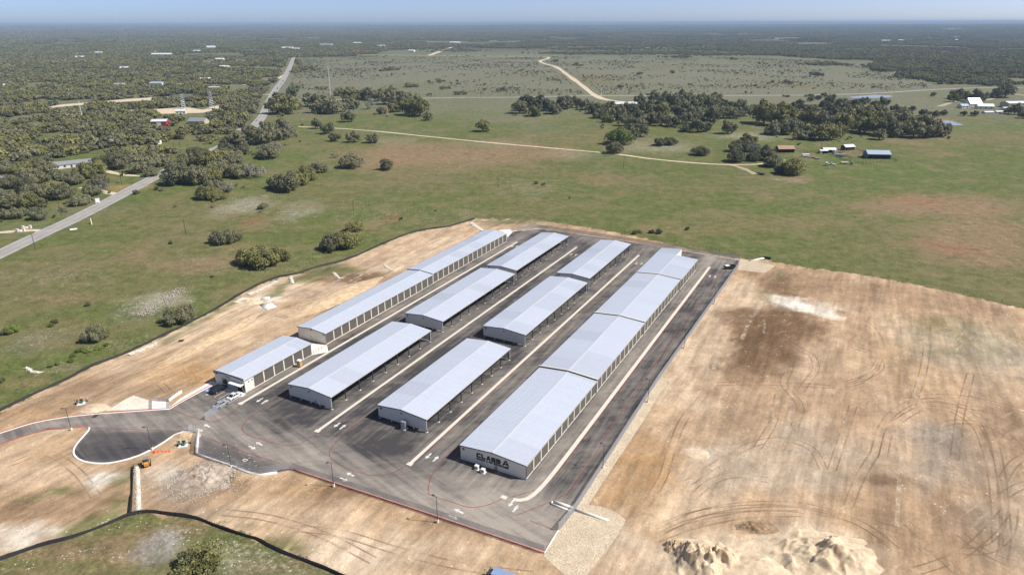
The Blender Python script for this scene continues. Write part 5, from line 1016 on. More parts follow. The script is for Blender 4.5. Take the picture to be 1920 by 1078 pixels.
# x, y, crown width in metres, leaf tone; grouped by where they stand
TREE_SETS = [
 ('beside the silt fence', '', [(-116.9,287.5,13.78,'o'),(-109.03,285.29,15.58,'o'),(-104.96,290.31,10.55,'o'),(-114.15,293.35,12.1,'o'),(-84.04,307.92,15.15,'g'),(-79.47,311.17,14.02,'o'),(-80.88,337.99,9.88,'o'),(-118.79,224.18,11.88,'g'),(-141.13,208.89,8.3,'g'),(-140.74,211.4,6.2,'o'),(-139.93,318.47,13.01,'g'),(-136.22,321.04,9.43,'g'),(-144.82,322.88,7.9,'d')]),
 ('in the field beside the highway', '', [(-118.12,502.9,19.72,'g'),(-91.08,494.7,13.21,'g'),(-143.73,429.4,21.14,'g'),(-153.01,437.1,13.86,'g'),(-140.91,443.1,16.14,'o'),(-139.84,459.4,16.69,'o'),(-137.61,484,12.94,'g'),(-159.47,622.2,13,'g'),(-140.82,616.1,15.26,'g'),(-123.53,612.9,13.29,'g'),(-176.33,666.6,16.44,'d'),(-196.56,702.3,14.03,'g'),(-176.29,749.3,16.64,'d'),(-27.78,677.7,17.74,'o'),(-90.9,760.4,13.97,'g'),(-192.35,540,19.39,'g'),(-177.82,468.4,15.51,'s'),(-184.55,473.7,13.44,'g'),(-189.33,468.5,16.26,'g')]),
 ('at the highway bend', '', [(-223.56,448.9,22.73,'d'),(-218.59,453.7,20.08,'o'),(-209.26,450.3,21.37,'g'),(-203.73,456.8,18.05,'o'),(-203.02,470.4,20.77,'g'),(-241.96,489.1,19.22,'g'),(-240.91,508.5,18.34,'g'),(-230.89,508.4,19.13,'o'),(-222.98,516.5,20.22,'o'),(-207.75,502.1,18.12,'g'),(-214,527,16.48,'g'),(-228.42,542.7,16.94,'g'),(-185.59,408.6,15.64,'o'),(-178.62,405.9,11.66,'o'),(-179.58,422.5,10.75,'s'),(-194.09,437.5,10.41,'g'),(-233.27,579.2,22.5,'g'),(-237,569.1,15.05,'d'),(-239.18,632.5,19.55,'g'),(-222.25,608.7,21.69,'g'),(-216.08,614.4,20.93,'g'),(-212.16,632.1,20.52,'g'),(-207.59,644.4,19.9,'s'),(-243.25,688.6,18.01,'g'),(-234.11,706.7,18.46,'g'),(-194.73,556.3,17.33,'s'),(-218.69,556.6,15.61,'g'),(-249.86,545.3,17.02,'g'),(-235.22,420.3,5.35,'g')]),
 ('along the farm track', '', [(93.92,603.8,27.14,'b'),(106.03,626.9,19.39,'d'),(119.92,645.2,17.93,'g'),(83.94,559.5,16.56,'g'),(128.62,594.9,13.84,'d'),(138.41,597.5,13.9,'g'),(150.93,548.9,16.26,'g'),(205.99,660.1,17.3,'g'),(171.75,674.3,17.65,'g'),(180.19,670.7,18.6,'g'),(189.33,674,14.53,'g')]),
 ('around the ranch sheds', '', [(170.87,521.7,16.33,'d'),(190.34,565.3,19.36,'g'),(206.59,602,17.73,'o'),(184.33,562.9,14.9,'g'),(191.5,534.6,16.7,'s'),(196.27,527.8,18.16,'g'),(193.49,502.8,17.35,'g'),(185.39,523.7,12.29,'d'),(196.75,474.3,20.18,'o'),(190.27,478,11.29,'d'),(197.41,562.7,13.14,'d')]),
 ('in the grove behind the ranch sheds', '', [(264.21,728.6,27.94,'o'),(271.32,712.7,25.17,'o'),(283.43,770.7,25.94,'o'),(292.51,744.5,25.1,'o'),(248.32,656,20.24,'g'),(259.38,655.8,22.26,'g'),(274.18,675.9,17.7,'g'),(261.13,624.3,16.42,'g'),(272.21,630.2,19.49,'g'),(277.15,621.1,19.22,'o'),(287.5,623.9,19.3,'o'),(304.28,645.3,14.95,'o'),(301.2,712.1,19.69,'o'),(311.13,696.9,21.43,'g'),(331.71,719.4,19.88,'g'),(335.04,696.4,23.56,'o'),(357.28,726.8,22.3,'g'),(335.96,668,25.73,'o'),(362.54,703.4,23.78,'o'),(343.65,654.4,23.22,'o'),(364.9,681.4,20.98,'g'),(351.05,641.4,21.79,'g'),(368.66,654,23.21,'o'),(392.11,688.1,21.17,'g'),(369.24,634.8,21.58,'g'),(394.86,660.2,22.4,'g'),(386.73,634.5,19.61,'g'),(398.63,640.6,16.82,'g'),(332.02,623.2,13.02,'g'),(388.53,768.6,21.17,'g'),(407.5,777.2,17.83,'o'),(379.37,787,18.04,'d'),(394.51,734.2,20.27,'o'),(411.2,733.9,19.13,'g'),(369.79,806.4,18.46,'d'),(403.9,857.5,19.58,'d')]),
 ('in the grove behind the farm track', '', [(99.97,774.3,17.76,'g'),(111.95,802,18.37,'g'),(102.52,739.8,15.88,'o'),(116.29,756.4,19.69,'g'),(129.23,764.8,21.07,'d'),(118.54,715.5,16.48,'g'),(137.88,747.5,20.61,'d'),(129.8,707.6,16.31,'g'),(146.17,730.8,19.06,'g'),(154.11,714.9,18.66,'g'),(166.02,773,20.1,'o'),(164.45,707,18.47,'g'),(182.43,730.1,19.04,'g'),(183.67,772.7,20.09,'d'),(196.97,754.8,20.81,'g'),(210.74,763.2,21.03,'g'),(217.61,745.9,19.43,'d'),(233.61,771.7,18.89,'g'),(245.34,771.4,18.88,'g'),(262.86,789.4,18.09,'d'),(157.01,820.7,21.28,'d'),(176.73,840.9,21.78,'d'),(192.67,840.6,21.77,'g'),(208.59,840.2,21.76,'g'),(224.51,839.9,21.76,'d'),(240.41,839.6,20.47,'g'),(259.4,849.8,19.41,'d'),(275.47,849.5,19.4,'g'),(200.69,908.6,20.7,'d'),(224.16,920.4,20.96,'d'),(244.99,920,19.55,'g'),(265.8,919.5,19.54,'d'),(188.37,934,18.42,'d'),(166.33,909.4,16.57,'d'),(281.34,818.1,16.22,'d'),(285.04,803.2,13.49,'d')]),
 ('in the grove by the white barn', '', [(9.9,818.8,21.23,'g'),(18.56,844.3,23.15,'d'),(24.77,794.2,20.63,'o'),(32.7,844,23.14,'g'),(45.54,843.8,24.42,'d'),(50.15,813,19.85,'g'),(64.68,859.5,24.86,'g'),(80.52,875.9,17.32,'d'),(91.53,853.5,16.89,'g'),(102.02,832.1,19.03,'d'),(102.33,774.3,18.95,'g'),(94.02,817,16.2,'d'),(78.4,949.8,10.08,'d'),(76.56,963.3,8.76,'d')]),
 ('in the grove round the red shelter', '', [(-274.9,824.8,27.67,'g'),(-261.98,819.5,27.5,'o'),(-286.62,878.4,29.39,'g'),(-266.85,861.3,19.66,'g'),(-249.61,894.9,24.48,'g'),(-237.3,894.6,24.47,'g'),(-226.91,828.8,24.01,'g'),(-210.46,818.4,24.97,'g'),(-203.91,838.6,16.61,'g'),(-220.5,957,24.65,'o'),(-210.96,970.3,22.05,'o'),(-197.67,970,22.04,'g'),(-178.99,956,20.28,'g'),(-159.45,917,25.06,'g'),(-147.91,942,25.71,'g'),(-134.66,928.9,25.37,'g'),(-136.6,837.2,21.69,'o'),(-117.69,806.7,22.17,'o'),(-104.16,796.9,24.34,'o'),(-152.19,817.2,14.96,'g'),(-169.1,997.5,21.13,'g'),(-248.2,1029.5,18.67,'g'),(-326.66,1063.3,22.47,'b'),(-315.74,1016,16.9,'d'),(-284.4,986.1,16.42,'g'),(-198.14,870.8,19.87,'g'),(-175.11,864.8,14.48,'s')]),
 ('around the white ranch house', '', [(610.3,963.9,24.82,'g'),(581.5,924.6,18.24,'o'),(612,923.9,25.24,'g'),(606.1,937,21.32,'o'),(598.3,1000.1,9.83,'g'),(688.3,983.1,29.77,'g'),(671.9,976.4,19.22,'g'),(574,797.3,17.05,'d'),(570.1,802.2,13.47,'g'),(519.5,784.2,10.79,'d'),(507.7,784.4,8.39,'d'),(490.6,794.2,12.13,'d'),(467.8,771.5,10.62,'d'),(463.8,785.3,13.2,'d'),(477.5,834.4,10.17,'d'),(452,824.6,13.83,'d'),(458,819.4,12.5,'g'),(421.6,795.6,9.72,'d'),(465,878.7,17.37,'d'),(446.7,862.1,13.12,'d'),(436.3,733.4,12.37,'g'),(561.3,765.1,12.88,'g')]),
 ('in the meadow below the far road', '', [(331.43,859.1,14.39,'d'),(342.17,848,16.79,'d'),(348.22,837.2,15.31,'d'),(350.63,816.7,18.69,'g'),(378,847.2,16.78,'d'),(371.59,904.6,12.37,'d'),(400.6,942,12.86,'d'),(419.6,961.7,11.66,'d'),(441.8,996.7,10.56,'d'),(404.5,891.8,17.62,'g'),(428.6,879.6,16.05,'d'),(453.1,902.7,16.45,'d')]),
 ('beside the left houses', '', [(-258.32,362.14,10.51,'d'),(-272.29,363.36,9.96,'g'),(-280.31,365.64,7.66,'g'),(-272.47,368.89,8.31,'d'),(-254.37,393.69,12.6,'g'),(-260.24,414.9,11.9,'g'),(-259.04,423.4,11.44,'s'),(-274.82,409.6,16.98,'g'),(-291.37,426.7,14.92,'o'),(-290.61,409.8,16.33,'g'),(-288.73,389.05,17.45,'g'),(-278.02,386.49,13.63,'o'),(-299.42,394.16,13.87,'g'),(-308.45,426.9,16.96,'d'),(-326.96,439.1,17.4,'g'),(-294.09,466.3,16.92,'o'),(-296.57,482.3,16.7,'o'),(-288.81,501.2,18.09,'g'),(-290.61,523.7,16.39,'g'),(-265.95,489.4,19.23,'g'),(-262.98,508.8,18.35,'g'),(-252.15,474.6,12.71,'g'),(-301.37,513.4,14.48,'g'),(-291.52,449.7,14.23,'g'),(-273.61,449.5,10.67,'g'),(-318.41,450,19.22,'g'),(-309.18,458.1,14.47,'d'),(-333.33,484.6,16.77,'g'),(-344.51,475.7,16.49,'o'),(-360.24,485,13.73,'g')]),
]
TALLIES = {}
TREES_XY = []
for where, _, lst in TREE_SETS:
    # an ordinal along the view, left to right, makes each label point at one tree
    ordr = sorted(range(len(lst)), key=lambda i: lst[i][0] / lst[i][1])
    for rank, i in enumerate(ordr, 1):
        x, y, w, tone = lst[i]
        size = 'broad' if w > 17 else ('small' if w < 9 else 'round')
        pos = 'leftmost' if rank == 1 else ('rightmost' if rank == len(lst) else (ORD[rank] + ' from the left' if rank <= 30 else ORD[len(lst) - rank + 1] + ' from the right'))
        lab = f'{size} {TONE_WORD[tone]} oak, {pos} {where}'
        kind = 'thin' if tone == 's' else ('tall' if (tone == 'd' and w < 6) else 'oak')
        if 'grove' in where: w *= 1.12
        tree(x, y, w, tone, lab, 'trees ' + where, kind=kind)
        TREES_XY.append((x, y, w))
# bushes standing alone in the grass
BUSH = [(-173.51,385.41,3.4,'s'),(-143.54,382.69,5.53,'g'),(-142.7,387.54,4.35,'s'),(-141.93,374.42,3.01,'s'),(-165.77,316.97,3.11,'d'),(-182.69,268.98,1.57,'g'),(-160.75,238.79,2.43,'d'),(-163.5,223.07,3.05,'d'),(-163.1,220.31,2.26,'b'),(-173.51,215.92,5.57,'b'),(-174.73,214.18,4.05,'d'),(64.66,333.8,3.26,'b'),(62.02,331.01,3.77,'d'),(70.98,332.8,3.79,'d'),(74.57,331.83,4.32,'g'),(90.45,338.34,2.75,'d'),(16.07,446,3.18,'g'),(20.87,442.8,3.51,'d'),(-60.18,359.14,2.32,'d'),(-43.18,376.92,1.82,'d'),(-140.99,200.08,3.13,'b'),(-141.26,197.03,2.4,'b'),(-138.2,200.06,2.44,'b'),(-135.81,201.99,2.46,'b'),(-134.88,204.77,2.13,'b'),(-142.78,191.17,1.68,'b'),(-144.07,189.75,1.66,'b'),(-139.55,193.32,2.37,'b'),(-152.88,180.63,2.56,'d'),(-140.03,541.5,6.76,'s'),(35.15,406.2,1.62,'d'),(-126.33,269.85,1.8,'d'),(-111.45,207.88,1.8,'d')]
bl = sorted(BUSH, key=lambda q: q[0] / q[1])
NEARB = 'in the grass around the yard'
for rank, (x, y, w, tone) in enumerate(bl, 1):
    pos = 'leftmost' if rank == 1 else ('rightmost' if rank == len(bl) else (ORD[rank] + ' from the left' if rank <= 16 else ORD[len(bl) - rank + 1] + ' from the right'))
    tree(x, y, w, tone, f'{TONE_WORD[tone]} low bush, {pos} among the lone bushes', 'lone bushes ' + NEARB, 'bush', 'thin' if tone == 's' else 'oak', .9, 'bush')
# the sprawling mesquite in the lower left corner
tree(*(-61.68,104.84), 9.5, 'o', 'sprawling yellow-green tree below the lower silt fence', None, kind='thin', tall=.9)
tree(*(-64.4,106.27), 5.0, 'd', 'dark low tree at the left of the sprawling one below the silt fence', None, kind='oak', tall=.8)
tree(*(-60.36,105.68), 6.5, 'o', 'yellow-green tree at the right of the sprawling one below the silt fence', None, kind='oak', tall=.7)

# ---- woods: too many to count, one object of instanced crowns per belt
WOOD_L = [(-1931.9,2728.2),(-1514,2701.3),(-779.3,2516.4),(-669.5,2204.3),(-537.2,1722.4),(-435.7,1330.4),(-387.94,1134.6),(-328.55,927.1),(-292.93,800.7),(-268.57,692.6),(-263.66,645.3),(-264.07,603.8),(-264.56,552.5),(-275.24,534.4),(-317.31,535),(-344.32,524.5),(-372.64,494.5),(-457.4,459.8),(-2574.3,2769.6)]
WOOD_R = [(807.9,1665.3),(792.4,1535.9),(797.5,1439.1),(746.7,1291.3),(723.1,1200.9),(798.1,1177.7),(884.8,1175.1),(1048.3,1121.3),(3503.5,3837.6),(1393.6,3633.3),(952.1,2796.5),(1002.5,2251.5),(1007.4,1992.3)]
def crop_density(x, y):
    n = fbm(x, y, 130, 4, 301); return n
def occupied(X, Y, pad):
    ok = np.ones(len(X), bool)
    for (tx, ty, tw) in TREES_XY: ok &= np.hypot(X - tx, Y - ty) > tw * .35 + pad
    ok &= segdist(X, Y, HIGHWAY) > 13; ok &= segdist(X, Y, CALICHE) > 12; ok &= segdist(X, Y, FARROAD) > 12
    for pl in CLEAR: ok &= ~inside(X, Y, pl)
    return ok
CLEAR = [[(-594,868.4),(-590.1,927),(-562.3,965.2),(-536.1,999.5),(-490.7,1035.8),(-471.1,976.7),(-510.9,950.7),(-543.8,919.7),(-567.5,879)], [(-444.4,859.7),(-424.2,887.2),(-411.8,892.7),(-385.35,875),(-383.81,903.9),(-368.44,947.3),(-351.44,909.2),(-351.17,831.4),(-358.68,811.7),(-406.4,807.8)],
 [(-366.24,701.7),(-392.77,757.7),(-369.36,757.2),(-343.41,701.2)], [(-331.52,708.5),(-364.8,783.6),(-337.03,783),(-309.44,715.7)], [(-328.33,484.6),(-353.42,524.6),(-333.02,544.2),(-307.43,501.4)], [(-596.8,1159.4),(-649.6,1265.5),(-614,1264.4),(-564.1,1158.5)],
 [(-511.4,693.3),(-523.2,760.2),(-483.3,742.7),(-476.7,689.1)], [(-658.7,934.9),(-659,1002.6),(-624.3,953.4),(-630.7,903.5)], [(-286.68,466.2),(-315.38,524.1),(-284.54,489.6),(-250.87,483.6),(-242.29,465.7)], [(-328.49,656),(-345.77,728),(-337.69,716.2),(-313.86,646.1)], [(-492.8,1216.8),(-454.3,1237.1),(-407.3,1116.9),(-425.6,1065.9)]]
pts = []
# near belt on the left and right: single trees
for poly, seed, dens in ((WOOD_L, 5, 1.0), (WOOD_R, 6, 1.0)):
    xs = np.array([p[0] for p in poly]); ys = np.array([p[1] for p in poly])
    r = np.random.default_rng(seed); st = 9.0
    X, Y = np.meshgrid(np.arange(max(xs.min(), -1950), min(xs.max(), 1950), st), np.arange(ys.min(), min(ys.max(), 2300), st))
    X = X.ravel() + r.uniform(-4, 4, X.size); Y = Y.ravel() + r.uniform(-4, 4, Y.size)
    k = (sdf(X, Y, poly) + (fbm(X, Y, 150, 4, 88) - .5) * 190 > 0) & (np.hypot(X, Y) < 2350) & (np.abs(X) < Y * .85 + 30); X, Y = X[k], Y[k]
    k = (fbm(X, Y, 42, 3, 301) > (.42 if seed == 5 else .40)) & (fbm(X, Y, 140, 3, 317) > .27); X, Y = X[k], Y[k]
    k = occupied(X, Y, 3); X, Y = X[k], Y[k]
    pts.append(np.stack([X, Y, r.uniform(3.4, 8.6, len(X)), np.zeros(len(X))], -1))
near_pts = np.concatenate(pts)
# tree lines and copses further off
r = np.random.default_rng(8)
COPSE = [(435.1,3452,127.09,165.77,'x',1),(122.32,3243.2,95.59,146.5,'x',.6),(507,2437.7,144.26,125.19,'x',1),(634.8,2310,85.51,74.96,'x',1),(340.32,2406.3,106.83,81.24,'x',.8),(180.79,2415.9,71.5,81.88,'x',.7),(358.63,2838.5,188.56,140.8,'x',.7),(657.4,3061.7,135.46,130.71,'x',.7),(-847.9,3397.9,175.17,241.65,'x',.8),(-577.5,3025.6,156.19,191.93,'x',.9),(-374.87,3010.6,133.23,190.06,'x',.7),(-194.57,2664.7,78.74,99.34,'x',.4),(-650.7,2598.3,76.81,118.23,'x',.6),(877.6,2415.1,107.21,122.9,'x',.8),(757.7,1751.9,44.33,43.55,'x',.8),(808.8,1749.7,20.84,43.44,'x',.8),(877.5,1623.1,48.41,75.14,'x',.9),(761,1290.8,38.73,48.06,'x',.9),(987.9,3036.3,134.35,193.28,'x',.8),(775.1,2754,122.02,132.63,'x',.8),(494,2141.7,47.63,48.42,'x',.5),(-267.01,1613.4,16.84,37.07,'x',.8),(-284.11,1560.6,10.48,26.05,'x',.7),(-484.1,1679.6,20.02,50.14,'x',.8),(-439.6,1584.2,9.45,35.77,'x',.6),(-161.02,1176.1,14.15,25.05,'x',.8),(-125.82,1260.4,13.24,22.92,'x',.5),(-24.21,1106.2,10.84,17.8,'x',.6),(-101.8,1135.7,13.68,14.05,'x',.5),(602.3,1402,12.59,22.55,'x',.8),(469.5,1230.4,14.79,21.87,'x',.4),(179.24,1156.2,7.83,11.63,'x',.7),(156.38,1734.8,12.91,25.62,'x',.8),(116.07,1926.5,7.16,26.22,'x',.8),(260.2,1443.7,5.4,11.93,'x',.8),(337.66,1471.4,6.6,15.48,'x',.8),(614,2012.3,11.95,28.56,'x',.8),(625.3,1803.5,8.05,23.04,'x',.8),(-301.86,1132.1,6.82,11.17,'x',.5),(-77.86,1040.6,7.86,9.49,'x',.5),(423.1,997.1,7.54,8.74,'x',.5),(385.79,998.1,7.55,8.76,'x',.4)]
cp = []
for (bx, by, rx, ry, _k, st) in COPSE:
    n = int(min(500, max(3, rx * ry * 3.1 * st / 70)))
    X = bx + r.normal(size=n) * rx * .55; Y = by + r.normal(size=n) * ry * .55
    cp.append(np.stack([X, Y, r.uniform(2.6, 6.5, n), np.zeros(n)], -1))
cp = np.concatenate(cp); cp = cp[occupied(cp[:, 0], cp[:, 1], 3)]
near_pts = np.concatenate([near_pts, cp])
# scrub dotted over the heath
HEATH = [(-693.4,2348.7),(-273.39,2324.6),(115.72,2195.5),(566.1,2240.2),(856.1,1917.1),(807,1588.5),(737.2,1291.6),(660.8,1123.2),(551.2,1072.9),(345.55,1037.4),(123.54,1035.3),(-83.9,1017.6),(-297.93,986.4),(-347.93,1115.2),(-506.5,1641.7)]
xs = [p[0] for p in HEATH]; ys = [p[1] for p in HEATH]
X = r.uniform(min(xs), max(xs), 52000); Y = r.uniform(min(ys), max(ys), 52000); k = inside(X, Y, HEATH); X, Y = X[k], Y[k]
k = fbm(X, Y, 90, 4, 404) + r.uniform(-.2, .2, len(X)) > .56; X, Y = X[k], Y[k]
k = occupied(X, Y, 2); X, Y = X[k], Y[k]
sz = .5 + r.exponential(.5, len(X)); scrub = np.stack([X, Y, np.minimum(sz, 3.4), np.ones(len(X))], -1)
# undergrowth between the individually built groves
ug = []
for where, _, lst in TREE_SETS:
    if 'grove' not in where and 'bend' not in where and 'houses' not in where: continue
    for (x, y, w, tone) in lst:
        for _i in range(3): ug.append((x + r.normal() * w * .6, y + r.normal() * w * .8, r.uniform(.8, 2.6), 1))
ug = np.array(ug); ug = ug[segdist(ug[:, 0], ug[:, 1], HIGHWAY) > 9]
scrub = np.concatenate([scrub, ug])
# far woodland, in patches
def ring(r0, r1, n, seed):
    q = np.random.default_rng(seed); rad = np.sqrt(q.uniform(r0 * r0, r1 * r1, n)); a = q.uniform(-.75, .75, n)
    return np.stack([rad * np.sin(a), rad * np.cos(a)], -1)
fp = np.concatenate([ring(2200, 4200, 15000, 1), ring(4200, 8000, 21000, 2), ring(8000, 15000, 17000, 3)])
fr = np.hypot(fp[:, 0], fp[:, 1]); an = np.degrees(np.arctan2(fp[:, 0], fp[:, 1]))
openw = np.exp(-((an - 3) / 13) ** 4) * (1 - sstep(2700, 3700, fr))                  # open rangeland straight ahead
dn = fbm(fp[:, 0], fp[:, 1], 330, 5, 505) - openw * .40
fp = fp[dn > .435]; fr = np.hypot(fp[:, 0], fp[:, 1])
fs = np.random.default_rng(4).uniform(.8, 1.25, len(fp)) * np.where(fr > 8000, 1.7, np.where(fr > 4200, 1.2, .9))
far_pts = np.stack([fp[:, 0], fp[:, 1], fs, np.zeros(len(fp))], -1)

# prototypes for the belts
hidden = bpy.data.collections.new('crown_prototypes')
def proto(name, V, F, mats, mi=None):
    me = mesh_np(name, V, F, mats)
    if mi is not None: me.polygons.foreach_set('material_index', mi)
    o = bpy.data.objects.new(name, me); hidden.objects.link(o); return o
singles = bpy.data.collections.new('single_crowns'); patches = bpy.data.collections.new('patch_crowns'); bushes = bpy.data.collections.new('bush_crowns')
tones = ['g', 'g', 'o', 'd', 'g', 'o', 'g', 'o']
for i in range(8):
    V, F = crown_arrays(500 + i, 12, 620, .24, .72 + .12 * (i % 3)); me = mesh_np('wood_crown', V, F, (LEAF[tones[i]],)); singles.objects.link(bpy.data.objects.new('wood_crown', me))
for i in range(4):
    V, F = crown_arrays(540 + i, 8, 220, .42, 1.05); me = mesh_np('bush_crown', V, F, (LEAF[['g', 'd', 'g', 'g'][i]],)); bushes.objects.link(bpy.data.objects.new('bush_crown', me))
for i in range(5):
    q = np.random.default_rng(600 + i); VV = []; FF = []; MI = []; n0 = 0
    for j in range(34):
        a = q.uniform(0, 6.28); d = np.sqrt(q.uniform(0, 1)) * 36; s = q.uniform(3.4, 6.8)
        V, F = crown_arrays(700 + 50 * i + j, 5, 58, .62, .9); V = V * s + np.array([d * np.cos(a), d * np.sin(a), 0])
        VV.append(V); FF.append(F + n0); n0 += len(V); MI += [int(q.integers(0, 3))] * len(F)
    me = mesh_np('wood_patch', np.concatenate(VV), np.concatenate(FF), (LEAF['g'], LEAF['g'], LEAF['o'])); me.polygons.foreach_set('material_index', MI)
    patches.objects.link(bpy.data.objects.new('wood_patch', me))
def belt(name, pts4, coll, ncol, label, seed):
    q = np.random.default_rng(seed); n = len(pts4)
    me = bpy.data.meshes.new(name); me.vertices.add(n)
    P = np.stack([pts4[:, 0], pts4[:, 1], hz(pts4[:, 0], pts4[:, 1])], -1).astype(np.float32); me.vertices.foreach_set('co', P.ravel())
    add_attr(me, 'size', pts4[:, 2]); add_attr(me, 'turn', q.uniform(0, 6.28, n))
    a = me.attributes.new('pick', 'INT', 'POINT'); a.data.foreach_set('value', q.integers(0, ncol, n).astype(np.int32))
    me.update()
    o = link(name, me)
    ng = bpy.data.node_groups.new(name, 'GeometryNodeTree')
    ng.interface.new_socket('Geometry', in_out='INPUT', socket_type='NodeSocketGeometry'); ng.interface.new_socket('Geometry', in_out='OUTPUT', socket_type='NodeSocketGeometry')
    gi = ng.nodes.new('NodeGroupInput'); go = ng.nodes.new('NodeGroupOutput')
    ci = ng.nodes.new('GeometryNodeCollectionInfo'); ci.inputs['Collection'].default_value = coll; ci.inputs['Separate Children'].default_value = True; ci.inputs['Reset Children'].default_value = True
    iop = ng.nodes.new('GeometryNodeInstanceOnPoints'); iop.inputs['Pick Instance'].default_value = True
    def na(nm, t):
        x = ng.nodes.new('GeometryNodeInputNamedAttribute'); x.data_type = t; x.inputs[0].default_value = nm; return x.outputs[0]
    cx = ng.nodes.new('ShaderNodeCombineXYZ'); ng.links.new(na('turn', 'FLOAT'), cx.inputs[2])
    ng.links.new(gi.outputs[0], iop.inputs['Points']); ng.links.new(ci.outputs[0], iop.inputs['Instance']); ng.links.new(na('pick', 'INT'), iop.inputs['Instance Index'])
    e2r = ng.nodes.new('FunctionNodeEulerToRotation'); ng.links.new(cx.outputs[0], e2r.inputs[0]); ng.links.new(e2r.outputs[0], iop.inputs['Rotation']); ng.links.new(na('size', 'FLOAT'), iop.inputs['Scale'])
    ng.links.new(iop.outputs[0], go.inputs[0])
    md = o.modifiers.new('belt', 'NODES'); md.node_group = ng
    tag(o, label, 'woodland', None, 'stuff'); return o
belt('near_woodland', near_pts, singles, 8, 'oak and juniper woodland beyond the highway and the field', 1)
belt('scrub', scrub, bushes, 4, 'low dark scrub dotted over the grey rangeland', 2)
belt('far_woodland', far_pts, patches, 5, 'distant oak woodland stretching to the blue horizon', 3)
# ------------------------------------------------------------------ fences
def mesh_mat(name, col, dens):
    m, nt, b, out = newmat(name); b.inputs['Base Color'].default_value = (*col, 1); b.inputs['Metallic'].default_value = .3; b.inputs['Roughness'].default_value = .5
    tr = N(nt, 'ShaderNodeBsdfTransparent'); mx = N(nt, 'ShaderNodeMixShader'); mx.inputs[0].default_value = dens
    nt.links.new(tr.outputs[0], mx.inputs[1]); nt.links.new(b.outputs[0], mx.inputs[2]); nt.links.new(mx.outputs[0], out.inputs['Surface'])
    return m
M_link = mesh_mat('chain_link', (.42, .45, .52), .55)
def resample(pts, step):
    out = []
    for a, b in zip(pts[:-1], pts[1:]):
        n = max(1, round(math.hypot(b[0] - a[0], b[1] - a[1]) / step))
        out += [(a[0] + (b[0] - a[0]) * i / n, a[1] + (b[1] - a[1]) * i / n) for i in range(n)]
    out.append(tuple(pts[-1])); return out
def chain_fence(label, pts, h=1.85, z=0.0, step=3.0, name='chain_link_fence', cat='fence', posts=True):
    p = resample(pts, step); c = p[0]
    root = empty(name, (c[0], c[1], z)); tag(root, label, cat)
    q = [(x - c[0], y - c[1]) for x, y in p]
    V = []; F = []
    for i, (x, y) in enumerate(q): V += [(x, y, .05), (x, y, h)]
    F = [(2*i, 2*i+2, 2*i+3, 2*i+1) for i in range(len(q) - 1)]
    link('wire_mesh', mesh_np('wire_mesh', V, F, (M_link,)), root)
    mb = MB()
    for a, b in zip(q[:-1], q[1:]): mb.tube((*a, h), (*b, h), .028, n=5)
    mb.build('top_rail', M_galv, parent=root)
    pm = MB(); pm.tube((0, 0, -.1), (0, 0, h + .05), .04, n=6); pme = pm.mesh('post', M_galv)
    for x, y in q: link('post', pme, root, (x, y, 0))
    return root
chain_fence('chain link fence along the red kerb at the front of the yard', [(-52.58,136.85),(-20.62,121.96),(6.32,109.1)], z=.17)
chain_fence('chain link fence on the pale retaining kerb at the entrance corner', [(-82.28,153.05),(-78.6,143.37),(-68.64,138.7),(-59.59,134.9),(-52.77,137.06)], z=.36)
chain_fence('long chain link fence down the right side of the yard', [(9.66,115.74),(13.69,121.97),(21.92,138.07),(43.36,179.59),(97.74,279.12),(102.56,290.12)], 2.0)
chain_fence('chain link fence along the back edge of the yard', [(102.55,290.86),(80.22,304.12),(58.79,318.03),(37.65,329.75),(14.49,341.68),(0.62,336.96)])
chain_fence('sliding gate beside the silver sedan at the yard entrance', [(-82.93,158.97),(-80.7,167.68)], 1.9, step=4, name='sliding_gate', cat='gate')
chain_fence('short gate wing by the kerb end at the entrance', [(-84.74,152.94),(-84.17,154.19)], 1.9, step=2, name='gate_wing', cat='gate')
chain_fence('pipe railing above the white gravel bank', [(-100.2,164.65),(-102.38,169.1),(-97.31,168.78),(-95.43,164.9)], 1.1, step=2.2, name='pipe_railing', cat='railing')

M_silt = simple('silt_fabric', (.014, .014, .016), .7, amt=.35, scale=1.0)
def silt(label, pts):
    p = smooth_line(pts, 1.6); c = p[0]; root = empty('silt_fence', (c[0], c[1], 0)); tag(root, label, 'silt fence')
    of = offsets(p); V = []; F = []; r = random.Random(len(p)); n = len(p)
    for i, (a, o) in enumerate(zip(p, of)):
        h = .82 + .10 * math.sin(i * .9) + r.uniform(-.08, .08); le = .16 * math.sin(i * .37) + r.uniform(-.06, .06)
        x, y = a[0] - c[0], a[1] - c[1]
        for k, (d, z) in enumerate(((.2, .01), (.05, .06), (.02 + le, h), (-.02 + le, h), (-.05, .06), (-.18, .01))): V.append((x + o[0] * d, y + o[1] * d, z))
    for i in range(n - 1):
        a = 6 * i; b = a + 6
        for k in range(5): F.append((a + k, b + k, b + k + 1, a + k + 1))
    link('fabric', mesh_np('fabric', V, F, (M_silt,)), root)
    sm = MB()
    for i in range(0, n, 2): sm.box(p[i][0] - c[0] - .03, p[i][0] - c[0] + .03, p[i][1] - c[1] - .03, p[i][1] - c[1] + .03, 0, 1.0)
    tag(sm.build('stakes', M_bark, parent=root), kind='stuff')
silt('long black silt fence snaking between the grass and the left bank', SILT_UP)
silt('black silt fence curving across the lower left corner', SILT_LOW)
silt('short black silt fence beside the white rock berm', SILT_BR)

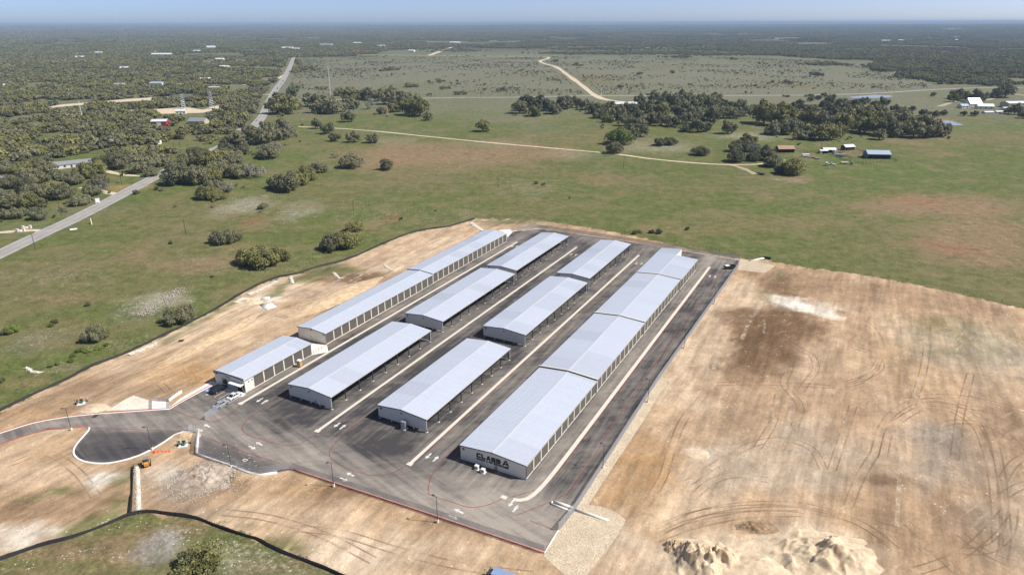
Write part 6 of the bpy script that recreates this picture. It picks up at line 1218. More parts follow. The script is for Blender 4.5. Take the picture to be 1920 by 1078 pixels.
def wire_fence(label, pts, step=7.0, h=1.25, m=None):
    p = resample(pts, step); c = p[0]; root = empty('wire_fence', (c[0], c[1], 0)); tag(root, label, 'fence')
    mb = MB()
    for z in (.35, .75, 1.15):
        for a, b in zip(p[:-1], p[1:]): mb.tube((a[0]-c[0], a[1]-c[1], z), (b[0]-c[0], b[1]-c[1], z), .012, n=3)
    mb.build('wires', M_steel, parent=root)
    pm = MB(); pm.tube((0, 0, -.1), (0, 0, h), .06, n=6); pme = pm.mesh('post', m or M_bark)
    for x, y in p: link('post', pme, root, (x - c[0], y - c[1], 0))
wire_fence('wire ranch fence along the field behind the yard', [(-19.8,363.08),(11.78,362.23),(28.78,355.09),(59.78,333.85),(86.36,309.76),(107.11,295.32)])
wire_fence('wire ranch fence along the field edge at right', [(121.33,287.77),(146.3,275.01),(162.81,263.26),(176.73,250.07),(192.05,235.89)])
wire_fence('wire fence crossing the pasture above the green field', [(52.34,472.5),(91.08,481.1),(130.67,488),(162.4,491.4)], 9)
wire_fence('pale pipe fence beside the red earth patch in the left field', [(-156.88,351.65),(-147.36,350.53),(-138.05,351.47)], 5)

# ------------------------------------------------------------------ light poles and utility poles
M_pole = simple('pole_bronze', (.05, .048, .046), .5, amt=.1)
def light_pole(x, y, h, label, rz, base=.75):
    root = empty('light_pole', (x, y, 0), rz); tag(root, label, 'light pole', 'yard light poles')
    mb = MB(); mb.tube((0, 0, -.1), (0, 0, base), .28, n=12); mb.build('concrete_base', M_wconc, parent=root)
    mb = MB(); mb.tube((0, 0, base - .02), (0, 0, h), .075, .055, 8); mb.box(-.16, .16, -.16, .16, base, base + .04); mb.build('pole', M_pole, parent=root)
    mb = MB(); mb.tube((0, 0, h - .12), (-.55, 0, h - .02), .035, n=6); mb.build('arm', M_pole, parent=root)
    mb = MB(); mb.box(-1.1, -.5, -.18, .18, h - .06, h + .08); mb.build('lamp_head', M_pole, parent=root)
LP = [(21.76,137.33,6.8),(38.22,167.8,7.24),(56.43,201.65,6.93),(76.74,239.27,6.95),(97.3,282.25,3.7),(-41.32,130.51,6.76),(-16.1,118.31,6.83),(-67.9,137.93,6.52),(-90.57,145.31,6.72),(-116.31,154.34,6.65),(28.19,336.03,6.48),(55.37,321.12,6.26),(77.24,309.84,6.08)]
LL = ['light pole on gravel edge nearest the front right yard corner', 'light pole on right fence, second from the front', 'light pole on right fence, third from the front', 'light pole on right fence, fourth from the front', 'light pole at the far right corner by the dark trailer', 'left one of two light poles outside the front fence', 'right one of two light poles outside the front fence', 'light pole at the dark corner patch near the manhole', 'light pole on the kerb of the round turnaround', 'light pole on the grass strip of the entrance road',
      'leftmost light pole along the back fence', 'middle light pole along the back fence', 'rightmost light pole along the back fence']
for (x, y, h), lab in zip(LP, LL): light_pole(x, y, min(h, 8.5), lab, -AZ if x > -40 else 0.2, .75 if h < 8 else .4)

M_wood = simple('pole_wood', (.085, .065, .05), .9, amt=.3)
def utility_pole(x, y, h, label, arm=2.4, rz=0.0, mat=None, r=.17):
    root = empty('utility_pole', (x, y, 0), rz); tag(root, label, 'utility pole', 'utility poles')
    mb = MB(); mb.tube((0, 0, -.2), (0, 0, h), r, r * .6, 8); mb.build('pole', mat or M_wood, parent=root)
    if arm:
        mb = MB(); mb.box(-arm / 2, arm / 2, -.06, .06, h - .7, h - .55); mb.build('crossarm', mat or M_wood, parent=root)
        for k in (-.45, 0.05, .45):
            mb = MB(); mb.tube((k * arm, 0, h - .548), (k * arm, 0, h - .3), .05, n=6); mb.build('insulator', M_galv, parent=root)
UP = [(-250.66,368.68,11.2),(-257.11,444.5,12.37),(-265.74,541,12.14),(-265.66,550.2,11.05),(-225.17,307.49,8.4),(-164.99,332.13,8.09),(-89.91,377.39,6.2),(-8.8,434.6,6.79),(81.68,496.3,9.34),(171.91,553.4,11.1),(-109.34,1010.7,8.85),(-44,1001.7,9.5),(17.47,1007.5,9.55),(79.64,1013.4,10.34),(348.44,1029.4,9),(394.66,1028.2,11.22),(465.6,1034.2,9.03),(262.57,582.1,4.03),(508.1,1033.1,7.52),(-192.92,983.8,7.2)]
UL = ['tall utility pole with crossarm beside the juniper left of the highway', 'utility pole beside the forked driveway', 'left one of two utility poles at the highway bend', 'right one of two utility poles at the highway bend', 'utility pole in front of the highway at far left', 'lone utility pole in the field left of the dark oak cluster', 'lone utility pole in the field above the silt fence', 'lone utility pole in the middle of the green field', 'lone utility pole below the farm track near the bright oak', 'utility pole left of the ranch shed oaks',
      'utility pole on far road above the red roof', 'utility pole on far road left of the hedge', 'utility pole on far road right of the hedge', 'utility pole on far road left of the pale road', 'utility pole on far road above the dark grove', 'utility pole on far road right of the dark grove', 'utility pole on far road left of the long pond', 'utility pole standing between the ranch sheds', 'utility pole on far road above the long pond', 'utility pole on far road at the park grove']
for (x, y, h), lab in zip(UP, UL): utility_pole(x, y, min(h, 14), lab, 2.4, random.Random(int(x)).uniform(-.5, .5))
for (x, y, h), lab in zip([(-477.6,776.8,19.59),(-263.86,1029.9,40.79),(127.61,1004.7,10.26)], ['slim white mast leaning over the left woodland', 'thin white mast in the heath right of the highway', 'short white mast where the pale road meets the far road']):
    utility_pole(x, y, h, lab, 0, mat=M_white, r=.35)
def lattice(x, y, h, label):
    root = empty('lattice_tower', (x, y, 0), .4); tag(root, label, 'pylon'); a = h * .16; t = h * .05
    for sx in (-1, 1):
        for sy in (-1, 1):
            mb = MB(); mb.tube((sx*a, sy*a, 0), (sx*t, sy*t, h), .22, .12, 5); mb.build('leg', M_galv, parent=root)
    mb = MB(); n = 7
    for i in range(n):
        z0, z1 = h*i/n, h*(i+1)/n; r0 = a + (t-a)*i/n; r1 = a + (t-a)*(i+1)/n
        for k in range(4):
            c = [(-1,-1),(1,-1),(1,1),(-1,1)]; p, q = c[k], c[(k+1) % 4]
            mb.tube((p[0]*r0, p[1]*r0, z0), (q[0]*r1, q[1]*r1, z1), .09, n=4); mb.tube((q[0]*r0, q[1]*r0, z0), (p[0]*r1, p[1]*r1, z1), .09, n=4)
    mb.build('braces', M_galv, parent=root)
    for z in (h * .82, h * .97):
        mb = MB(); mb.prism([(-h*.17, z), (h*.17, z), (t, z + h*.04), (-t, z + h*.04)], 'y', -.3, .3); mb.build('crossarm', M_galv, parent=root)
lattice(*(-370.97,869.1), 21, 'larger steel lattice tower in the left woodland substation'); lattice(*(-406.4,869.8), 18, 'smaller steel lattice tower at left of the substation')

# ------------------------------------------------------------------ vehicles
M_tyre = simple('tyre_rubber', (.02, .02, .02), .9); M_rim = simple('alloy_rim', (.4, .41, .42), .35, .7)
M_lamp = simple('lamp_glass', (.6, .6, .6), .2); M_tail = simple('tail_lamp', (.35, .02, .02), .3)
def paint(name, col):
    m, nt, b, out = newmat(name); b.inputs['Base Color'].default_value = (*col, 1); b.inputs['Roughness'].default_value = .28; b.inputs['Coat Weight'].default_value = .6; b.inputs['Metallic'].default_value = .15
    return m
def loft(sections, mat, name, parent, smooth=False):
    """sections: list of (y, half-width, [(z), ...]) rings as explicit points"""
    V = []; F = []; n = len(sections[0])
    for s in sections: V += s
    for i in range(len(sections) - 1):
        for k in range(n):
            F.append((i*n + k, i*n + (k+1) % n, (i+1)*n + (k+1) % n, (i+1)*n + k))
    F += [tuple(range(n-1, -1, -1)), tuple(range((len(sections)-1)*n, len(sections)*n))]
    mb = MB(); mb.add(V, F); return mb.build(name, mat, parent=parent, smooth=smooth)
def car(name, label, x, y, rz, mat, kind='sedan', cat='car', group=None, L=4.7, Wd=1.85):
    """front towards local +y"""
    root = empty(name, (x, y, .03), rz); tag(root, label, cat, group); hw = Wd / 2; h = L / 2
    suv = kind == 'suv'; pk = kind == 'pickup'
    zb = .95 if not (suv or pk) else 1.12; zr = 1.45 if not (suv or pk) else 1.85
    def ring(y_, w0, w1, z0, z1, z2): return [(-w0*.94, y_, z0), (w0*.94, y_, z0), (w0, y_, z0 + .2), (w0, y_, z1), (w1, y_, z2), (-w1, y_, z2), (-w0, y_, z1), (-w0, y_, z0 + .2)]
    g = .28 if not suv else .36
    loft([ring(-h, hw*.86, hw*.8, g + .1, zb*.72, zb*.80), ring(-h + .25, hw*.97, hw*.9, g, zb*.84, zb*.96), ring(-h*.45, hw, hw*.93, g, zb*.86, zb), ring(h*.2, hw, hw*.93, g, zb*.86, zb), ring(h*.45, hw, hw*.9, g, zb*.82, zb*.94), ring(h - .35, hw*.96, hw*.84, g, zb*.74, zb*.82), ring(h, hw*.8, hw*.7, g + .1, zb*.55, zb*.66)], mat, 'body', root)
    if pk: ys = (-h*.12, -h*.05, h*.28, h*.50)
    elif suv: ys = (-h + .12, -h + .45, h*.22, h*.48)
    else: ys = (-h*.72, -h*.34, h*.10, h*.46)
    def cab(y_, w, z): return [(-w, y_, z), (w, y_, z)]
    def box8(y0, w0, y1, w1, y2, y3, z0, z1): return [(-w0, y0, z0), (w0, y0, z0), (w0, y3, z0), (-w0, y3, z0), (-w1, y1, z1), (w1, y1, z1), (w1, y2, z1), (-w1, y2, z1)]
    mb = MB(); mb.add(box8(ys[0], hw*.90, ys[1], hw*.74, ys[2], ys[3], zb*.97, zr - .06), [(0,3,2,1),(4,5,6,7),(0,1,5,4),(1,2,6,5),(2,3,7,6),(3,0,4,7)]); mb.build('windows', M_glass, parent=root)
    mb = MB(); mb.add(box8(ys[1] - .06, hw*.75, ys[1] + .02, hw*.72, ys[2] - .02, ys[2] + .06, zr - .07, zr), [(0,3,2,1),(4,5,6,7),(0,1,5,4),(1,2,6,5),(2,3,7,6),(3,0,4,7)])
    rf = mb.build('roof', mat, parent=root)
    for sx in (-1, 1):
        pil = MB()
        for (ya, yb) in ((ys[0], ys[1]), ((ys[0]+ys[3])/2, (ys[1]+ys[2])/2), (ys[3], ys[2])):
            pil.tube((sx*hw*.905, ya, zb*.96), (sx*hw*.745, yb, zr - .05), .045, n=5)
        pil.build('pillars', mat, parent=root)
        mb = MB(); mb.box(min(sx*hw*.75, sx*hw*.45), max(sx*hw*.75, sx*hw*.45), h*.955, h*1.005, zb*.52, zb*.66); mb.build('headlight', M_lamp, parent=root)
        mb = MB(); mb.box(min(sx*hw*.82, sx*hw*.55), max(sx*hw*.82, sx*hw*.55), -h - .01, -h + .06, zb*.62, zb*.78); mb.build('tail_light', M_tail, parent=root)
        mb = MB(); mb.cbox((sx*(hw + .09), ys[3] - .25, zb + .05), (.18, .12, .13)); mb.build('mirror', mat, parent=root)
    wr = .33 if not (suv or pk) else .39
    wm = MB(); wm.tube((-.12, 0, 0), (.12, 0, 0), wr, n=18); wme = wm.mesh('wheel', M_tyre)
    rm = MB(); rm.tube((-.13, 0, 0), (.13, 0, 0), wr*.62, n=12); rme = rm.mesh('rim', M_rim)
    for sx in (-1, 1):
        for yy in (-h*.6, h*.62):
            wl_ = link('wheel', wme, root, (sx*(hw - .11), yy, wr)); link('rim', rme, wl_)
    for yy in (-h, h):
        mb = MB(); mb.cbox((0, yy, g + .16), (Wd*.8, .12, .2)); mb.build('bumper', M_steel if suv else mat, parent=root)
    return root
P_black = paint('black_paint', (.012, .013, .016)); P_white = paint('white_car_paint', (.75, .75, .75)); P_silver = paint('silver_paint', (.36, .39, .43)); P_maroon = paint('maroon_paint', (.12, .02, .025)); P_grey = paint('grey_paint', (.10, .105, .11)); P_blue = paint('blue_paint_car', (.03, .05, .12))
car('suv', 'black sport utility vehicle parked beside the blue accessible bay', *S(-157.0, 114.8), -AZ, P_black, 'suv', L=5.1, Wd=2.0)
car('sedan', 'white sedan parked nearest the office awning', *S(-149.9, 114.3), -AZ + .06, P_white, L=4.6)
car('sedan', 'silver sedan parked behind the white sedan by the sliding gate', *S(-149.6, 109.3), -AZ + .02, P_silver, L=4.7)
HC = [((463,246.5), P_maroon, 'sedan', 'maroon car turning off the highway at the side road'), ((483,227), P_white, 'suv', 'white car on the highway above the side road'), ((419,272), P_blue, 'sedan', 'dark car on the highway emerging between roadside oaks'), ((513,178), P_black, 'suv', 'dark car leading the line of cars on the far highway'),
      ((518.5,170.5), P_white, 'sedan', 'white car second in the line of cars on the far highway'), ((520.5,167), P_grey, 'suv', 'dark car third in the line of cars on the far highway'), ((528.5,158.5), P_silver, 'sedan', 'silver car fourth in the line of cars on the far highway'), ((532.5,153), P_black, 'sedan', 'dark car last in the line of cars on the far highway')]
HCX = [(-261.04,683.6),(-276.9,759.7),(-252.77,603.6),(-352.96,1047.8),(-368.96,1111.3),(-377.57,1143.6),(-397.73,1229.9),(-413.6,1292.9)]
for (x, y), (_p, mt, kd, lab) in zip(HCX, HC):
    k = int(np.argmin([math.hypot(q[0]-x, q[1]-y) for q in hp])); k = min(max(k, 1), len(hp) - 2)
    d = (hp[k+1][0]-hp[k-1][0], hp[k+1][1]-hp[k-1][1]); side = 1 if ho[k][0]*(x-hp[k][0]) + ho[k][1]*(y-hp[k][1]) > 0 else -1
    cx, cy = hp[k][0] + ho[k][0]*2.2*side, hp[k][1] + ho[k][1]*2.2*side
    c = car('highway_car', lab, cx, cy, math.atan2(d[1], d[0]) - math.pi/2 + (math.pi if side > 0 else 0), mt, kd, group='cars on the highway', L=5.0 if kd == 'suv' else 4.6); c.location.z = .045
# skid steer
M_or = simple('loader_orange', (.50, .24, .045), .5, amt=.15)
def skid(x, y, rz):
    root = empty('skid_steer', (x, y, 0), rz); tag(root, 'compact orange and grey skid steer loader on the bare earth', 'loader')
    mb = MB(); mb.prism([(-1.3, .45), (1.1, .45), (1.1, 1.0), (.6, 1.25), (-.9, 1.35), (-1.3, 1.15)], 'x', -.55, .55); mb.build('chassis', M_or, parent=root)
    mb = MB(); mb.prism([(-.75, 1.2), (.75, 1.1), (.55, 2.05), (-.7, 2.1)], 'x', -.48, .48); cab_ = mb.build('cab', M_steel, parent=root)
    mb = MB(); mb.box(-.52, .52, -.75, .62, 2.1, 2.18); mb.build('cab_roof', M_galv, parent=cab_)
    for sx in (-1, 1):
        mb = MB(); mb.prism([(-1.35, 1.25), (-1.05, 1.6), (1.2, .95), (1.45, .45), (1.3, .4), (1.05, .8), (-1.1, 1.4)], 'x', sx*.72 - .09, sx*.72 + .09); mb.build('lift_arm', M_or, parent=root)
        for yy in (-.65, .6):
            mb = MB(); mb.tube((sx*.62, yy, .42), (sx*.92, yy, .42), .42, n=14); mb.build('wheel', M_tyre, parent=root)
    mb = MB(); mb.prism([(1.35, .1), (2.1, .06), (2.1, .12), (1.5, .2), (1.45, .75), (1.35, .75)], 'x', -.9, .9); mb.build('bucket', M_steel, parent=root)
skid(*(-88.76,138.98), .5)
# portable toilet
root = empty('portable_toilet', (*S(-146.9, 137.0), .03), -AZ + .25); tag(root, 'tan portable toilet with white roof on the office apron', 'toilet')
M_tan = simple('toilet_tan', (.52, .30, .12), .6, amt=.1, local=True)
mb = MB(); mb.box(-.6, .6, -.6, .6, .12, 2.1); mb.build('cabin', M_tan, parent=root)
mb = MB(); mb.box(-.42, .42, -.65, -.603, .2, 1.95); dd = mb.build('door', simple('toilet_door', (.60, .38, .18), .6), parent=root)
mb = MB(); mb.box(.25, .35, -.69, -.653, 1.0, 1.15); mb.build('handle', M_steel, parent=dd)
mb = MB(); mb.prism([(-.64, 2.103), (.64, 2.103), (.5, 2.3), (-.5, 2.3)], 'y', -.64, .64); mb.build('roof', M_white, parent=root)
mb = MB(); mb.box(-.64, .64, -.64, .64, 0, .117); mb.build('skid_base', M_steel, parent=root)
# bollards on the slab
M_bol = simple('bollard_paint', (.42, .33, .17), .6)
for i, ((x, y), lab) in enumerate(zip([(-64.4,198.67),(-63.79,199.63),(-63.18,200.59),(-62.61,201.76),(-61.98,202.74)], ['leftmost steel bollard on the white slab behind the office', 'second steel bollard from the left on the white slab', 'middle steel bollard on the white slab', 'fourth steel bollard from the left on the white slab', 'rightmost steel bollard on the white slab by the long building'])):
    mb = MB(); mb.tube((0, 0, 0), (0, 0, 1.15), .09, n=10); mb.tube((0, 0, 1.15), (0, 0, 1.2), .09, .04, n=10)
    o = empty('bollard', (x, y, .07)); mb.build('pipe', M_bol, parent=o); mb = MB(); mb.tube((0, 0, 0), (0, 0, .05), .17, n=12); mb.build('base_plate', M_galv, parent=o); tag(o, lab, 'bollard', 'bollards on the slab')
# cabinets at the gables
def cabinet(x, y, w, d, h, label, mat, fan=True, rz=-AZ):
    root = empty('equipment_cabinet', (x, y, .03), rz); tag(root, label, 'cabinet')
    mb = MB(); mb.box(-w/2 - .2, w/2 + .2, -d/2 - .2, d/2 + .2, 0, .12); mb.build('pad', M_wconc, parent=root)
    mb = MB(); mb.box(-w/2, w/2, -d/2, d/2, .122, h); mb.build('housing', mat, parent=root)
    mb = MB(); mb.box(-w/2 - .04, w/2 + .04, -d/2 - .04, d/2 + .04, h + .002, h + .07); mb.build('lid', mat, parent=root)
    for k in range(5):
        z = .35 + k * (h - .6) / 5
        mb = MB(); mb.box(-w*.38, w*.38, -d/2 - .035, -d/2 - .003, z, z + (h - .6) / 9); mb.build('louvre', M_galv if mat is not M_galv else M_wallg, parent=root)
cabinet(*S(-71.3, 117.3), 0.9, .75, 1.0, 'left white cabinet below the black name sign', M_wallg); cabinet(*S(-69.3, 116.8), 0.9, .75, 1.0, 'right white cabinet below the black name sign', M_wallg)
cabinet(*S(-97.2, 123.5), 1.3, 1.0, 2.2, 'upright galvanised cabinet at the gable of the third-row front carport', M_galv)
# dark trailer in the far corner
root = empty('utility_trailer', (*(94.5,279.15), .03), .25); tag(root, 'dark utility trailer parked in the far right yard corner', 'trailer')
mb = MB(); mb.box(-2.3, 2.3, -1.0, 1.0, .55, .7); mb.build('deck', M_steel, parent=root)
for s in (-1, 1):
    mb = MB(); mb.box(-2.3, 2.3, s*1.0 - .04, s*1.0 + .04, .702, 1.5); mb.build('side_board', M_steel, parent=root)
    for xx in (-.5, .5):
        mb = MB(); mb.tube((xx, s*1.02 + s*.03, .36), (xx, s*1.25, .36), .36, n=14); mb.build('wheel', M_tyre, parent=root)
mb = MB(); mb.box(2.302, 2.38, -1.0, 1.0, .702, 1.5); mb.build('headboard', M_steel, parent=root)
mb = MB(); mb.tube((-2.3, -.6, .6), (-4.0, 0, .55), .06); mb.tube((-2.3, .6, .6), (-4.0, 0, .55), .06); mb.build('tongue', M_galv, parent=root)
mb = MB(); mb.prism([(-2.2, 1.35), (-.4, 1.6), (-.4, 1.68), (-2.2, 1.43)], 'y', -.95, .95); mb.build('cover_sheet', M_wallg, parent=root)
# rack at the very bottom of the picture
root = empty('steel_rack', (*(-2.4,101.63), 0), -.47); tag(root, 'dark steel rack with pale blue top sheet at the bottom edge', 'rack')
for i in range(5):
    for yy in (-.7, .7):
        mb = MB(); mb.box(-2.6 + i*1.25, -2.5 + i*1.25, yy - .05, yy + .05, 0, 2.0); mb.build('upright', M_steel, parent=root)
for z in (.5, 1.1, 1.6):
    mb = MB(); mb.box(-2.6, 2.5, -.76, .76, z, z + .07); mb.build('shelf', M_steel, parent=root)
for i in range(7):
    mb = MB(); mb.tube((-2.3 + i*.7, -.9, 1.25), (-2.3 + i*.7, .9, 1.25), .11, n=10); mb.build('pipe', M_white, parent=root)
mb = MB(); mb.prism([(-.95, 2.0), (.95, 2.2), (.95, 2.28), (-.95, 2.08)], 'x', -1.6, 2.7); mb.build('top_sheet', simple('blue_sheet', (.30, .40, .60), .4, .3), parent=root)
mb = MB(); mb.tube((-3.0, -.7, 0), (-3.0, -.7, 2.5), .04); mb.tube((-3.0, -.7, 2.45), (-2.55, -.7, 2.0), .03); mb.build('side_post', M_steel, parent=root)

# ------------------------------------------------------------------ earthworks
def pile(name, label, x, y, rx, ry, h, seed, mat, ridged=.5, n=64, cat='earth pile', cut=0.0):
    q = np.linspace(-1.15, 1.15, n); X, Y = np.meshgrid(q, q); X = X.ravel(); Y = Y.ravel()
    wob = (fbm(X, Y, .55, 3, seed) - .5) * .55
    d = np.hypot(X, Y) + wob
    Z = sstep(1.0, .15, d)
    rn = 1 - np.abs(2 * fbm(X, Y, .42, 4, seed + 9) - 1); rn2 = fbm(X, Y, .13, 4, seed + 20)
    Z = Z * (1 - ridged + ridged * rn ** 2 * 1.5) + Z * (rn2 - .5) * .2
    if cut: Z = Z * (1 - cut * sstep(.50, .60, fbm(X * 1.6, Y * .7, .6, 2, seed + 31)))
    Z = np.maximum(Z, 0) * h - .03
    V = np.stack([X * rx, Y * ry, Z], -1); idx = np.arange(n * n).reshape(n, n)
    F = np.stack([idx[:-1, :-1], idx[:-1, 1:], idx[1:, 1:], idx[1:, :-1]], -1).reshape(-1, 4)
    keep = (V[F.ravel(), 2].reshape(-1, 4) > -.025).any(1); F = F[keep]
    me = mesh_np(name, V, F, (mat,), smooth=False); o = link(name, me, None, (x, y, 0)); tag(o, label, cat); return o
def earth_mat(name, a, b_, sc=.5):
    m, nt, b, out = newmat(name); n = noise(nt, coords(nt), sc, 6, .65); n2 = noise(nt, coords(nt), 3.5, 4, .7)
    c = mixc(nt, ramp(nt, n, .3, .7), a, b_); c = mixc(nt, 1, c, val(nt, 'MULTIPLY_ADD', n2, .5, .75), 'MULTIPLY'); nt.links.new(c, b.inputs['Base Color']); b.inputs['Roughness'].default_value = .95; b.inputs['Specular IOR Level'].default_value = .1
    bp = N(nt, 'ShaderNodeBump'); bp.inputs['Strength'].default_value = .7; bp.inputs['Distance'].default_value = .2; nt.links.new(n2, bp.inputs['Height']); nt.links.new(bp.outputs[0], b.inputs['Normal']); return m
E_sand = earth_mat('pale_sand', (.48, .37, .245), (.68, .56, .405)); E_tan = earth_mat('tan_earth', (.42, .30, .18), (.60, .46, .31)); E_rub = earth_mat('rubble_earth', (.24, .18, .13), (.46, .40, .33), .35); E_umb = earth_mat('brown_earth', (.22, .15, .09), (.36, .26, .17)); E_grey = earth_mat('grey_sand', (.42, .335, .235), (.62, .52, .39))
pile('sand_pile', 'left pale sand pile with dark clefts at the lower right', *(37.82,106.76), 9.0, 7.4, 4.3, 3, E_sand, .5, 120, cut=.5)
pile('sand_pile', 'wide pale sand pile at the bottom right, right of the cleft one', *(62.07,108.43), 12.0, 7.8, 3.4, 14, E_sand, .5, 120, cut=.45)
pile('sand_pile', 'low pale sand heap between the two big sand piles', *(47.59,103.63), 10.0, 6.0, 1.4, 23, E_sand, .3)
pile('earth_pile', 'brown crumbly heap left of the cleft sand pile', *(33.76,110.32), 3.4, 3.0, 1.5, 31, E_tan, .6)
pile('earth_pile', 'small dark rough heap above the big sand piles', *(51.93,116.56), 4.6, 2.6, .8, 42, E_umb, .8)
rp = pile('rubble_pile', 'grey rocky rubble heap behind the skid steer', *(-72.68,134.42), 8.5, 6.5, 1.1, 55, E_rub, .9, 90)
rp2 = pile('rubble_pile', 'small pale stone heap at right end of the rubble', *(-71.19,136.06), 2.6, 2.2, 1.0, 57, E_grey, .6)
r2 = np.random.default_rng(77); M_rubst = simple('rubble_stone', (.46, .42, .37), .95, amt=.35, scale=3)
def stones_at(name, parent_obj, cx, cy, sx, sy, n, smin, smax, mat, seed):
    q = np.random.default_rng(seed); p = np.stack([q.normal(size=n) * sx, q.normal(size=n) * sy], -1)
    return tag(link(name, stone_mesh(name, p, smin, smax, mat, seed, np.maximum(0, .9 - np.hypot(p[:, 0] / (sx*1.6), p[:, 1] / (sy*1.6)) * .9) * (.9 if parent_obj is rp else .4)), parent_obj), kind='stuff')
stones_at('stones', rp, 0, 0, 5.2, 4.0, 1500, .05, .26, M_rubst, 5); stones_at('stones', rp2, 0, 0, 1.3, 1.0, 160, .08, .3, M_gravw, 6)
pile('sand_heap', 'smooth cream sand heap beside the entrance road', *(-115.9,165.29), 4.2, 3.0, .8, 61, E_sand, .1, 40)
pile('earth_pile', 'tan spoil bank behind the valve pit near the gate', *(-84.81,151.21), 4.2, 2.0, .8, 66, E_tan, .2, 40)
pile('sand_heap', 'isolated pale sand heap in the middle of the right field', *(46.21,142.88), 3.2, 2.6, .25, 71, E_sand, .2, 40)
bank = pile('earth_bank', 'low rounded tan bank left of the long storage building', *S(-176, 186), 7.5, 26, 1.3, 81, E_tan, .25, 90); bank.rotation_euler.z = -AZ - .05
bank = pile('earth_bank', 'long low spoil bank between silt fence and office', *S(-188, 140), 4.0, 24, .7, 93, E_tan, .3, 80); bank.rotation_euler.z = -AZ + .12
pile('earth_pile', 'low pale heap beside the white headwall', *(-100.45,242.61), 5, 3.5, .9, 97, E_sand, .4, 44)
# rock berms and check dams
def rock_line(label, pts, w, n, smin=.12, smax=.34, name='rock_berm', mound=True):
    p = smooth_line(pts, .8); of = offsets(p); c = p[0]; q = np.random.default_rng(n); V = []
    root = empty(name, (c[0], c[1], 0)); tag(root, label, 'rock berm')
    k = q.integers(0, len(p), n); t = np.clip(q.normal(size=n) * .4, -1, 1)
    P_ = np.array([[p[i][0] - c[0] + of[i][0]*a*w/2 + q.uniform(-.4, .4), p[i][1] - c[1] + of[i][1]*a*w/2 + q.uniform(-.4, .4)] for i, a in zip(k, t)])
    core = MB(); 
    if mound: link('mound', ribbon_mound([(a[0]-c[0], a[1]-c[1]) for a in p], of, w*.8, .3, M_gravw), root)
    tag(link('rocks', stone_mesh('rocks', P_, smin, smax, M_gravw if mound else M_rubst, n, (1 - np.abs(t)) * .28), root), kind='stuff')
def ribbon_mound(p, of, w, h, mat):
    V = []; F = []
    for a, o in zip(p, of):
        for d, z in ((-.5, -.02), (-.2, h*.8), (0, h), (.2, h*.8), (.5, -.02)): V.append((a[0]+o[0]*d*w, a[1]+o[1]*d*w, z))
    for i in range(len(p) - 1):
        for k in range(4): F.append((5*i+k, 5*i+5+k, 5*i+6+k, 5*i+k+1))
    return mesh_np('mound', V, F, (mat,))
rock_line('white rock berm beside the short silt fence', [(-90.74,138.03),(-87.51,132.07),(-84.45,126.32),(-82.01,121.64)], 1.5, 900, .05, .14)
rock_line('white rock strip curving along the silt fence above the headwall', [(-104.04,250.35),(-101.42,254.35),(-98.91,259.66),(-97.87,264.56)], 2.2, 500)
rock_line('short rock check dam left of the curving bank', [(-93.4,270.25),(-91.61,265.77),(-90.05,262.03)], 1.6, 140)
rock_line('short rock check dam in the middle of the left bank', [(-76.25,274.71),(-73.94,270.75),(-71.83,267.52)], 1.5, 120)
rock_line('short rock check dam at the upper left bank', [(-56.32,284.87),(-53.96,280.65),(-51.54,277.21)], 1.5, 120)
rock_line('jumbled pale rock check dam behind the far end of the left row', [(-21.56,352.43),(-18.66,345.26),(-14.99,337.39)], 3.0, 260)
rock_line('pale gravel strip below the silt fence at far left', [(-123.76,198.06),(-121.38,201.91),(-119.28,205.89)], 2.4, 300)
rock_line('pale stone line in the grass left of the silt fence', [(-151.12,189.08),(-147.53,186.63),(-144.45,185.93)], 1.2, 90)
rock_line('scattered limestone ledge running through the left meadow', [(-136.46,229.55),(-134.89,235.52),(-133.87,241.77),(-133.57,249.99),(-133.54,256.93)], 10, 650, .06, .34, mound=False)
# loose limestone in the rough grass
ls = []
for (bx, by, rx, ry, _k, st) in STONY:
    n = int(26 * st * min(4, max(1, rx * ry / 120))); ls.append(np.stack([bx + r2.normal(size=n) * rx * .6, by + r2.normal(size=n) * ry * .6], -1))
ls = np.concatenate(ls); kk = sdf(ls[:, 0], ls[:, 1], DIRT) < -1.5; ls = ls[kk]
tag(link('loose_limestone', stone_mesh('loose_limestone', ls, .05, .26, M_rubst, 9, .02)), 'loose pale limestone scattered through the rough grass', 'stones', None, 'stuff')
cl = np.concatenate([np.stack([r2.uniform(-40, 150, 4200), r2.uniform(105, 260, 4200)], -1), np.stack([r2.uniform(-130, -20, 1800), r2.uniform(105, 135, 1800)], -1)])
kk = (sdf(cl[:, 0], cl[:, 1], DIRT) > 2) & (sdf(cl[:, 0], cl[:, 1], LOT) < -2) & (fbm(cl[:, 0], cl[:, 1], 25, 3, 3) > .46); cl = cl[kk]
tag(link('clods', stone_mesh('clods', cl, .04, .17, E_tan, 12, .0)), 'pale clods scattered over the bare earth', 'clods', None, 'stuff')
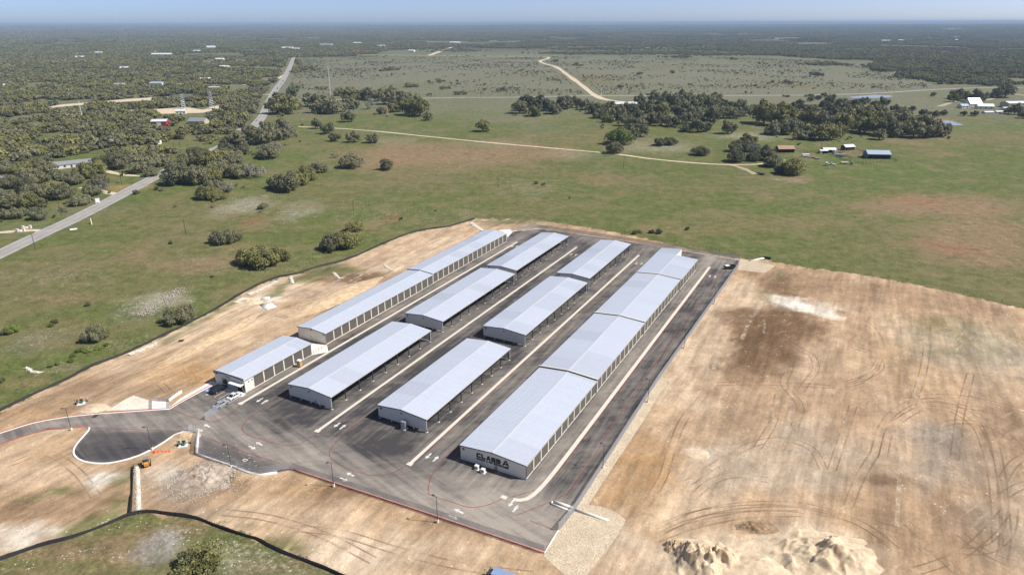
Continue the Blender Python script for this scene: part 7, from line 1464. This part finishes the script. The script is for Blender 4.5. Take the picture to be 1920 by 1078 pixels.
# concrete drainage works
def works(name, label, parts, mat=None, cat='drainage structure'):
    c = parts[0][1][0]; root = empty(name, (c[0], c[1], 0)); tag(root, label, cat)
    for nm, pts, w, h in parts: solid_line(nm, [(a[0]-c[0], a[1]-c[1]) for a in pts], w, -.05, h, mat or M_wconc, root)
works('concrete_flume', 'concrete flume with two walls crossing the right fence', [('wall', [(9.06,124.94),(13.28,122.59)], .5, .45), ('wall', [(8.54,124.13),(12.73,121.71)], .35, .3), ('end_wall', [(8.55,124.4),(8.99,124.76)], .3, .4)])
works('outfall_pipe', 'long pale outfall pipe lying on the gravel bed', [('pipe', [(13.82,122.06),(20.51,118.59)], .42, .4)])
works('concrete_headwall', 'white concrete headwall with apron below the silt fence', [('apron', [(-94.36,240.96),(-90.57,236.25)], 4.2, .18), ('wall', [(-96.87,244.74),(-94.13,245.82)], .5, .9), ('sill', [(-91.67,234.72),(-89.83,238.31)], .6, .3)])
works('culvert', 'pale culvert with black pipe end at the far right gravel', [('flume', [(106.27,288.99),(113.97,292.62)], .9, .35)])
works('retaining_wall', 'thin pale retaining wall above the office walk', [('wall', [(-97.31,168.78),(-96.63,171.59),(-95.97,173.86)], .3, .8)], cat='wall')
mb = MB(); pp = [(114.1,293),(116.7,291.48)]; mb.tube((*pp[0], .45), (*pp[1], .45), .5, n=14); o = mb.build('black_pipe', M_silt); tag(o, 'short black plastic pipe at the culvert end', 'pipe')
M_green = simple('valve_green', (.03, .10, .06), .5)
def vault(label, x, y, rz, s=1.0):
    root = empty('valve_pit', (x, y, 0), rz); tag(root, label, 'valve pit')
    mb = MB(); mb.box(-1.5*s, 1.5*s, -1.0*s, 1.0*s, -.02, .25); mb.build('slab', M_white, parent=root)
    mb = MB(); mb.box(-2.3*s, 2.3*s, 1.05*s, 1.9*s, -.02, .05); mb.build('pit_shade_slab', M_silt, parent=root)  # flat black slab on level ground, painted stand-in for the shade in the hole
    for xx in (-1.2, .0, .55):
        mb = MB(); mb.tube((xx*s, .6*s, .25), (xx*s, .6*s, 1.15), .22, n=10); mb.tube((xx*s, .6*s, .9), (xx*s, -.5*s, .35), .17, n=8); v = mb.build('valve_riser', M_green, parent=root)
        mb = MB(); mb.tube((xx*s, .6*s, 1.152), (xx*s, .6*s, 1.22), .3, n=12); mb.build('handwheel', M_steel, parent=v)
    for xx in (1.7, 2.1, -2.0):
        mb = MB(); mb.tube((xx*s, 1.2*s, 0), (xx*s, 1.2*s, 1.3), .05, n=6); mb.build('stake', M_bark, parent=root)
vault('white slab valve pit with green risers by the entrance fence corner', *(-83.57,146.9), .2, .75); vault('white slab valve pit with green risers above the entrance road', *(-121.57,167.6), .5, .7)
# orange netting
M_net = simple('orange_net', (.62, .12, .05), .7, amt=.15)
q = np.linspace(0, 1, 40); a_, b_, = (-89.86,144.28), (-85.53,144.71); V = []; 
for i, t in enumerate(q):
    x = a_[0] + (b_[0]-a_[0])*t; y = a_[1] + (b_[1]-a_[1])*t + .3*math.sin(i*.8); wd = (.85 if t < .35 else (.25 if t < .6 else .55)); hh = (.55 if t < .3 else .25) * (.6 + .4*abs(math.sin(i*1.7)))
    V += [(x, y - wd/2, .03), (x + .1*math.sin(i), y - wd/6, hh), (x, y + wd/6, hh*.7), (x, y + wd/2, .03)]
F = [(4*i+k, 4*i+4+k, 4*i+5+k, 4*i+k+1) for i in range(39) for k in range(3)]
o = link('safety_net', mesh_np('safety_net', V, F, (M_net,))); tag(o, 'crumpled orange safety net on the ground beside the turnaround', 'safety net')

# ------------------------------------------------------------------ houses, sheds and ranch
def pcol(name, col, rough=.7, metal=0): return MATS.get(name) or simple(name, col, rough, metal, amt=.12, scale=.6)
R_white = pcol('white_metal_roof', (.72, .74, .76), .4, .2); R_grey = pcol('grey_shingle', (.22, .23, .25)); R_rust = pcol('rusty_tin', (.34, .22, .15), .6, .2); R_red = pcol('red_tile', (.42, .10, .06)); W_tan = pcol('tan_stone', (.50, .43, .33)); W_white = pcol('white_siding', (.68, .67, .64)); W_red = pcol('barn_red', (.33, .045, .045)); W_dark = pcol('weathered_boards', (.10, .085, .07)); R_blue = pcol('blue_metal_roof', (.42, .50, .60), .4, .3); R_brown = pcol('brown_shingle', (.16, .11, .09))
def house(name, label, x, y, w, l, h, rz, roof, wall, rise=.28, cat='house', group=None, doors=True, open_side=False, win=3):
    """ridge along local x; l across"""
    root = empty(name, (x, y, 0), rz); tag(root, label, cat, group); rs = l / 2 * rise * 2 * .5 + .3; t = .15
    zr = h + rs
    if open_side:
        mb = MB(); mb.box(-w/2, w/2, l/2 - .2, l/2, 0, h); mb.build('back_wall', wall, parent=root)
        for s in (-1, 1):
            mb = MB(); mb.prism([(-l/2 + .1, 0), (l/2 - .203, 0), (l/2 - .203, h), (0, zr), (-l/2 + .1, h)], 'x', s*(w/2) - (.2 if s > 0 else 0), s*(w/2) + (0 if s > 0 else .2)); mb.build('end_wall', wall, parent=root)
        for k in range(1, 4):
            mb = MB(); mb.box(-w/2 + w*k/4 - .1, -w/2 + w*k/4 + .1, -l/2 + .1, -l/2 + .3, 0, h - .02); mb.build('post', W_dark, parent=root)
    else:
        mb = MB(); mb.prism([(-l/2, 0), (l/2, 0), (l/2, h), (0, zr - .02), (-l/2, h)], 'x', -w/2, w/2); mb.build('wall', wall, parent=root)
    e = .35
    for s in (-1, 1):
        ys = s * (l/2 + e); zz = h - e * rs / (l/2)
        mb = MB(); mb.prism([(0, zr), (ys, zz), (ys, zz + t), (0, zr + t)], 'x', -w/2 - e, w/2 + e); mb.build('roof', roof, parent=root)
    if not open_side:
        for k in range(win):
            xx = -w/2 + w * (k + .5) / win
            if doors and k == win // 2:
                mb = MB(); mb.box(xx - .6, xx + .6, -l/2 - .06, -l/2 - .003, 0, min(2.2, h - .2)); mb.build('door', W_dark, parent=root); continue
            mb = MB(); mb.box(xx - .7, xx + .7, -l/2 - .07, -l/2 - .003, .9, min(2.2, h - .3)); f = mb.build('window', W_white if wall is not W_white else R_grey, parent=root)
            mb = MB(); mb.box(xx - .58, xx + .58, -l/2 - .09, -l/2 - .072, 1.02, min(2.08, h - .42)); mb.build('pane', M_glass, parent=f)
    return root
rb = house('red_barn', 'red metal barn with white roof among the left oaks', *(-365.28,724.4), 15, 11, 5.0, .12, R_white, W_red, .25, 'barn', doors=False, win=0)
mb = MB(); mb.box(-2.2, 2.2, -5.6, -5.503, 0, 4.2); mb.build('barn_door', W_white, parent=rb)
house('grey_roof_house', 'tan house with grey shingle roof right of the red barn', *(-332.38,739.8), 18, 11, 3.0, -.1, R_grey, W_tan, .5)
house('ranch_home', 'long low house with grey roof near the forked driveway', *(-328.49,507.7), 30, 9, 2.8, .62, R_grey, W_white, .35, win=7)
house('ranch_home', 'grey roofed house at the left picture edge', *(-340.09,455.1), 20, 8, 2.7, .1, R_grey, W_white, .3, win=4)
house('metal_shed', 'open steel canopy in the substation clearing', *(-466.9,1118.6), 19, 9, 5, .05, R_white, W_tan, .1, 'shed', open_side=True)
FAR_H = [
 ('225,163', 16, R_blue, W_white, 'blue-grey roofed shed in the left woods above the substation'), ('296,161', 22, R_blue, W_white, 'pale blue metal roof left of the substation canopy'), ('340,163', 10, R_white, W_tan, 'small white roof left of the substation canopy'),
 ('386,152.5', 18, R_white, W_white, 'white house by the driveway off the far highway'), ('378,146', 18, R_brown, W_tan, 'brown roofed house behind the white driveway house'), ('304,106', 60, R_white, W_white, 'long white metal building in the far left woods'),
 ('413,114', 22, R_white, W_white, 'white house at the left of the far highway'), ('422,129', 24, R_white, W_tan, 'pale house below the far highway houses'), ('452,118', 24, R_grey, W_tan, 'grey roofed house left of the far highway end'), ('185,102', 30, R_white, W_tan, 'cluster house with white roof at far left'), ('150,110', 24, R_white, W_tan, 'pale house below the far left cluster'),
 ('235,131', 20, R_white, W_white, 'white roof in the middle of the left woods'), ('5,165', 18, R_white, W_white, 'white roofed house at the left edge of the woods'), ('292,100', 16, R_white, W_white, 'small white house above the long white metal building'), ('370,98.5', 26, R_white, W_tan, 'pale roof in the far woods left of the road end'), ('396,90.5', 34, R_white, W_white, 'white building on the far ridge left of the road end'),
 ('540,93', 50, R_white, W_white, 'white roofed yard building where the highway ends'), ('555,94.5', 34, R_white, W_white, 'second white roof where the highway ends'), ('612,87', 60, R_blue, W_white, 'bluish warehouse roof beyond the highway end'), ('670,83.5', 44, R_white, W_white, 'white building beyond the heath, left of centre'), ('716,89', 34, R_white, W_white, 'white roof beyond the heath, right of the bluish warehouse'),
 ('669,99.5', 26, R_red, W_tan, 'red roofed house on the far dirt road'), ('683,99.5', 24, R_red, W_tan, 'second red roofed house on the far dirt road'), ('772,97.5', 22, R_white, W_white, 'small white roof left of the rising dirt road'), ('853,82.5', 50, R_white, W_white, 'white building at the top of the rising dirt road'),
 ('240,214.5', 12, R_white, W_tan, 'pale trailer house in the clearing left of the substation'), ('340,214', 11, R_white, W_white, 'white hut just below the substation'), ('220,272', 10, R_grey, W_white, 'pale shed under the oaks left of the bend'), ('293,270', 8, R_grey, W_white, 'grey shed under the oaks near the bend'), ('10,250', 9, R_white, W_white, 'small white hut at far left edge'),
 ('1262,195', 12, R_white, W_tan, 'pale shed inside the dark grove'), ('1660,79', 40, R_white, W_white, 'white roof in the right-hand far woods'), ('1690,78', 30, R_white, W_white, 'second white roof in the right-hand far woods'), ('670,188', 12, R_white, W_white, 'white shed in the park grove'), ('600,192', 12, R_white, W_white, 'pale shed at the left of the park grove'), ('1795,77', 24, R_white, W_white, 'rightmost white roof in the far woods')]
FHX = [(-657.2,1190.7),(-602.7,1209.6),(-552.8,1187.6),(-560.1,1303.6),(-603.8,1388.4),(-1114.4,2298.3),(-821.1,2026.8),(-667.1,1667.5),(-721,1914.5),(-1413.6,2469.9),(-1302.2,2172.2),(-884,1638.1),(-844.1,1176.3),(-1254.9,2545.5),(-1133.9,2605.6),(-1263.6,3044.6),(-886.9,2869.5),(-830,2783.7),(-829.6,3246.3),(-746.6,3511.3),(-552.8,3087.9),(-540.8,2523.6),(-514.4,2522),(-359.44,2603.1),(-276.98,3556.4),(-450.2,820.9),(-388.16,822.1),(-346.65,605.1),(-314.91,610.2),(-493.7,675.5),(210.28,914.5),(1899.9,3682.3),(2028.4,3771),(-212.43,970.4),(-257.16,944.6),(2364,3843.8)]
for (x, y), (_p, w, rf, wl2, lab) in zip(FHX, FAR_H):
    rr_ = random.Random(int(x)); house('far_house', lab, x, y, w, min(w*.55, 18), 3.2 + w*.05, rr_.uniform(-.4, .4), rf, wl2, .35, 'house', 'houses in the far country', win=3).location.z = float(hz(x, y))
house('picnic_shelter', 'small shelter with red roof in the park grove', *(-147.81,817.1), 7, 6, 3.2, .1, R_red, W_tan, .5, 'shelter', win=1)
house('white_barn', 'white metal barn roof in front of the dark grove', *(140.68,886.1), 34, 14, 3.6, -.05, R_white, W_white, .2, 'barn', win=4)
# ranch house and metal barn at right
house('ranch_house', 'white gabled ranch house at the right with steep roof', *(575,876.2), 16, 12, 4.5, .15, R_blue, W_white, .9, win=4)
house('ranch_house_wing', 'low white wing right of the steep roofed ranch house', *(575.8,853.7), 18, 9, 3.2, -.2, R_white, W_white, .5, win=3)
house('ranch_annex', 'small white annex left of the steep roofed ranch house', *(553.5,859.8), 10, 8, 3.0, .2, R_blue, W_white, .4, win=2)
wb = house('metal_barn', 'large cream metal barn at the right picture edge', *(621.6,869.5), 24, 15, 5.2, .1, R_white, W_tan, .2, 'barn', win=0)
house('metal_lean_to', 'low white lean-to in front of the cream metal barn', *(596.1,842.5), 13, 5, 2.4, .1, R_white, W_white, .15, 'shed', win=1)
house('boat_shed', 'left low white canopy below the ranch house', *(550.2,807.5), 11, 6, 1.6, .1, R_white, W_white, .2, 'shed', win=0)
house('boat_shed', 'right low white canopy below the ranch house', *(565.7,812.1), 10, 6, 1.6, .2, R_white, W_white, .2, 'shed', win=0)
# sheds of the near ranch
house('open_shed', 'rusty roofed open shed beside the ranch oaks', *(223.98,562.3), 13, 8, 3.0, .02, R_rust, W_dark, .45, 'shed', open_side=True)
house('open_shed', 'white roofed low shed in the middle of the ranch', *(258.6,559.4), 10, 6, 2.6, .0, R_white, W_dark, .3, 'shed', open_side=True)
house('open_shed', 'small flat white shed left of the middle ranch shed', *(252.73,555.8), 6, 4, 2.2, .0, R_white, W_dark, .2, 'shed', open_side=True)
house('open_shed', 'small white roofed shed at the back of the corral', *(279.86,571.5), 9, 6, 2.8, .25, R_white, W_dark, .4, 'shed', open_side=True)
house('open_barn', 'largest ranch barn with pale metal roof at right of the corral', *(285.91,535.5), 17, 11, 3.6, -.12, R_blue, R_grey, .35, 'barn', open_side=True)
house('small_shed', 'grey metal shed under the ranch oaks', *(189.01,534.6), 9, 6, 2.6, .2, R_blue, W_white, .4, 'shed', win=2)
def tank(label, x, y, r, h, mat, rz=0.0, lying=False):
    root = empty('water_tank', (x, y, 0), rz); tag(root, label, 'tank'); mb = MB()
    if lying:
        mb.tube((-h/2, 0, r + .25), (h/2, 0, r + .25), r, n=18); mb.build('barrel', mat, parent=root)
        for s in (-.3, .3): mb = MB(); mb.box(s*h - .12, s*h + .12, -r*.8, r*.8, 0, .5); mb.build('cradle', W_dark, parent=root)
    else:
        mb.tube((0, 0, 0), (0, 0, h), r, n=20); mb.build('shell', mat, parent=root); mb = MB(); mb.tube((0, 0, h + .002), (0, 0, h + r*.35), r*1.03, .12, n=20); mb.build('lid', mat, parent=root)
tank('upright pale water tank beside the corral', *(258.72,549.7), 1.3, 3.4, R_blue); tank('small pale tank left of the middle ranch shed', *(250.07,554.6), 1.2, 2.2, W_tan); tank('white tank lying at the lower edge of the ranch', *(233.17,504.2), 1.2, 3.0, W_white, 1.2, True); tank('grey drum in the grass right of the white tank', *(253.91,508), 1.0, 2.2, R_grey)
car('pickup_truck', 'white pickup truck parked in the grass below the ranch sheds', *(237.98,506.2), 1.2, P_white, 'pickup', 'truck', L=5.4, Wd=2.0)
def wagon(label, x, y, rz, mat, L=6.0, h=2.2):
    root = empty('farm_trailer', (x, y, 0), rz); tag(root, label, 'trailer')
    mb = MB(); mb.box(-L/2, L/2, -1.1, 1.1, .7, .85); mb.build('bed', W_dark, parent=root); mb = MB(); mb.box(-L/2, L/2, -1.1, 1.1, .853, h); mb.build('load', mat, parent=root)
    for s in (-1, 1):
        for xx in (-.6, .6): mb = MB(); mb.tube((xx, s*1.0, .4), (xx, s*1.25, .4), .4, n=12); mb.build('wheel', M_tyre, parent=root)
    mb = MB(); mb.tube((L/2, 0, .75), (L/2 + 1.4, 0, .55), .07); mb.build('tongue', M_steel, parent=root)
wagon('white stock trailer in front of the ranch sheds', *(231.5,538.5), .1, W_white, 6, 2.6); wagon('rusty flatbed trailer right of the white stock trailer', *(235.92,533.9), -.1, R_rust, 7, 1.2); wagon('grey low implement below the rusty flatbed', *(236.98,529.5), .2, R_grey, 4, 1.1); wagon('dark hay wagon at the end of the farm track spur', *(174.19,472.8), -.7, W_dark, 6, 1.5); wagon('blue-grey trailer inside the corral', *(260.09,540.4), -.2, R_blue, 7, 2.0); wagon('tan trailer load at the lower corral fence', *(249.29,510.1), .1, W_tan, 6, 1.8)
def corral(label, pts):
    p = resample(pts, 3.2); c = p[0]; root = empty('corral_fence', (c[0], c[1], 0)); tag(root, label, 'fence')
    for z in (.5, 1.0, 1.5):
        mb = MB()
        for a, b in zip(p[:-1], p[1:]): mb.tube((a[0]-c[0], a[1]-c[1], z), (b[0]-c[0], b[1]-c[1], z), .07, n=4)
        mb.build('rail', W_dark, parent=root)
    pm = MB(); pm.tube((0, 0, -.1), (0, 0, 1.75), .11, n=6); pme = pm.mesh('post', W_dark)
    for x, y in p: link('post', pme, root, (x-c[0], y-c[1], 0))
corral('dark board corral fence around the small ranch paddock', [(264.67,554.4),(276.85,564),(287.36,571.4),(287.4,554.1),(274.28,535.6),(265.14,531.3),(263.85,545),(264.67,554.4)]); corral('corral fence running down from the water tank', [(256.91,542.7),(254.75,524.9),(257.97,514.2),(265.97,509.9),(277.97,513.9)]); corral('corral fence right of the largest ranch barn', [(294.95,537.6),(294.6,526.5),(294.07,520)]); corral('board fence left of the middle ranch shed', [(234.69,557.3),(244.31,559.6),(253.3,564.4)])
# roadside things at left
M_lst = simple('cut_stone', (.58, .53, .43), .9)
for lab, p in (('front pale stone gate wall beside the left driveway', [(-253.76,337.18),(-251.42,338.59)]), ('rear pale stone gate wall beside the left driveway', [(-254.62,343),(-251.64,343.96)])):
    c = p[0]; root = empty('gate_wall', (c[0], c[1], 0)); tag(root, lab, 'wall', 'stone gate walls'); d = (p[1][0]-c[0], p[1][1]-c[1])
    solid_line('wall', [(0, 0), d], .8, -.05, 1.2, M_lst, root)
    for e in ((0, 0), d): mb = MB(); mb.box(e[0]-.6, e[0]+.6, e[1]-.6, e[1]+.6, 0, 1.7); mb.build('pillar', M_lst, parent=root)
root = empty('sign_frame', (*(-224.35,352.29), 0), .6); tag(root, 'white A-shaped sign frame in the grass below the highway', 'sign frame')
for s in (-1, 1): mb = MB(); mb.prism([(s*2.2, 0), (s*.15, 3.2), (s*.15 - s*.2, 3.2), (s*2.2 - s*.6, 0)], 'x', -.12, .12); mb.build('leg', M_white, parent=root)
mb = MB(); mb.box(-.14, .14, -.9, .9, 1.3, 1.55); mb.build('crossbar', M_white, parent=root)
root = empty('low_marker', (*(-227.75,341.77), 0), .5); tag(root, 'low white marker board lying beside the highway verge', 'marker'); mb = MB(); mb.prism([(-.8, .02), (.8, .02), (.6, .5), (-.6, .5)], 'x', -1.6, 1.6); mb.build('board', M_white, parent=root); mb = MB(); mb.box(-1.8, 1.8, -.1, .1, 0, .1); mb.build('foot', W_dark, parent=root)
root = empty('entrance_sign', (*(-245.67,396.14), 0), .6); tag(root, 'white post sign left of the highway near the driveway', 'sign'); mb = MB(); mb.box(-1.0, 1.0, -.1, .1, .8, 3.2); mb.build('panel', M_white, parent=root)
for s in (-1, 1): mb = MB(); mb.box(s*1.0 - .12, s*1.0 + .12, -.102, .102, 0, 3.5); mb.build('post', M_white, parent=root)
# ------------------------------------------------------------------ the air: even pale haze over the whole country
hzb = MB(); hzb.box(-30600, 30600, -30600, 30600, -12, 114)
m = bpy.data.materials.new('haze_air'); m.use_nodes = True; nt = m.node_tree; nt.nodes.clear()
out = nt.nodes.new('ShaderNodeOutputMaterial'); pv = nt.nodes.new('ShaderNodeVolumePrincipled')
pv.inputs['Color'].default_value = (0.52, 0.72, 1.0, 1); pv.inputs['Density'].default_value = 7.0e-5; pv.inputs['Anisotropy'].default_value = 0.0
nt.links.new(pv.outputs[0], out.inputs['Volume'])
hzo = hzb.build('haze', m); tag(hzo, 'thin blue haze lying over the far country', 'haze', None, 'stuff')
